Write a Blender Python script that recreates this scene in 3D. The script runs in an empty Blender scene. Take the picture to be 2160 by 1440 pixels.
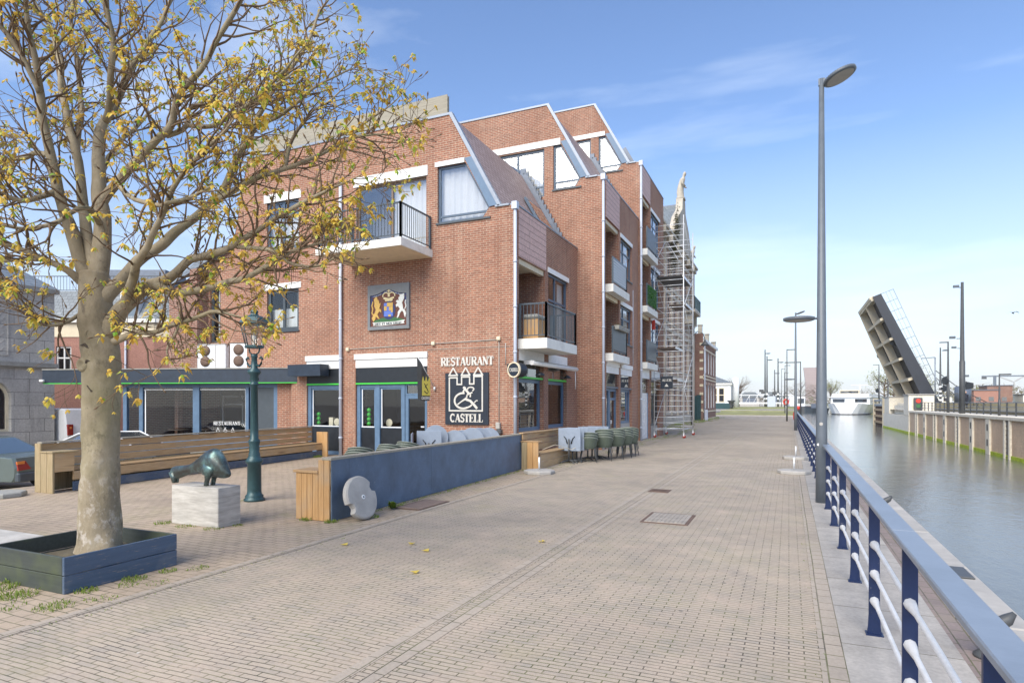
import bpy, bmesh, math, random
from mathutils import Vector, Matrix, noise
from mathutils.geometry import tessellate_polygon
SC = bpy.context.scene
COL = SC.collection
R = math.radians
V = Vector
random.seed(7)

# ---------------------------------------------------------------- mesh building
class MB:
    def __init__(s):
        s.v = []; s.f = []; s.sm = []
    def add(s, vs, fs, smooth=False, M=None):
        o = len(s.v)
        for p in vs:
            p = V(p)
            s.v.append(M @ p if M else p)
        for f in fs:
            s.f.append([o + i for i in f]); s.sm.append(smooth)
        return s
    def box(s, a, b, M=None):
        x0, x1 = sorted((a[0], b[0])); y0, y1 = sorted((a[1], b[1])); z0, z1 = sorted((a[2], b[2]))
        return s.add([(x0,y0,z0),(x1,y0,z0),(x1,y1,z0),(x0,y1,z0),(x0,y0,z1),(x1,y0,z1),(x1,y1,z1),(x0,y1,z1)],
                     [(0,3,2,1),(4,5,6,7),(0,1,5,4),(1,2,6,5),(2,3,7,6),(3,0,4,7)], M=M)
    def bbox(s, a, b, c=0.01, M=None):
        # box with chamfered edges
        x0, x1 = sorted((a[0], b[0])); y0, y1 = sorted((a[1], b[1])); z0, z1 = sorted((a[2], b[2]))
        bm = bmesh.new()
        vs = [bm.verts.new(p) for p in [(x0,y0,z0),(x1,y0,z0),(x1,y1,z0),(x0,y1,z0),(x0,y0,z1),(x1,y0,z1),(x1,y1,z1),(x0,y1,z1)]]
        for f in [(0,3,2,1),(4,5,6,7),(0,1,5,4),(1,2,6,5),(2,3,7,6),(3,0,4,7)]:
            bm.faces.new([vs[i] for i in f])
        bmesh.ops.bevel(bm, geom=bm.edges[:], offset=c, segments=1, affect='EDGES')
        bm.verts.index_update()
        s.add([v.co.copy() for v in bm.verts], [[v.index for v in f.verts] for f in bm.faces], M=M)
        bm.free(); return s
    def tube(s, p, q, r1, r2=None, n=8, caps=True, smooth=True):
        return s.path([p, q], [r1, r1 if r2 is None else r2], n, caps, smooth)
    def path(s, pts, rad, n=6, caps=True, smooth=True):
        pts = [V(p) for p in pts]
        if not hasattr(rad, '__len__'): rad = [rad] * len(pts)
        o = len(s.v); up = None
        for i, p in enumerate(pts):
            d = (pts[min(i+1, len(pts)-1)] - pts[max(i-1, 0)])
            if d.length < 1e-9: d = V((0,0,1))
            d.normalize()
            if up is None: up = V((0,0,1)) if abs(d.z) < .9 else V((1,0,0))
            a = d.cross(up)
            if a.length < 1e-6: a = d.cross(V((0,1,0)))
            a.normalize(); b = d.cross(a).normalized(); up = -b if False else up
            for k in range(n):
                t = 2*math.pi*k/n
                s.v.append(p + (a*math.cos(t) + b*math.sin(t)) * rad[i])
        for i in range(len(pts)-1):
            for k in range(n):
                k2 = (k+1) % n
                s.f.append([o+i*n+k, o+i*n+k2, o+(i+1)*n+k2, o+(i+1)*n+k]); s.sm.append(smooth)
        if caps:
            s.f.append([o+k for k in range(n)][::-1]); s.sm.append(False)
            e = o+(len(pts)-1)*n
            s.f.append([e+k for k in range(n)]); s.sm.append(False)
        return s
    def lathe(s, prof, c=(0,0,0), n=16, M=None, smooth=True):
        o = len(s.v); c = V(c)
        for r, z in prof:
            for k in range(n):
                t = 2*math.pi*(k+.5)/n
                p = c + V((r*math.cos(t), r*math.sin(t), z))
                s.v.append(M @ p if M else p)
        for i in range(len(prof)-1):
            for k in range(n):
                k2 = (k+1) % n
                s.f.append([o+i*n+k, o+i*n+k2, o+(i+1)*n+k2, o+(i+1)*n+k]); s.sm.append(smooth)
        s.f.append([o+k for k in range(n)][::-1]); s.sm.append(False)
        e = o+(len(prof)-1)*n
        s.f.append([e+k for k in range(n)]); s.sm.append(False)
        return s
    def prism(s, poly, fn, d0, d1):
        # poly: 2d outline, fn(a, b, d) -> point
        n = len(poly)
        vs = [fn(a, b, d0) for a, b in poly] + [fn(a, b, d1) for a, b in poly]
        fs = [list(range(n))[::-1], list(range(n, 2*n))] + [[i, (i+1) % n, n+(i+1) % n, n+i] for i in range(n)]
        return s.add(vs, fs)
    def loft(s, rings, smooth=True, caps=True):
        n = len(rings[0]); o = len(s.v)
        for r in rings: s.v.extend(V(p) for p in r)
        for i in range(len(rings)-1):
            for k in range(n):
                k2 = (k+1) % n
                s.f.append([o+i*n+k, o+i*n+k2, o+(i+1)*n+k2, o+(i+1)*n+k]); s.sm.append(smooth)
        if caps:
            s.f.append([o+k for k in range(n)][::-1]); s.sm.append(False)
            e = o+(len(rings)-1)*n
            s.f.append([e+k for k in range(n)]); s.sm.append(False)
        return s
    def ball(s, c, r, n=8, sc=(1,1,1), smooth=True, M=None):
        c = V(c); rings = []
        prof = [(max(.02, math.sin(math.pi*i/n)), -math.cos(math.pi*i/n)) for i in range(n+1)]
        o = len(s.v); m = n+4
        for a, z in prof:
            for k in range(m):
                t = 2*math.pi*k/m
                p = c + V((a*math.cos(t)*sc[0], a*math.sin(t)*sc[1], z*sc[2])) * r
                s.v.append(M @ p if M else p)
        for i in range(n):
            for k in range(m):
                k2 = (k+1) % m
                s.f.append([o+i*m+k, o+i*m+k2, o+(i+1)*m+k2, o+(i+1)*m+k]); s.sm.append(smooth)
        s.f.append([o+k for k in range(m)][::-1]); s.sm.append(smooth)
        s.f.append([o+n*m+k for k in range(m)]); s.sm.append(smooth)
        return s
    def build(s, name, mat, parent=None, local=False, **kw):
        me = bpy.data.meshes.new(name)
        off = V((0,0,0))
        if not local and s.v:
            if parent is None:
                xs = [v.x for v in s.v]; ys = [v.y for v in s.v]; zs = [v.z for v in s.v]
                off = V(((min(xs)+max(xs))/2, (min(ys)+max(ys))/2, min(zs)))
            else:
                root = parent
                while root.parent: root = root.parent
                off = V(root.location)
        me.from_pydata([v - off for v in s.v], [], s.f)
        me.polygons.foreach_set('use_smooth', s.sm)
        me.update()
        me.materials.append(mat)
        o = bpy.data.objects.new(name, me); COL.objects.link(o)
        if parent: o.parent = parent
        elif not local: o.location = off
        for k, w in kw.items(): o[k] = w
        return o

def thing(name, label, cat, loc=(0,0,0), rz=0, group=None):
    o = bpy.data.objects.new(name, None); COL.objects.link(o)
    o.empty_display_size = .2
    o.location = loc; o.rotation_euler = (0, 0, rz)
    o['label'] = label; o['category'] = cat
    if group: o['group'] = group
    return o
def tag(o, label, cat, group=None):
    o['label'] = label; o['category'] = cat
    if group: o['group'] = group
    return o
def copy_tree(o, parent=None):
    c = o.copy(); COL.objects.link(c)
    if parent: c.parent = parent
    for ch in list(o.children): copy_tree(ch, c)
    return c
def again(src, label, loc, rz=None, scale=None):
    c = copy_tree(src); c['label'] = label; c.location = loc
    if rz is not None: c.rotation_euler = (0, 0, rz)
    if scale: c.scale = (scale,)*3
    return c

class Pl:
    # vertical plane: o + u*U + z*Z + d*N
    def __init__(s, o, u, n): s.o, s.u, s.n = V(o), V(u).normalized(), V(n).normalized()
    def __call__(s, u, z, d=0): return s.o + s.u*u + V((0,0,z)) + s.n*d
    def box(s, mb, u0, u1, z0, z1, d0, d1):
        return mb.prism([(u0,z0),(u1,z0),(u1,z1),(u0,z1)], s, d0, d1)
def rect(u0, u1, z0, z1): return [(u0,z0),(u1,z0),(u1,z1),(u0,z1)]
def wall(mb, pl, outer, holes=(), reveal=.15, d=0):
    loops = [outer] + list(holes)
    tri = tessellate_polygon([[V((a, b, 0)) for a, b in l] for l in loops])
    flat = [p for l in loops for p in l]
    mb.add([pl(a, b, d) for a, b in flat], [list(t) for t in tri])
    for h in holes:
        n = len(h)
        for i in range(n):
            a, b = h[i], h[(i+1) % n]
            mb.add([pl(*a, d), pl(*b, d), pl(*b, d-reveal), pl(*a, d-reveal)], [(0,1,2,3)])
    return mb
FRONT = lambda y: Pl((0,y,0), (1,0,0), (0,-1,0))
SIDE = lambda x: Pl((x,0,0), (0,1,0), (1,0,0))

# ---------------------------------------------------------------- materials
class NT:
    def __init__(s, name):
        s.m = bpy.data.materials.new(name); s.m.use_nodes = True
        s.t = s.m.node_tree; s.n = s.t.nodes; s.n.clear()
        s.out = s.n.new('ShaderNodeOutputMaterial')
    def __call__(s, typ, **kw):
        n = s.n.new('ShaderNode' + typ)
        for k, v in kw.items():
            if k.startswith('i_'):
                key = k[2:]
                key = int(key) if key.isdigit() else key.replace('_', ' ')
                inp = n.inputs[key]
                if isinstance(v, bpy.types.NodeSocket): s.t.links.new(v, inp)
                else: inp.default_value = v
            else: setattr(n, k, v)
        return n
    def link(s, a, b): s.t.links.new(a, b)
    def math(s, op, a, b=0.0, c=None):
        n = s('Math', operation=op)
        for i, x in enumerate((a, b) if c is None else (a, b, c)):
            if isinstance(x, bpy.types.NodeSocket): s.link(x, n.inputs[i])
            else: n.inputs[i].default_value = x
        return n.outputs[0]
    def mix(s, fac, a, b, blend='MIX'):
        n = s('Mix', data_type='RGBA', blend_type=blend)
        for i, x in ((0, fac), (6, a), (7, b)):
            if isinstance(x, bpy.types.NodeSocket): s.link(x, n.inputs[i])
            else: n.inputs[i].default_value = x if i == 0 else c4(x)
        return n.outputs[2]
    def noise(s, vec, scale, detail=4, rough=.55):
        return s('TexNoise', i_Vector=vec, i_Scale=scale, i_Detail=detail, i_Roughness=rough).outputs[0]
    def ramp(s, fac, stops):
        n = s('ValToRGB', i_Fac=fac)
        e = n.color_ramp.elements
        while len(e) < len(stops): e.new(.5)
        for k, (p, c) in enumerate(stops):
            e[k].position = p; e[k].color = c4(c) if hasattr(c, '__len__') else (c, c, c, 1)
        return n.outputs[0]
    def bsdf(s, col, rough=.6, metal=0, bump=None, bs=.2, bd=.01, **kw):
        b = s('BsdfPrincipled', **kw)
        for k, x in (('Base Color', col), ('Roughness', rough), ('Metallic', metal)):
            if isinstance(x, bpy.types.NodeSocket): s.link(x, b.inputs[k])
            else: b.inputs[k].default_value = c4(x) if k == 'Base Color' else x
        if bump is not None:
            bn = s('Bump', i_Strength=bs, i_Distance=bd, i_Height=bump)
            s.link(bn.outputs[0], b.inputs['Normal'])
        s.link(b.outputs[0], s.out.inputs[0]); s.b = b
        return s.m
def c4(c): return (c[0], c[1], c[2], 1) if len(c) == 3 else tuple(c)
def sc(c, k): return tuple(x*k for x in c[:3])

def plain(name, col, rough=.55, metal=0, var=.25, nscale=6, bump=.15, spots=0, chips=0):
    m = NT(name); p = m('NewGeometry').outputs['Position']
    n = m.noise(p, nscale, 6, .65)
    lo, hi = sc(col, 1-var), tuple(min(1, x) for x in sc(col, 1+var))
    c = m.ramp(n, [(.25, lo), (.75, hi)])
    if spots:
        n3 = m.noise(p, nscale*.35, 7, .7)
        c = m.mix(m.math('MULTIPLY', m.ramp(n3, [(.5, 0.), (.68, 1.)]), spots), c, sc(col, .45))
    if chips: c = m.mix(m.math('MULTIPLY', m.ramp(m.noise(p, 26, 5, .7), [(.64, 0.), (.68, 1.)]), m.math('MULTIPLY', m.ramp(m.noise(p, 1.9, 4), [(.45, 0.), (.65, 1.)]), chips)), c, (.42,.40,.36))
    n2 = m.noise(p, nscale*9, 3)
    r = m.math('ADD', m.math('MULTIPLY', n, .25), rough-.12)
    return m.bsdf(c, r, metal, n2, bump, .004)

def wallvec(m):
    g = m('NewGeometry')
    s = m('SeparateXYZ', i_0=g.outputs['True Normal'])
    t = m('CombineXYZ', i_0=m.math('MULTIPLY', s.outputs[1], -1), i_1=s.outputs[0])
    t = m('VectorMath', operation='NORMALIZE', i_0=t.outputs[0]).outputs[0]
    u = m('VectorMath', operation='DOT_PRODUCT', i_0=g.outputs['Position'], i_1=t).outputs['Value']
    z = m('SeparateXYZ', i_0=g.outputs['Position']).outputs[2]
    return u, z, g.outputs['Position']
def brickmat(name, c1, c2, mortar, bw=.22, bh=.068, ms=.009, rough=.85, bs=.5, dark=None, stain=.3, vs=1.0):
    m = NT(name); u, z, p = wallvec(m)
    vec = m('CombineXYZ', i_0=u, i_1=m.math('MULTIPLY', z, vs)).outputs[0]
    wob = m.noise(p, 3, 2)
    t = m('TexBrick', i_Vector=vec, i_Color1=c4(c1), i_Color2=c4(c2), i_Mortar=c4(mortar), i_Scale=1., i_Mortar_Size=ms,
          i_Mortar_Smooth=.2, i_Bias=0., i_Brick_Width=bw, i_Row_Height=bh)
    t.offset = .5; t.squash = 1
    tb = m('TexBrick', i_Vector=vec, i_Color1=(0,0,0,1), i_Color2=(1,1,1,1), i_Mortar=(0,0,0,1), i_Scale=1., i_Mortar_Size=0., i_Bias=-.2, i_Brick_Width=bw, i_Row_Height=bh)
    tb.offset = .5
    n1 = m.noise(p, .7, 5, .6); n2 = m.noise(p, 14, 3); n3 = m.noise(m('VectorMath', operation='MULTIPLY', i_0=p, i_1=(2.2,2.2,.35)).outputs[0], 1.3, 6, .65)
    c = m.mix(1, t.outputs[0], m.ramp(n2, [(.25, .78), (.75, 1.2)]), 'MULTIPLY')
    c = m.mix(m.math('MULTIPLY', m.ramp(tb.outputs[0], [(.8, 0.), (.95, stain*1.3)]), m.math('SUBTRACT', 1, t.outputs[1])), c, sc(c2, .5))
    c = m.mix(m.math('MULTIPLY', m.ramp(n1, [(.38, 0.), (.72, 1.)]), stain), c, dark or sc(c1, .5))
    c = m.mix(m.math('MULTIPLY', m.ramp(n3, [(.55, 0.), (.75, 1.)]), stain*.8), c, mortar)
    n4 = m.noise(m('VectorMath', operation='MULTIPLY', i_0=p, i_1=(3.1,3.1,.22)).outputs[0], 1.1, 5, .7)
    c = m.mix(m.math('MULTIPLY', m.ramp(n4, [(.54, 0.), (.72, 1.)]), stain*.9), c, sc(c1, .42))
    return m.bsdf(c, rough, 0, m.math('SUBTRACT', 1, t.outputs[1]), bs, .006)

M = {}
M['brick'] = brickmat('red_brick', (.355,.152,.094), (.24,.102,.067), (.46,.36,.275), stain=.42)
M['brick_dark'] = brickmat('weathered_brick', (.27,.115,.08), (.19,.085,.065), (.40,.33,.27), stain=.45)
M['brick_pink'] = brickmat('pale_old_brick', (.50,.335,.265), (.42,.275,.215), (.54,.46,.38), stain=.3)
M['brick_house'] = brickmat('smooth_red_brick', (.37,.185,.145), (.33,.16,.125), (.42,.24,.19), stain=.15)
M['stone_block'] = brickmat('grey_ashlar', (.54,.525,.49), (.47,.46,.435), (.2,.195,.185), bw=1.15, bh=.56, ms=.012, stain=.5, dark=(.17,.17,.165), bs=.35)
M['tile'] = brickmat('rosy_roof_tile', (.46,.35,.325), (.36,.265,.245), (.12,.065,.055), bw=.24, bh=.16, ms=.012, rough=.6, stain=.35, dark=(.13,.09,.075), bs=.9, vs=1.15)
M['slate'] = brickmat('grey_slate', (.22,.25,.27), (.17,.195,.215), (.06,.07,.08), bw=.3, bh=.22, ms=.012, rough=.5, stain=.25, bs=.7, vs=1.15)
M['panel_pink'] = brickmat('pink_cladding', (.62,.42,.375), (.58,.385,.345), (.20,.12,.10), bw=9, bh=.19, ms=.009, rough=.6, stain=.12, bs=.6)
M['white'] = plain('white_paint', (.78,.79,.79), .45, var=.06, spots=.15)
M['cream'] = plain('cream_paint', (.72,.63,.46), .6, var=.1, spots=.2)
M['conc_w'] = plain('painted_concrete', (.74,.74,.70), .7, var=.12, nscale=3, spots=.3)
M['soffit'] = plain('balcony_soffit', (.66,.56,.40), .8, var=.1)
M['blueframe'] = plain('blue_grey_paint', (.075,.115,.17), .4, var=.15)
M['blueframe2'] = plain('mid_blue_paint', (.10,.17,.27), .4, var=.15)
M['darkframe'] = plain('dark_frame', (.055,.07,.085), .4, var=.15)
M['brown'] = plain('brown_frame', (.16,.115,.09), .5, var=.15)
M['black'] = plain('black_panel', (.014,.018,.024), .35, var=.3)
M['navy'] = plain('navy_fascia', (.02,.033,.055), .45, var=.25)
M['rail'] = plain('anthracite_rail', (.05,.07,.09), .4, var=.15)
M['zinc'] = plain('zinc', (.25,.285,.34), .4, .35, var=.15)
M['lead'] = plain('lead_flashing', (.14,.165,.21), .45, .3, var=.2)
M['pipe'] = plain('grey_downpipe', (.50,.55,.65), .45, .1, var=.08)
M['green_led'] = plain('bright_green_strip', (.06,.55,.06), .4, var=.05)
M['alu'] = plain('aluminium', (.72,.74,.76), .35, .35, var=.1)
M['grey_post'] = plain('grey_post_paint', (.115,.135,.16), .42, .0, var=.12)
M['dark_post'] = plain('dark_post_paint', (.07,.075,.08), .5, .0, var=.15)
M['navy_rail'] = plain('navy_rail_paint', (.007,.02,.075), .38, spots=.3, chips=.35, var=.15)
M['rail_top'] = plain('pale_blue_handrail', (.21,.25,.305), .36, .1, var=.22, nscale=3, spots=.3)
M['white_rail'] = plain('white_rail_paint', (.72,.72,.71), .4, var=.1, nscale=14, spots=.3)
M['lamp_green'] = plain('green_iron', (.03,.075,.085), .35, .2, var=.25)
M['concrete'] = plain('concrete', (.40,.385,.36), .85, var=.16, nscale=4, bump=.5, spots=.25)
M['concrete_d'] = plain('old_concrete', (.30,.30,.28), .85, var=.2, nscale=5, bump=.5, spots=.4)
M['bark'] = None
M['rust'] = plain('rusty_steel', (.15,.10,.075), .75, .2, var=.3)
M['red'] = plain('red_plastic', (.62,.05,.03), .4, var=.1)
M['orange'] = plain('orange_lamp', (.70,.22,.04), .3, var=.1)
M['redglass'] = plain('red_lamp_glass', (.30,.03,.02), .2, var=.1)
M['tyre'] = plain('tyre_rubber', (.02,.02,.02), .8, var=.2)
M['rattan'] = plain('green_wicker', (.085,.11,.085), .6, var=.3, nscale=60, bump=.8)
M['rattan_rim'] = plain('pale_wicker_rim', (.27,.30,.26), .6, var=.15)
M['table_top'] = plain('pale_blue_tabletop', (.25,.30,.38), .4, var=.12, nscale=4)
M['car'] = plain('car_paint', (.13,.165,.16), .22, .3, var=.06)
M['van'] = plain('van_paint', (.74,.76,.78), .25, .0, var=.04)
M['emb_grey'] = plain('emblem_frame', (.19,.205,.22), .6, var=.15)
M['emb_brown'] = plain('emblem_brown', (.13,.04,.022), .5, var=.35, nscale=20)
M['emb_blue'] = plain('emblem_blue', (.025,.035,.13), .5, var=.3, nscale=25)
M['emb_lblue'] = plain('emblem_light_blue', (.12,.2,.62), .5, var=.2, nscale=25)
M['emb_gold'] = plain('emblem_gold', (.62,.40,.10), .5, var=.3, nscale=30)
M['emb_pale'] = plain('emblem_pale_gold', (.72,.62,.36), .5, var=.25, nscale=30)
M['emb_white'] = plain('emblem_white', (.72,.74,.70), .5, var=.15, nscale=30)
M['emb_green'] = plain('emblem_green', (.04,.14,.05), .6, var=.3, nscale=20)
M['sign_navy'] = plain('sign_navy', (.012,.02,.035), .45, var=.2)
M['sign_silver'] = plain('sign_silver', (.62,.60,.55), .4, .2, var=.08)
M['yellow'] = plain('flag_yellow', (.70,.62,.12), .6, var=.1)
M['flagcloth'] = plain('grey_flag_cloth', (.07,.075,.075), .8, var=.2)
M['curtain'] = plain('white_curtain', (.60,.60,.59), .9, var=.08, nscale=2)
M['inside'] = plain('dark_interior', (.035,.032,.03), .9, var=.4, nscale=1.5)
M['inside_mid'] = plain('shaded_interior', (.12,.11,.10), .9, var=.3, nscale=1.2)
M['brick_moss'] = plain('soil', (.10,.085,.055), .95, var=.4, nscale=8, bump=.8)

def glass(name, tint=(.86,.9,.92), base=.10, dark=None):
    m = NT(name); p = m('NewGeometry').outputs['Position']
    bn = m('Bump', i_Strength=.04, i_Distance=.05, i_Height=m.noise(p, .9, 2))
    g = m('BsdfGlossy', i_Color=(.95,.97,1,1), i_Roughness=.015, i_Normal=bn.outputs[0])
    t = m('BsdfTransparent', i_Color=c4(tint)) if dark is None else m('BsdfDiffuse', i_Color=c4(dark))
    gm = m('NewGeometry')
    ct = m.math('ABSOLUTE', m('VectorMath', operation='DOT_PRODUCT', i_0=bn.outputs[0], i_1=gm.outputs['Incoming']).outputs['Value'])
    fr = m.math('ADD', .04, m.math('MULTIPLY', .96, m.math('POWER', m.math('SUBTRACT', 1, m.math('MINIMUM', ct, 1)), 5)))
    mx = m('MixShader', i_0=m.math('MINIMUM', m.math('ADD', fr, base), 1), i_1=t.outputs[0], i_2=g.outputs[0])
    m.link(mx.outputs[0], m.out.inputs[0]); return m.m
M['glass'] = glass('window_glass', base=.04)
M['glass_dark'] = glass('distant_window_glass', base=.22, dark=(.03,.035,.04))
M['glass_lamp'] = glass('lantern_glass', tint=(.93,.93,.90), base=.05)
M['glass_sky'] = glass('sky_reflecting_glass', tint=(.94,.95,.95), base=.16)

def woodmat(name, c, c2, axis, plank=.0, rough=.7, moss=0, chip=0):
    m = NT(name); p = m('NewGeometry').outputs['Position']
    st = {'x': (.5,9,9), 'y': (9,.5,9), 'z': (9,9,.6)}[axis]
    q = m('VectorMath', operation='MULTIPLY', i_0=p, i_1=st).outputs[0]
    n = m.noise(q, 3.2, 6, .65); n2 = m.noise(p, 2.2, 4)
    col = m.ramp(n, [(.3, c2), (.7, c)])
    isl = m('NewGeometry').outputs['Random Per Island']
    col = m.mix(1, col, m.ramp(isl, [(0, .74), (1, 1.14)]), 'MULTIPLY')
    kn = m('TexVoronoi', i_Vector=q, i_Scale=.55).outputs[0]
    col = m.mix(m.ramp(kn, [(.06, 1.), (.16, 0.)]), col, sc(c2, .5))
    col = m.mix(m.math('MULTIPLY', m.ramp(n2, [(.5, 0.), (.75, 1.)]), .4), col, (.33,.31,.26) if not moss else (.13,.16,.05))
    if chip: col = m.mix(m.math('MULTIPLY', m.ramp(m.noise(q, 11, 5, .7), [(.60, 0.), (.66, 1.)]), chip), col, (.34,.27,.19))
    return m.bsdf(col, rough, 0, n, .35, .006)
M['wood_y'] = woodmat('softwood_plank_length', (.54,.38,.21), (.40,.26,.13), 'y')
M['wood_x'] = woodmat('softwood_plank_cross', (.50,.33,.17), (.36,.215,.10), 'x')
M['wood_z'] = woodmat('softwood_upright', (.56,.34,.15), (.40,.22,.085), 'z')
M['wood_old'] = woodmat('mossy_upright', (.42,.33,.20), (.27,.20,.10), 'z', moss=1)
M['wood_grey'] = woodmat('weathered_fence_board', (.40,.37,.30), (.26,.24,.19), 'x')
M['ply_blue'] = plain('blue_grey_plywood', (.10,.15,.225), .55, var=.3, nscale=2.5, spots=.3, chips=.8)
M['planter_blue'] = woodmat('blue_painted_board', (.07,.115,.19), (.05,.085,.145), 'y', rough=.45, chip=.7)
M['planter_shade'] = woodmat('shaded_mossy_board', (.055,.065,.06), (.035,.045,.04), 'x', rough=.6, moss=1)  # shade of the sides away from the canal put into the colour, plus moss

def bronze():
    m = NT('patinated_bronze'); p = m('NewGeometry').outputs['Position']
    n = m.noise(p, 5, 6, .65)
    c = m.ramp(n, [(.30, (.045,.036,.03)), (.5, (.075,.095,.092)), (.64, (.14,.24,.235)), (.8, (.32,.45,.44))])
    return m.bsdf(c, .3, .55, n, .2, .01)
M['bronze'] = bronze()
def travertine():
    m = NT('travertine'); p = m('NewGeometry').outputs['Position']
    q = m('VectorMath', operation='MULTIPLY', i_0=p, i_1=(1.2,1.2,9)).outputs[0]
    n = m.noise(q, 2.2, 7, .7); n2 = m.noise(p, 1.6, 4)
    c = m.ramp(n, [(.3, (.32,.30,.27)), (.55, (.50,.48,.44)), (.75, (.62,.60,.56))])
    c = m.mix(m.math('MULTIPLY', m.ramp(n2, [(.45, 0.), (.75, 1.)]), .45), c, (.25,.25,.24))
    return m.bsdf(c, .7, 0, n, .25, .006)
M['travertine'] = travertine()
def barkmat():
    m = NT('smooth_grey_bark'); p = m('NewGeometry').outputs['Position']
    q = m('VectorMath', operation='MULTIPLY', i_0=p, i_1=(1,1,.75)).outputs[0]
    n = m.noise(q, 2.6, 8, .68); n2 = m.noise(q, 13, 5, .7); v = m('TexVoronoi', i_Vector=q, i_Scale=17., feature='DISTANCE_TO_EDGE').outputs[0]
    z = m('SeparateXYZ', i_0=p).outputs[2]
    c = m.ramp(n, [(.28, (.165,.135,.085)), (.5, (.28,.232,.158)), (.68, (.38,.325,.235))])
    low = m.math('SUBTRACT', 1, m.math('MULTIPLY', m.math('SUBTRACT', z, .3), .75))
    fl = m.math('MULTIPLY', m.ramp(n2, [(.52, 0.), (.64, 1.)]), m.math('MINIMUM', m.math('MAXIMUM', low, .1), .9))
    c = m.mix(fl, c, (.47,.42,.36))
    dk = m.math('MULTIPLY', m.ramp(m.noise(q, 7, 6, .75), [(.56, 0.), (.66, 1.)]), .7)
    c = m.mix(dk, c, (.075,.06,.045))
    c = m.mix(m.math('MULTIPLY', m.ramp(m.noise(p, 1.1, 3), [(.45, 0.), (.7, 1.)]), .35), c, (.19,.19,.075))
    return m.bsdf(c, .85, 0, m.math('ADD', n2, m.math('MULTIPLY', v, .35)), .5, .016)
M['bark'] = barkmat()
M['twig'] = plain('twig_bark', (.15,.10,.06), .8, var=.3, nscale=9)
def leafmat(name, stops, trans=.45):
    m = NT(name); r = m('NewGeometry').outputs['Random Per Island']
    c = m.ramp(r, stops)
    d = m('BsdfPrincipled', i_Base_Color=c, i_Roughness=.5)
    t = m('BsdfTranslucent', i_Color=c)
    mx = m('MixShader', i_0=trans, i_1=d.outputs[0], i_2=t.outputs[0])
    m.link(mx.outputs[0], m.out.inputs[0]); return m.m
M['leaf'] = leafmat('young_chestnut_leaf', [(0, (.58,.35,.06)), (.3, (.78,.54,.10)), (.65, (.76,.61,.12)), (.88, (.52,.56,.10)), (1, (.20,.44,.04))])
M['grass'] = leafmat('weed_green', [(0, (.14,.22,.03)), (.5, (.20,.30,.04)), (1, (.30,.34,.08))])
M['hedge'] = leafmat('green_leaf_screen', [(0, (.02,.10,.015)), (.5, (.05,.20,.03)), (1, (.12,.32,.05))])
M['far_leaf'] = leafmat('distant_spring_twigs', [(0, (.17,.135,.09)), (.6, (.24,.20,.12)), (1, (.24,.25,.10))])
M['far_green'] = leafmat('distant_spring_leaf', [(0, (.24,.27,.07)), (.6, (.32,.34,.09)), (1, (.28,.24,.10))])
M['ivy'] = leafmat('dry_climber', [(0, (.05,.06,.02)), (.6, (.10,.09,.04)), (1, (.14,.12,.05))])

def paving(name, c1, c2, c3, bw, bh, ms, moss=.3, rough=.75, rot=False):
    m = NT(name); p = m('NewGeometry').outputs['Position']
    s = m('SeparateXYZ', i_0=p)
    wob = m.noise(p, .55, 2)
    wv = m.math('MULTIPLY', m.math('SUBTRACT', wob, .5), .02 if rot else .16)
    x, y = (s.outputs[1], s.outputs[0]) if rot else (s.outputs[0], s.outputs[1])
    vec = m('CombineXYZ', i_0=x, i_1=m.math('ADD', y, wv)).outputs[0]
    mort = m.mix(m.ramp(m.noise(p, 1.7, 5, .7), [(.4, 0.), (.62, 1.)]), (.085,.073,.057), (.14,.145,.06))
    t = m('TexBrick', i_Vector=vec, i_Color1=c4(c1), i_Color2=c4(c2), i_Mortar=mort, i_Scale=1., i_Mortar_Size=ms, i_Mortar_Smooth=.25, i_Bias=-.1, i_Brick_Width=bw, i_Row_Height=bh)
    t.offset = .5
    t2 = m('TexBrick', i_Vector=vec, i_Color1=(0,0,0,1), i_Color2=(1,1,1,1), i_Mortar=(.5,.5,.5,1), i_Scale=1., i_Mortar_Size=0., i_Bias=.15, i_Brick_Width=bw, i_Row_Height=bh)
    t2.offset = .5
    big = m.noise(p, .23, 4, .6); mid = m.noise(p, 2.3, 5, .65); fine = m.noise(p, 40, 3)
    c = m.mix(m.math('MULTIPLY', t2.outputs[0], m.ramp(mid, [(.4, 0.), (.7, .8)])), t.outputs[0], c3)
    c = m.mix(1, c, m.ramp(big, [(.3, .86), (.7, 1.12)]), 'MULTIPLY')
    c = m.mix(1, c, m.ramp(fine, [(.2, .86), (.8, 1.13)]), 'MULTIPLY')
    mo = m.math('MULTIPLY', m.ramp(m.noise(p, .9, 6, .7), [(.56, 0.), (.72, 1.)]), moss)
    c = m.mix(mo, c, (.30,.27,.15))
    st = m.math('MULTIPLY', m.ramp(m.noise(p, .42, 7, .7), [(.52, 0.), (.66, 1.)]), .42)
    c = m.mix(st, c, sc(c2, .62))
    gum = m('TexVoronoi', i_Vector=p, i_Scale=2.3).outputs[0]
    c = m.mix(m.ramp(gum, [(.035, .75), (.06, 0.)]), c, (.13,.12,.105))
    g2 = m('TexVoronoi', i_Vector=m('VectorMath', operation='ADD', i_0=p, i_1=(3.3,7.7,0)).outputs[0], i_Scale=1.4).outputs[0]
    c = m.mix(m.ramp(g2, [(.014, .8), (.022, 0.)]), c, (.7,.69,.66))
    h = m.math('ADD', m.math('SUBTRACT', 1, t.outputs[1]), m.math('MULTIPLY', fine, .2))
    return m.bsdf(c, rough, 0, h, .5, .006)
M['street'] = paving('street_clinker', (.43,.362,.285), (.34,.30,.252), (.50,.395,.305), .2, .053, .0052, .42)
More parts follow.
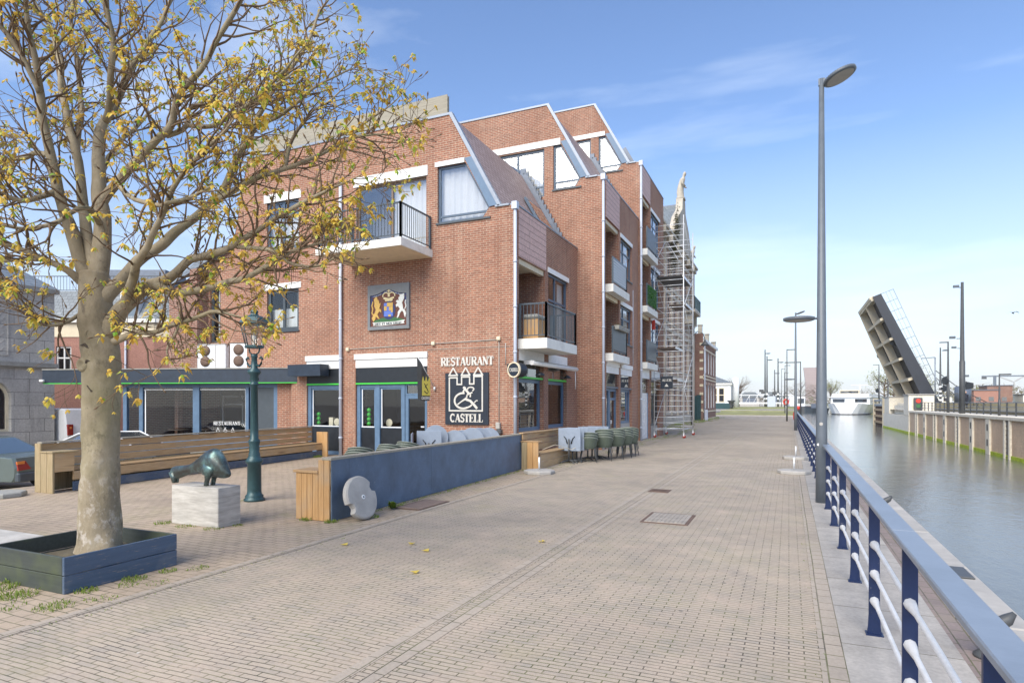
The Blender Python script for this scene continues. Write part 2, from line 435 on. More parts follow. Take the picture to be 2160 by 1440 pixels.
M['plaza'] = paving('plaza_clinker', (.42,.335,.25), (.335,.27,.21), (.49,.385,.285), .21, .105, .007, .6)
M['band'] = paving('gutter_clinker', (.41,.35,.285), (.35,.305,.255), (.45,.38,.305), .21, .12, .006, .35, rot=True)
M['quay_brick'] = paving('quay_clinker', (.27,.21,.185), (.215,.175,.16), (.31,.25,.22), .21, .105, .006, .3, rot=True)
def slabmat():
    m = NT('quay_concrete_slab'); p = m('NewGeometry').outputs['Position']; s = m('SeparateXYZ', i_0=p)
    t = m('TexBrick', i_Vector=m('CombineXYZ', i_0=s.outputs[1], i_1=s.outputs[0]).outputs[0], i_Color1=(.44,.41,.37,1), i_Color2=(.39,.365,.335,1), i_Mortar=(.17,.16,.12,1), i_Scale=1., i_Mortar_Size=.006, i_Mortar_Smooth=.1, i_Brick_Width=.95, i_Row_Height=5.)
    n = m.noise(p, 2.4, 7, .7); n2 = m.noise(p, 30, 4)
    c = m.mix(1, t.outputs[0], m.ramp(n, [(.3, .76), (.7, 1.15)]), 'MULTIPLY')
    c = m.mix(1, c, m.ramp(n2, [(.25, .85), (.75, 1.12)]), 'MULTIPLY')
    return m.bsdf(c, .85, 0, m.math('SUBTRACT', m.math('MULTIPLY', n2, .3), t.outputs[1]), .4, .005)
M['slab'] = slabmat()
def watermat():
    m = NT('canal_water'); p = m('NewGeometry').outputs['Position']
    q = m('VectorMath', operation='MULTIPLY', i_0=p, i_1=(1.0,.55,1)).outputs[0]
    n = m.noise(q, 3.4, 6, .68); n2 = m.noise(q, .8, 3, .5)
    h = m.math('ADD', n, m.math('MULTIPLY', n2, 1.4))
    return m.bsdf((.15,.16,.152), .035, 0, h, .5, .034, i_IOR=1.33)
M['water'] = watermat()
M['grassland'] = plain('verge_grass', (.24,.24,.10), .95, var=.35, nscale=.6, bump=.6)
M['land'] = plain('paved_land', (.33,.30,.26), .9, var=.15, nscale=.4)

# ---------------------------------------------------------------- camera, sky, sun
SUN_EL, SUN_AZ = 42, 186      # azimuth clockwise from +Y (north)
w = bpy.data.worlds.new('World'); SC.world = w; w.use_nodes = True
nt = w.node_tree; nn = nt.nodes; nn.clear()
wo = nn.new('ShaderNodeOutputWorld'); bg = nn.new('ShaderNodeBackground')
sky = nn.new('ShaderNodeTexSky'); sky.sky_type = 'NISHITA'; sky.sun_disc = False
sky.sun_elevation = R(SUN_EL); sky.sun_rotation = R(SUN_AZ)
sky.altitude = 0; sky.air_density = 1.0; sky.dust_density = .25; sky.ozone_density = 3.0
bg.inputs['Strength'].default_value = .148
tc = nn.new('ShaderNodeTexCoord')
mp = nn.new('ShaderNodeMapping'); mp.inputs['Rotation'].default_value = (R(8), R(-14), R(35)); mp.inputs['Scale'].default_value = (1.2, 4.2, 9)
nz = nn.new('ShaderNodeTexNoise'); nz.inputs['Scale'].default_value = 1.1; nz.inputs['Detail'].default_value = 8; nz.inputs['Roughness'].default_value = .55
rp = nn.new('ShaderNodeValToRGB'); rp.color_ramp.elements[0].position = .50; rp.color_ramp.elements[0].color = (0,0,0,1)
rp.color_ramp.elements[1].position = .80; rp.color_ramp.elements[1].color = (.38,.38,.38,1)
mx = nn.new('ShaderNodeMix'); mx.data_type = 'RGBA'; mx.inputs[7].default_value = (6.2,6.6,7.0,1)
hs = nn.new('ShaderNodeHueSaturation'); hs.inputs['Saturation'].default_value = 1.04; hs.inputs['Hue'].default_value = .505
# pale spring haze low over the horizon
sx = nn.new('ShaderNodeSeparateXYZ'); hr = nn.new('ShaderNodeValToRGB'); hm = nn.new('ShaderNodeMix'); hm.data_type = 'RGBA'
e = hr.color_ramp.elements; e[0].position = 0; e[0].color = (.85,.85,.85,1); e[1].position = .36; e[1].color = (0,0,0,1)
q_ = e.new(.16); q_.color = (.42,.42,.42,1)
hm.inputs[7].default_value = (3.75,3.85,4.15,1)
for a, b in ((tc.outputs['Generated'], sx.inputs[0]), (sx.outputs[2], hr.inputs[0]), (sky.outputs[0], hs.inputs['Color']), (hr.outputs[0], hm.inputs[0]), (hs.outputs[0], hm.inputs[6])): nt.links.new(a, b)
for a, b in ((tc.outputs['Generated'], mp.inputs[0]), (mp.outputs[0], nz.inputs[0]), (nz.outputs[0], rp.inputs[0]), (rp.outputs[0], mx.inputs[0]),
             (hm.outputs[2], mx.inputs[6]), (mx.outputs[2], bg.inputs[0]), (bg.outputs[0], wo.inputs[0])): nt.links.new(a, b)
sl = bpy.data.lights.new('sun', 'SUN'); sl.energy = 3.4; sl.angle = R(52); sl.color = (1, .915, .77)
so = bpy.data.objects.new('sun', sl); COL.objects.link(so)
d = V((math.sin(R(SUN_AZ))*math.cos(R(SUN_EL)), math.cos(R(SUN_AZ))*math.cos(R(SUN_EL)), math.sin(R(SUN_EL))))
so.rotation_euler = d.to_track_quat('Z', 'Y').to_euler(); so.location = (20, -30, 40)
cam = bpy.data.cameras.new('camera'); co = bpy.data.objects.new('camera', cam); COL.objects.link(co)
co.location = (0, 0, 1.8); co.rotation_euler = (R(90), 0, math.atan(584/1300))
cam.sensor_width = 36; cam.lens = 36*1300/2160; cam.shift_y = 129/2160; cam.clip_start = .05; cam.clip_end = 8000
SC.camera = co
SC.view_settings.view_transform = 'Standard'; SC.view_settings.look = 'None'; SC.view_settings.exposure = 0.68; SC.view_settings.gamma = 1
# ---------------------------------------------------------------- ground, quay, water
def sheet(name, quads, mat, kind='structure', **kw):
    mb = MB()
    for x0, x1, y0, y1, z in quads:
        mb.add([(x0,y0,z),(x1,y0,z),(x1,y1,z),(x0,y1,z)], [(0,1,2,3)])
    return mb.build(name, mat, local=True, kind=kind, **kw)
mb = MB()
mb.add([(-14.9,-300,-.02),(1.4,-300,-.02),(1.4,140,-.02),(-14.9,140,-.02)], [(0,1,2,3)])
mb.add([(-4000,-300,-.57),(-17,-300,-.57),(-17,140,-.57),(-4000,140,-.57)], [(0,1,2,3)]); mb.add([(-17,-300,-.57),(-14.9,-300,-.02),(-14.9,140,-.02),(-17,140,-.57)], [(0,1,2,3)])
mb.add([(-4000,140,-.02),(-4,140,-.02),(-14,420,-.02),(-60,900,-.02),(-4000,900,-.02)], [(0,1,2,3,4)])
mb.add([(1.75,-300,-.03),(1.75,140,-.03),(1.75,140,-3),(1.75,-300,-3)], [(0,1,2,3)])
mb.add([(-4,140,-.02),(-4,140,-3),(1.75,140,-3),(1.75,140,-.02)], [(0,1,2,3)])
mb.add([(-4,140,-.02),(-4,140,-3),(-14,420,-3),(-14,420,-.02)], [(0,1,2,3)])
mb.add([(-14,420,-.02),(-14,420,-3),(-60,900,-3),(-60,900,-.02)], [(0,1,2,3)])
mb.build('ground', M['land'], local=True, kind='structure')
mb = MB(); mb.add([(-14.9,-12,0),(-5.6,-12,0),(-5.6,36,0),(-14.9,36,0)], [(0,1,2,3)])
mb.add([(-17,-12,-.55),(-14.9,-12,0),(-14.9,36,0),(-17,36,-.55)], [(0,1,2,3)]); mb.add([(-34,-12,-.55),(-17,-12,-.55),(-17,36,-.55),(-34,36,-.55)], [(0,1,2,3)]); mb.build('plaza_paving', M['plaza'], local=True, kind='structure')
sheet('street_paving', [(-5.49,-2.72,-12,89,.004), (-2.43,.2,-12,89,.004), (-9.5,-5.63,15.6,89,.004)], M['street'])
sheet('gutter_band', [(-5.6,-5.49,-12,89,.008), (-5.482,-5.47,-12,89,.006), (.2,.36,-12,89,.006)], M['band'])
mb = MB()
for x in (-2.72, -2.53): mb.add([(x,-12,.007),(x+.1,-12,.007),(x+.1,89,.007),(x,89,.007)], [(0,1,2,3)])
mb.build('gutter_edge', M['band'], local=True, kind='structure')
sheet('gutter_paving', [(-2.62,-2.53,-12,89,.005)], M['street'])
sheet('quay_slab', [(.36,1.12,-12,89,.004)], M['slab'])
sheet('quay_paving', [(1.12,1.42,-12,89,.003)], M['quay_brick'])
mb = MB()
for k in range(-4, 45):
    y0 = k*2.0
    mb.bbox((1.42, y0+.006, -.35), (1.76, y0+1.994, .035), .02)
mb.build('quay_coping', M['concrete'], local=True, kind='structure')
mb = MB()
mb.add([(-2500,-60,-1.6),(2500,-60,-1.6),(2500,900,-1.6),(-2500,900,-1.6)], [(0,1,2,3)])
mb.build('water', M['water'], local=True, kind='structure')
mb = MB()
mb.add([(-6000,900,-.2),(6000,900,-.2),(6000,7800,-.2),(-6000,7800,-.2)], [(0,1,2,3)])
mb.build('far_land', M['grassland'], local=True, kind='structure')
# street end: low rise of grass and paving up to the lock
mb = MB()
mb.prism([(89,.0),(89,.25),(92,.28),(101,.34),(103,.62),(118,.66),(121,.92),(139,.98),(139,-.02)], lambda y, z, d: V((d, y, z)), -9.8, 1.2)
mb.build('lock_apron', M['grassland'], local=True, kind='structure')
mb = MB()
mb.box((-9.8,88.6,0),(1.2,89.3,.14)); mb.box((-9.8,102.6,.3),(1.0,103,.66))
mb.build('apron_kerb', M['concrete'], local=True, kind='structure')
sheet('apron_paving', [(-5.5,.9,104,117.5,.68)], M['land'])

M['lid_steel'] = plain('worn_steel_lid', (.36,.32,.27), .65, .15, var=.25)
def slab_cover(name, label, cat, x0, x1, y0, y1, mat, lift=.014):
    mb = MB(); mb.bbox((x0,y0,0),(x1,y1,lift),.004)
    r = thing(name, label, cat, ((x0+x1)/2,(y0+y1)/2,0))
    mb.build('frame', M['rust'], r)
    mb = MB(); mb.bbox((x0+.05,y0+.05,.002),(x1-.05,y1-.05,lift+.004),.003)
    n = 9
    for k in range(n):
        xx = x0+.07+(x1-x0-.14)*k/n
        mb.box((xx,y0+.07,lift),(xx+(x1-x0)/n*.4,y1-.07,lift+.009))
    mb.build('lid', mat, r)
slab_cover('manhole_cover', 'large ribbed rectangular manhole cover in the middle of the brick street', 'manhole cover', -2.05, -1.35, 9.25, 10.15, M['lid_steel'])
slab_cover('drain_cover', 'small rusty drain cover in the brick gutter line', 'drain cover', -2.6, -2.2, 12.45, 12.9, M['rust'])
slab_cover('utility_cover', 'rust brown square cover beside the blue plywood fence', 'utility cover', -6.15, -5.62, 8.75, 9.75, plain('brown_lid', (.29,.215,.175), .8, var=.2))
mb = MB(); mb.bbox((-10.6,4.35,0),(-8.75,4.95,.03),.008)
tag(mb.build('paving_slab', M['travertine']), 'flat pale stone slab set in the plaza paving behind the tree', 'paving slab')

# ---------------------------------------------------------------- canal railing
RX = .605
def rail_run(y0, y1, label, first):
    root = thing('canal_railing', label, 'railing', (RX, y0, 0), group='railings along the canal quay')
    y = y0; seg = 3.09; k = 0
    while y < y1 - .1:
        e = min(y+seg, y1)
        mb = MB(); mb.bbox((RX-.062, y+.004, 1.028), (RX+.062, e-.004, 1.062), .006)
        mb.box((RX-.02, y+.004, 1.0), (RX+.02, e-.004, 1.027))
        mb.build('handrail', M['rail_top'], root); y = e; k += 1
    y = first
    ys = []
    while y < y1 - .05:
        ys.append(y); y += 1.545
    proto = None
    for y in ys:
        if proto is None:
            mb = MB()
            # flat flared blade, wide face towards the walker
            prof = [(.052,0),(.043,.06),(.038,.16),(.037,.5),(.037,1.0)]
            out = [(r, z) for r, z in prof] + [(-r, z) for r, z in prof[::-1]]
            mb.prism(out, lambda a, b, d: V((RX+a, y+d, b)), -.011, .011)
            mb.box((RX-.06,y-.05,.004),(RX+.06,y+.05,.012))
            proto = mb.build('post', M['navy_rail'], root); py = y
        else:
            c = proto.copy(); COL.objects.link(c); c.parent = root; c.location = (0, y-py, 0)
    for z in (.70,.475,.265):
        mb = MB(); pts = []; rad = []
        for i, y in enumerate(ys):
            for o, r in ((-.20,.016),(-.05,.03),(-.012,.034),(.012,.034),(.05,.03),(.20,.016)):
                pts.append((RX, y+o, z)); rad.append(r)
        mb.path(pts, rad, 8)
        mb.build('bar', M['white_rail'], root)
rail_run(-2.0, 12.27, 'near stretch of navy quay railing ending at the tall lamp post', -.66)
rail_run(12.6, 76, 'far stretch of navy quay railing beyond the tall lamp post', 13.3)

def cleat(y, label, x=1.28):
    r = thing('mooring_bollard', label, 'bollard', (x, y, 0), group='mooring bollards on the quay')
    mb = MB(); mb.lathe([(.085,0),(.085,.02),(.05,.05),(.042,.17),(.05,.20)], (x,y,.003), 12); mb.build('base', M['dark_post'], r)
    mb = MB(); mb.path([(x-.19,y-.02,.27),(x-.15,y-.02,.265),(x-.05,y,.235),(x+.05,y,.235),(x+.12,y+.02,.28),(x+.16,y+.02,.33)], [.015,.034,.045,.05,.042,.016], 10); mb.build('horn', M['dark_post'], r)
cleat(5.35, 'near dark iron mooring bollard behind the railing')
cleat(11.3, 'dark iron mooring bollard on the quay near the tall lamp post', 1.32)
mb = MB(); mb.bbox((1.45,7.5,.036),(1.7,7.95,.055),.008)
tag(mb.build('ladder_plate', M['dark_post']), 'curved dark plate over the quay edge coping', 'ladder plate')

# ---------------------------------------------------------------- street lamps on the quay
def quay_lamp(x, y, label, H=7.63, base=.1, low=3.32, detail=True):
    r = thing('street_lamp', label, 'street lamp', (x, y, 0), group='tall tapered street lamps on the quay')
    mb = MB(); mb.path([(x,y,0),(x,y,1.2),(x,y,H)], [base, base*.95, base*.42], 14); mb.build('pole', M['grey_post'], r)
    def disc(c, rad, tilt, name):
        Mx = Matrix.Translation(V(c)) @ Matrix.Rotation(tilt, 4, 'Y')
        mb = MB(); mb.lathe([(rad*.9,.0),(rad,.012),(rad,.05),(rad*.93,.062),(rad*.3,.085)], (0,0,0), 28, Mx)
        for k in range(40):
            a = 2*math.pi*k/40
            mb.box((rad*.985,-.008,.015),(rad*1.02,.008,.055), Mx @ Matrix.Rotation(a,4,'Z'))
        h = mb.build(name, M['grey_post'], r)
        mb = MB(); mb.lathe([(rad*.82,-.006),(rad*.86,.004)], (0,0,0), 24, Mx); mb.build('diffuser', M['concrete'], h)
        return h
    disc((x+.30,y-.02,H-.05), .27, R(-20), 'lamp_head')
    mb = MB(); mb.box((x-.05,y-.03,H-.12),(x+.06,y+.03,H)); mb.build('head_bracket', M['grey_post'], r)
    disc((x-.37,y-.1,low-.04), .26, R(0), 'side_lamp_head')
    mb = MB(); mb.tube((x-.13,y-.04,low),(x-.05,y,low),.02); mb.build('side_bracket', M['grey_post'], r)
    if detail:
        for px_, pz, rr, ma in ((-.055,1.05,.022,'white'),(.03,.98,.018,'emb_grey'),(-.01,1.42,.03,'concrete')):
            mb = MB(); Mx = Matrix.Translation((x+px_,y-.096+abs(px_)*.3,pz)) @ Matrix.Rotation(R(90),4,'X')
            mb.lathe([(rr,0),(rr,.002)], (0,0,0), 18, Mx); mb.lathe([(rr*.55,.002),(rr*.55,.003)], (0,0,0), 8, Mx)
            mb.build('sticker', M[ma], r)
quay_lamp(.537, 12.42, 'nearest tall grey street lamp with round heads standing in the railing')
quay_lamp(.40, 44.0, 'second tall street lamp along the quay, half hidden behind the railing', detail=False)

def arm_lamp(x, y, H, arm, label, z=0, rad=.075, group='lamps with one straight arm', dx=1.0, dy=0):
    r = thing('arm_lamp', label, 'street lamp', (x, y, z), group=group)
    mb = MB(); mb.path([(x,y,z),(x,y,z+H*.45),(x,y,z+H)], [rad, rad*.75, rad*.5], 8); mb.build('pole', M['dark_post'], r)
    mb = MB(); mb.box((min(x,x+arm),y-.07,z+H-.1),(max(x,x+arm),y+.07,z+H-.02)); mb.build('arm', M['dark_post'], r)
    return r

mb = MB()
Mx = Matrix.Translation((.44,56,.72))
mb.loft([[Mx @ V((.0+.12*math.cos(t)*k, .18*math.sin(t)*k, z)) for t in [2*math.pi*i/12 for i in range(12)]] for z, k in ((-.36,.35),(-.33,.8),(-.2,1.),(.2,1.),(.33,.8),(.36,.35))])
r = thing('lifebuoy_case', 'red lifebuoy case hanging on the canal railing', 'lifebuoy case', (.44,56,.36))
mb.build('case', M['red'], r)
mb = MB(); mb.box((.36,55.8,1.0),(.5,56.2,1.07)); mb.build('hanger', M['dark_post'], r)

def parasol_base(loc, label, mat='concrete', tube=True, rz=0, tilt=None):
    r = thing('parasol_base', label, 'parasol base', loc, rz, group='concrete parasol bases standing flat')
    mb = MB(); n = 8
    o = [(.40*math.cos(2*math.pi*(k+.5)/n), .40*math.sin(2*math.pi*(k+.5)/n)) for k in range(n)]
    mb.loft([[V((a*k, b*k, z)) for a, b in o] for k, z in ((.97,.0),(1,.02),(1,.075),(.95,.095))], smooth=False)
    mb.build('slab', M[mat], r, local=True)
    if tube:
        mb = MB(); mb.tube((0,0,.09),(0,0,.42),.024,n=10); mb.build('tube', M['alu'], r, local=True)
    return r
b0 = parasol_base((-5.78,14.55,0), 'octagonal concrete parasol base at the corner of the plank bench')
again(b0, 'octagonal concrete parasol base by the railing, nearer of the two', (.12,17.2,0), .3)
again(b0, 'octagonal concrete parasol base by the railing, farther of the two', (.2,21.6,0), .2)
# the flat one without a tube, beside the parked car
parasol_base((-13.75,6.75,0), 'flat stone base without tube beside the left bench end', 'concrete_d', False)
# round base leaning against the blue fence
r = thing('parasol_base', 'round grey parasol base leaning on the blue plywood fence', 'parasol base', (-6.0,7.72,0), R(-2))
Mx = Matrix.Translation((-.03,.0,.335)) @ Matrix.Rotation(R(72), 4, 'Y') @ Matrix.Rotation(R(25), 4, 'Z')
mb = MB(); out = []
for k in range(48):
    a = 2*math.pi*k/48; rr = .34
    if min(abs(a-math.pi*.5), abs(a-math.pi*1.5)) < .17: rr = .265
    out.append((rr*math.cos(a), rr*math.sin(a)))
mb.loft([[Mx @ V((a*k, b*k, z)) for a, b in out] for k, z in ((.97,-.05),(1,-.035),(1,.025),(.93,.045),(.3,.055))], smooth=False)
mb.build('slab', M['concrete'], r, local=True)
mb = MB(); mb.lathe([(.035,.05),(.035,.062)], (0,0,0), 14, Mx); hb = mb.build('socket', M['white'], r, local=True)
mb = MB(); mb.lathe([(.014,.062),(.014,.066)], (0,0,0), 10, Mx); mb.build('hole', M['black'], hb, local=True)
# ---------------------------------------------------------------- house parts
def inset(poly, w):
    n = len(poly); out = []
    A = sum(poly[i][0]*poly[(i+1)%n][1]-poly[(i+1)%n][0]*poly[i][1] for i in range(n))
    sg = 1 if A > 0 else -1
    for i in range(n):
        p0, p1, p2 = V(poly[i-1]), V(poly[i]), V(poly[(i+1) % n])
        e1 = (p1-p0).normalized(); e2 = (p2-p1).normalized()
        n1 = V((-e1.y, e1.x))*sg; n2 = V((-e2.y, e2.x))*sg
        b = (n1+n2); b = b/(1+n1.dot(n2))
        q = p1 + b*w; out.append((q.x, q.y))
    return out
def frame_ring(mb, pl, poly, w, d0, d1):
    inn = inset(poly, w); n = len(poly)
    for i in range(n):
        j = (i+1) % n
        mb.prism([poly[i], poly[j], inn[j], inn[i]], pl, d0, d1)
    return inn
def ztop(poly, u, z1):
    best = None
    for i in range(len(poly)):
        (a0, b0), (a1, b1) = poly[i], poly[(i+1) % len(poly)]
        if (a0-u)*(a1-u) <= 0 and abs(a1-a0) > 1e-6:
            z = b0+(b1-b0)*(u-a0)/(a1-a0); best = z if best is None else max(best, z)
    return z1 if best is None else min(z1, best-.03)
def curtain_mesh(pl, u0, u1, z0, z1, d, waves=7, amp=.03, seed=0, poly=None):
    mb = MB(); rnd = random.Random(seed); n = waves*8
    ph = rnd.random()*6; top = []; bot = []
    for i in range(n+1):
        u = u0+(u1-u0)*i/n
        dd = d + amp*math.sin(i/n*waves*6.28+ph) + amp*.4*math.sin(i/n*waves*14+ph*2)
        zt_ = ztop(poly, u, z1) if poly else z1; top.append(pl(u, zt_, d+(dd-d)*.4)); bot.append(pl(u, min(z0, zt_-.01), dd))
    o = top+bot
    mb.add(o, [(i, i+1, n+2+i, n+1+i) for i in range(n)], True); return mb
def window(par, pl, poly, fm='blueframe', fw=.07, mu=(), tr=(), rec=.09, curtain=None, inside=.7, sill=None, gl='glass', name='window', seed=1, imat='inside', d=0.0):
    if len(poly) == 4 and not hasattr(poly[0], '__len__'): poly = rect(*poly)
    us = [p[0] for p in poly]; zs = [p[1] for p in poly]
    u0, u1, z0, z1 = min(us), max(us), min(zs), max(zs)
    mb = MB(); d0, d1 = d-rec-.05, d-rec+.02
    inn = frame_ring(mb, pl, [(a, b) for a, b in poly], fw, d0, d1)
    for m_ in mu:
        u = u0+(u1-u0)*m_; pl.box(mb, u-fw*.45, u+fw*.45, z0+fw*.9, z1-fw*.9, d0+.004, d1-.004)
    for t_ in tr:
        z = z0+(z1-z0)*t_
        xs = []
        for i in range(len(poly)):
            (a0, b0), (a1, b1) = poly[i], poly[(i+1) % len(poly)]
            if (b0-z)*(b1-z) < 0: xs.append(a0+(a1-a0)*(z-b0)/(b1-b0))
        if len(xs) >= 2: pl.box(mb, min(xs)+fw*.9, max(xs)-fw*.9, z-fw*.45, z+fw*.45, d0+.008, d1-.008)
    w = mb.build(name, M[fm], par)
    mb = MB(); mb.add([pl(a, b, d-rec-.015) for a, b in inn], [list(range(len(inn)))]); mb.build('pane', M[gl], w)
    if curtain:
        c0, c1, cz0, cz1 = curtain
        curtain_mesh(pl, u0+(u1-u0)*c0, u0+(u1-u0)*c1, z0+(z1-z0)*cz0, z0+(z1-z0)*cz1, d-rec-.16, seed=seed, poly=poly).build('curtain', M['curtain'], w)
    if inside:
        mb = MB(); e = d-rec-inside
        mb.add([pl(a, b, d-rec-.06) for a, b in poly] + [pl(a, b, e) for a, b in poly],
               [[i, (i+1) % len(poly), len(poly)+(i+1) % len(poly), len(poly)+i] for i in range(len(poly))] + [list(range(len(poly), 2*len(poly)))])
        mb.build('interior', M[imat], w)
    if sill:
        mb = MB(); pl.box(mb, u0-.04, u1+.04, z0-.055, z0-.002, d-.1, d+.05); mb.build('sill', M[sill], w)
    return w
def railing(mb, a, b, z0, h, step=.11, post=.03, bar=.008, top=.022):
    a, b = V(a), V(b); L = (b-a).length; n = max(1, int(L/step)); dr = (b-a)/L
    rz = math.atan2(dr.y, dr.x); Mx = Matrix.Translation(a) @ Matrix.Rotation(rz, 4, 'Z')
    mb.box((0,-top,z0+h-.045),(L,top,z0+h),Mx); mb.box((0,-top*.6,z0+.07),(L,top*.6,z0+.1),Mx)
    for k in range(1, n):
        x = L*k/n; mb.box((x-bar,-bar,z0+.1),(x+bar,bar,z0+h-.045),Mx)
    for x in (0, L): mb.box((x-post,-post,z0),(x+post,post,z0+h+.004),Mx)
def downpipe(par, pts, r=.045, name='downpipe', hopper=None):
    mb = MB(); mb.path(pts, r, 10)
    p0, p1 = V(pts[0]), V(pts[-1])
    z = p1.z+.6
    while z < p0.z-.3:
        mb.lathe([(r*1.0,-.03),(r*1.25,-.028),(r*1.25,.028),(r*1.0,.03)], (p0.x, p0.y, z), 10); z += 1.35
    if hopper:
        mb.box((p0.x-.085,p0.y-.085,p0.z-.02),(p0.x+.085,p0.y+.085,p0.z+.2))
    return mb.build(name, M['pipe'], par)

def gable_house(label, Y0, Y1, Xc, zp, rl, holes_front, holes_side, left=None, top_extra=3.13, lab=None):
    root = thing('brick_apartment_house', label, 'house', (Xc-3, Y0+2, 0), group='stepped brick apartment houses along the quay')
    F, S = FRONT(Y0), SIDE(Xc)
    zr = zp+top_extra; xs = Xc-.55; xr = Xc-2.28
    if left is None: outer = [(-15.5,0),(Xc,0),(Xc,zp),(xs,zp),(xr,zr),(-15.5,zr)]
    else: outer = [(left[0],0),(Xc,0),(Xc,zp),(xs,zp),(xr,zr)] + left[2]
    mb = MB(); wall(mb, F, outer, holes_front, .2)
    wall(mb, S, rect(Y0, Y1, 0, zp), holes_side, .2)
    # parapet thickness and rear wall
    mb.add([(Xc,Y0,zp),(Xc,Y1,zp),(Xc-.25,Y1,zp),(Xc-.25,Y0,zp)], [(0,1,2,3)])
    mb.build('wall', M['brick'], root)
    B = FRONT(Y1-.02); mb = MB()
    wall(mb, B, [(a, b) for a, b in outer], (), .1); mb.build('rear_wall', M['brick_dark'], root)
    # tiled slope
    zs0 = zp-.05
    mb = MB(); ox, oz = .10*.87, .10*.5
    mb.add([(xs+.12,Y0+.02,zs0),(xs+.12,Y1-.03,zs0),(xr,Y1-.03,zr),(xr,Y0+.02,zr),
            (xs+.02,Y0+.02,zs0-.05),(xs+.02,Y1-.03,zs0-.05),(xr-.1,Y1-.03,zr-.05),(xr-.1,Y0+.02,zr-.05)],
           [(0,1,2,3),(7,6,5,4),(0,3,7,4),(1,5,6,2)])
    mb.build('roof', M['tile'], root)
    mb = MB(); xl = left[1] if left else -15.5
    mb.add([(xl,Y0+.03,zr),(xr-.02,Y0+.03,zr),(xr-.02,Y1-.03,zr),(xl,Y1-.03,zr)], [(0,1,2,3)])
    mb.build('flat_roof', M['darkframe'], root)
    # gutter tray behind the parapet
    mb = MB(); mb.box((xs+.1,Y0+.26,zp-.12),(Xc-.25,Y1-.03,zp-.08)); mb.build('gutter', M['lead'], root)
    # verge trim and ridge trim
    dirv = V((xr-xs, 0, zr-zp)); L = dirv.length; dirv.normalize(); nrm = V((-dirv.z, 0, dirv.x))*-1
    mb = MB()
    def verge(y0, y1, o0, o1):
        a = V((xs-.02,0,zp)); b = V((xr,0,zr))
        pts = [a+nrm*o0, b+nrm*o0, b+nrm*o1, a+nrm*o1]
        mb.add([p+V((0,y0,0)) for p in pts]+[p+V((0,y1,0)) for p in pts], [(0,1,2,3),(7,6,5,4),(0,4,5,1),(1,5,6,2),(2,6,7,3),(3,7,4,0)])
    verge(Y0-.05, Y0+.1, .0, .11)
    mb.box((xs-.12,Y0-.05,zp-.01),(Xc-.2,Y0+.25,zp+.045))
    mb.build('verge_trim', M['zinc'], root)
    mb = MB(); verge(Y1-.16, Y1-.03, -.02, .2)
    mb.build('rear_verge_trim', M['lead'], root)
    mb = MB(); mb.box((xl,Y0-.03,zr-.02),(xr+.05,Y0+.16,zr+.055)); mb.build('roof_edge', M['zinc'], root)
    mb = MB(); mb.box((Xc-.28,Y0+.02,zp),(Xc+.02,Y1,zp+.04)); mb.build('coping', M['zinc'], root)
    return root, F, S

def boards(root, S, u0, u1, z0, z1):
    mb = MB(); S.box(mb, u0, u1, z0, z1, .005, .03); return mb.build('cladding_panel', M['panel_pink'], root)
def loggia(root, S, u0, u1, z0, z1, depth=1.5, back='inside_mid'):
    mb = MB()
    mb.add([S(u0,z0,-.2),S(u0,z1,-.2),S(u0,z1,-depth),S(u0,z0,-depth)], [(0,1,2,3)]); lw = mb.build('loggia_wall', M['brick'], root)
    mb = MB(); mb.add([S(u1,z0,-.2),S(u1,z1,-.2),S(u1,z1,-depth),S(u1,z0,-depth)], [(0,1,2,3)]); mb.build('loggia_wall', M['brick'], root)
    mb = MB(); S.box(mb, u0-.02, u1+.02, z1-.002, z1+.1, -depth, -.16); mb.build('loggia_ceiling', M['cream'], lw)
    mb = MB(); S.box(mb, u0-.02, u1+.02, z0-.1, z0+.004, -depth, -.16); mb.build('loggia_floor', M['conc_w'], lw)
    mb = MB(); S.box(mb, u0, u1, z1-.16, z1-.004, -.19, -.05); mb.build('lintel_beam', M['cream'], lw)
    P2 = Pl(S.o-S.n*depth, S.u, S.n)
    window(root, P2, (u0+.02,u1-.02,z0,z1), 'darkframe', .08, (.45,), (), rec=-.0, inside=.5, name='loggia_door', gl='glass')
def slab_balcony(root, S, u0, u1, z, out, th=.3, name='balcony'):
    mb = MB(); S.box(mb, u0, u1, z-th, z, .0, out); b = mb.build(name, M['conc_w'], root); return b
def lintel(root, pl, u0, u1, z0, z1, d=.03, mat='white', name='lintel'):
    mb = MB(); pl.box(mb, u0, u1, z0, z1, -.05, d); return mb.build(name, M[mat], root)

# ---------------------------------------------------------------- nearest house (restaurant below)
trapz = [(-10.22,7.5),(-8.6,7.5),(-8.37,7.80),(-9.21,9.3),(-10.22,9.3)]
hf = [rect(-13.45,-10.6,.0,3.42), rect(-15.6,-14.1,0,3.38), rect(-13.42,-10.63,6.78,9.1), trapz, rect(-17.48,-15.96,7.35,9.1), rect(-17.48,-15.96,4.4,5.9), rect(-20.4,-19.85,4.1,6.3), rect(-22.2,-16.3,0.,2.95)]
hs = [rect(17.2,19.4,3.74,6.22), rect(19.72,21.75,3.9,6.25), rect(17.2,19.28,.9,3.4), rect(19.72,21.65,.92,3.4)]
H1, F1, S1 = gable_house('lowest and nearest brick gabled house with the restaurant on its ground floor', 16.95, 22.88, -7.5, 7.77, None, hf, hs, left=(-22.4,-18.45,[(-18.45,10.9),(-19.2,7.6),(-22.4,6.4)]))
window(H1, F1, (-13.42,-10.63,6.78,9.1), 'brown', .07, (.5,), (), curtain=(.5,1,0,1), sill=None, seed=3, name='balcony_door', imat='inside_mid', rec=.12, gl='glass_sky')
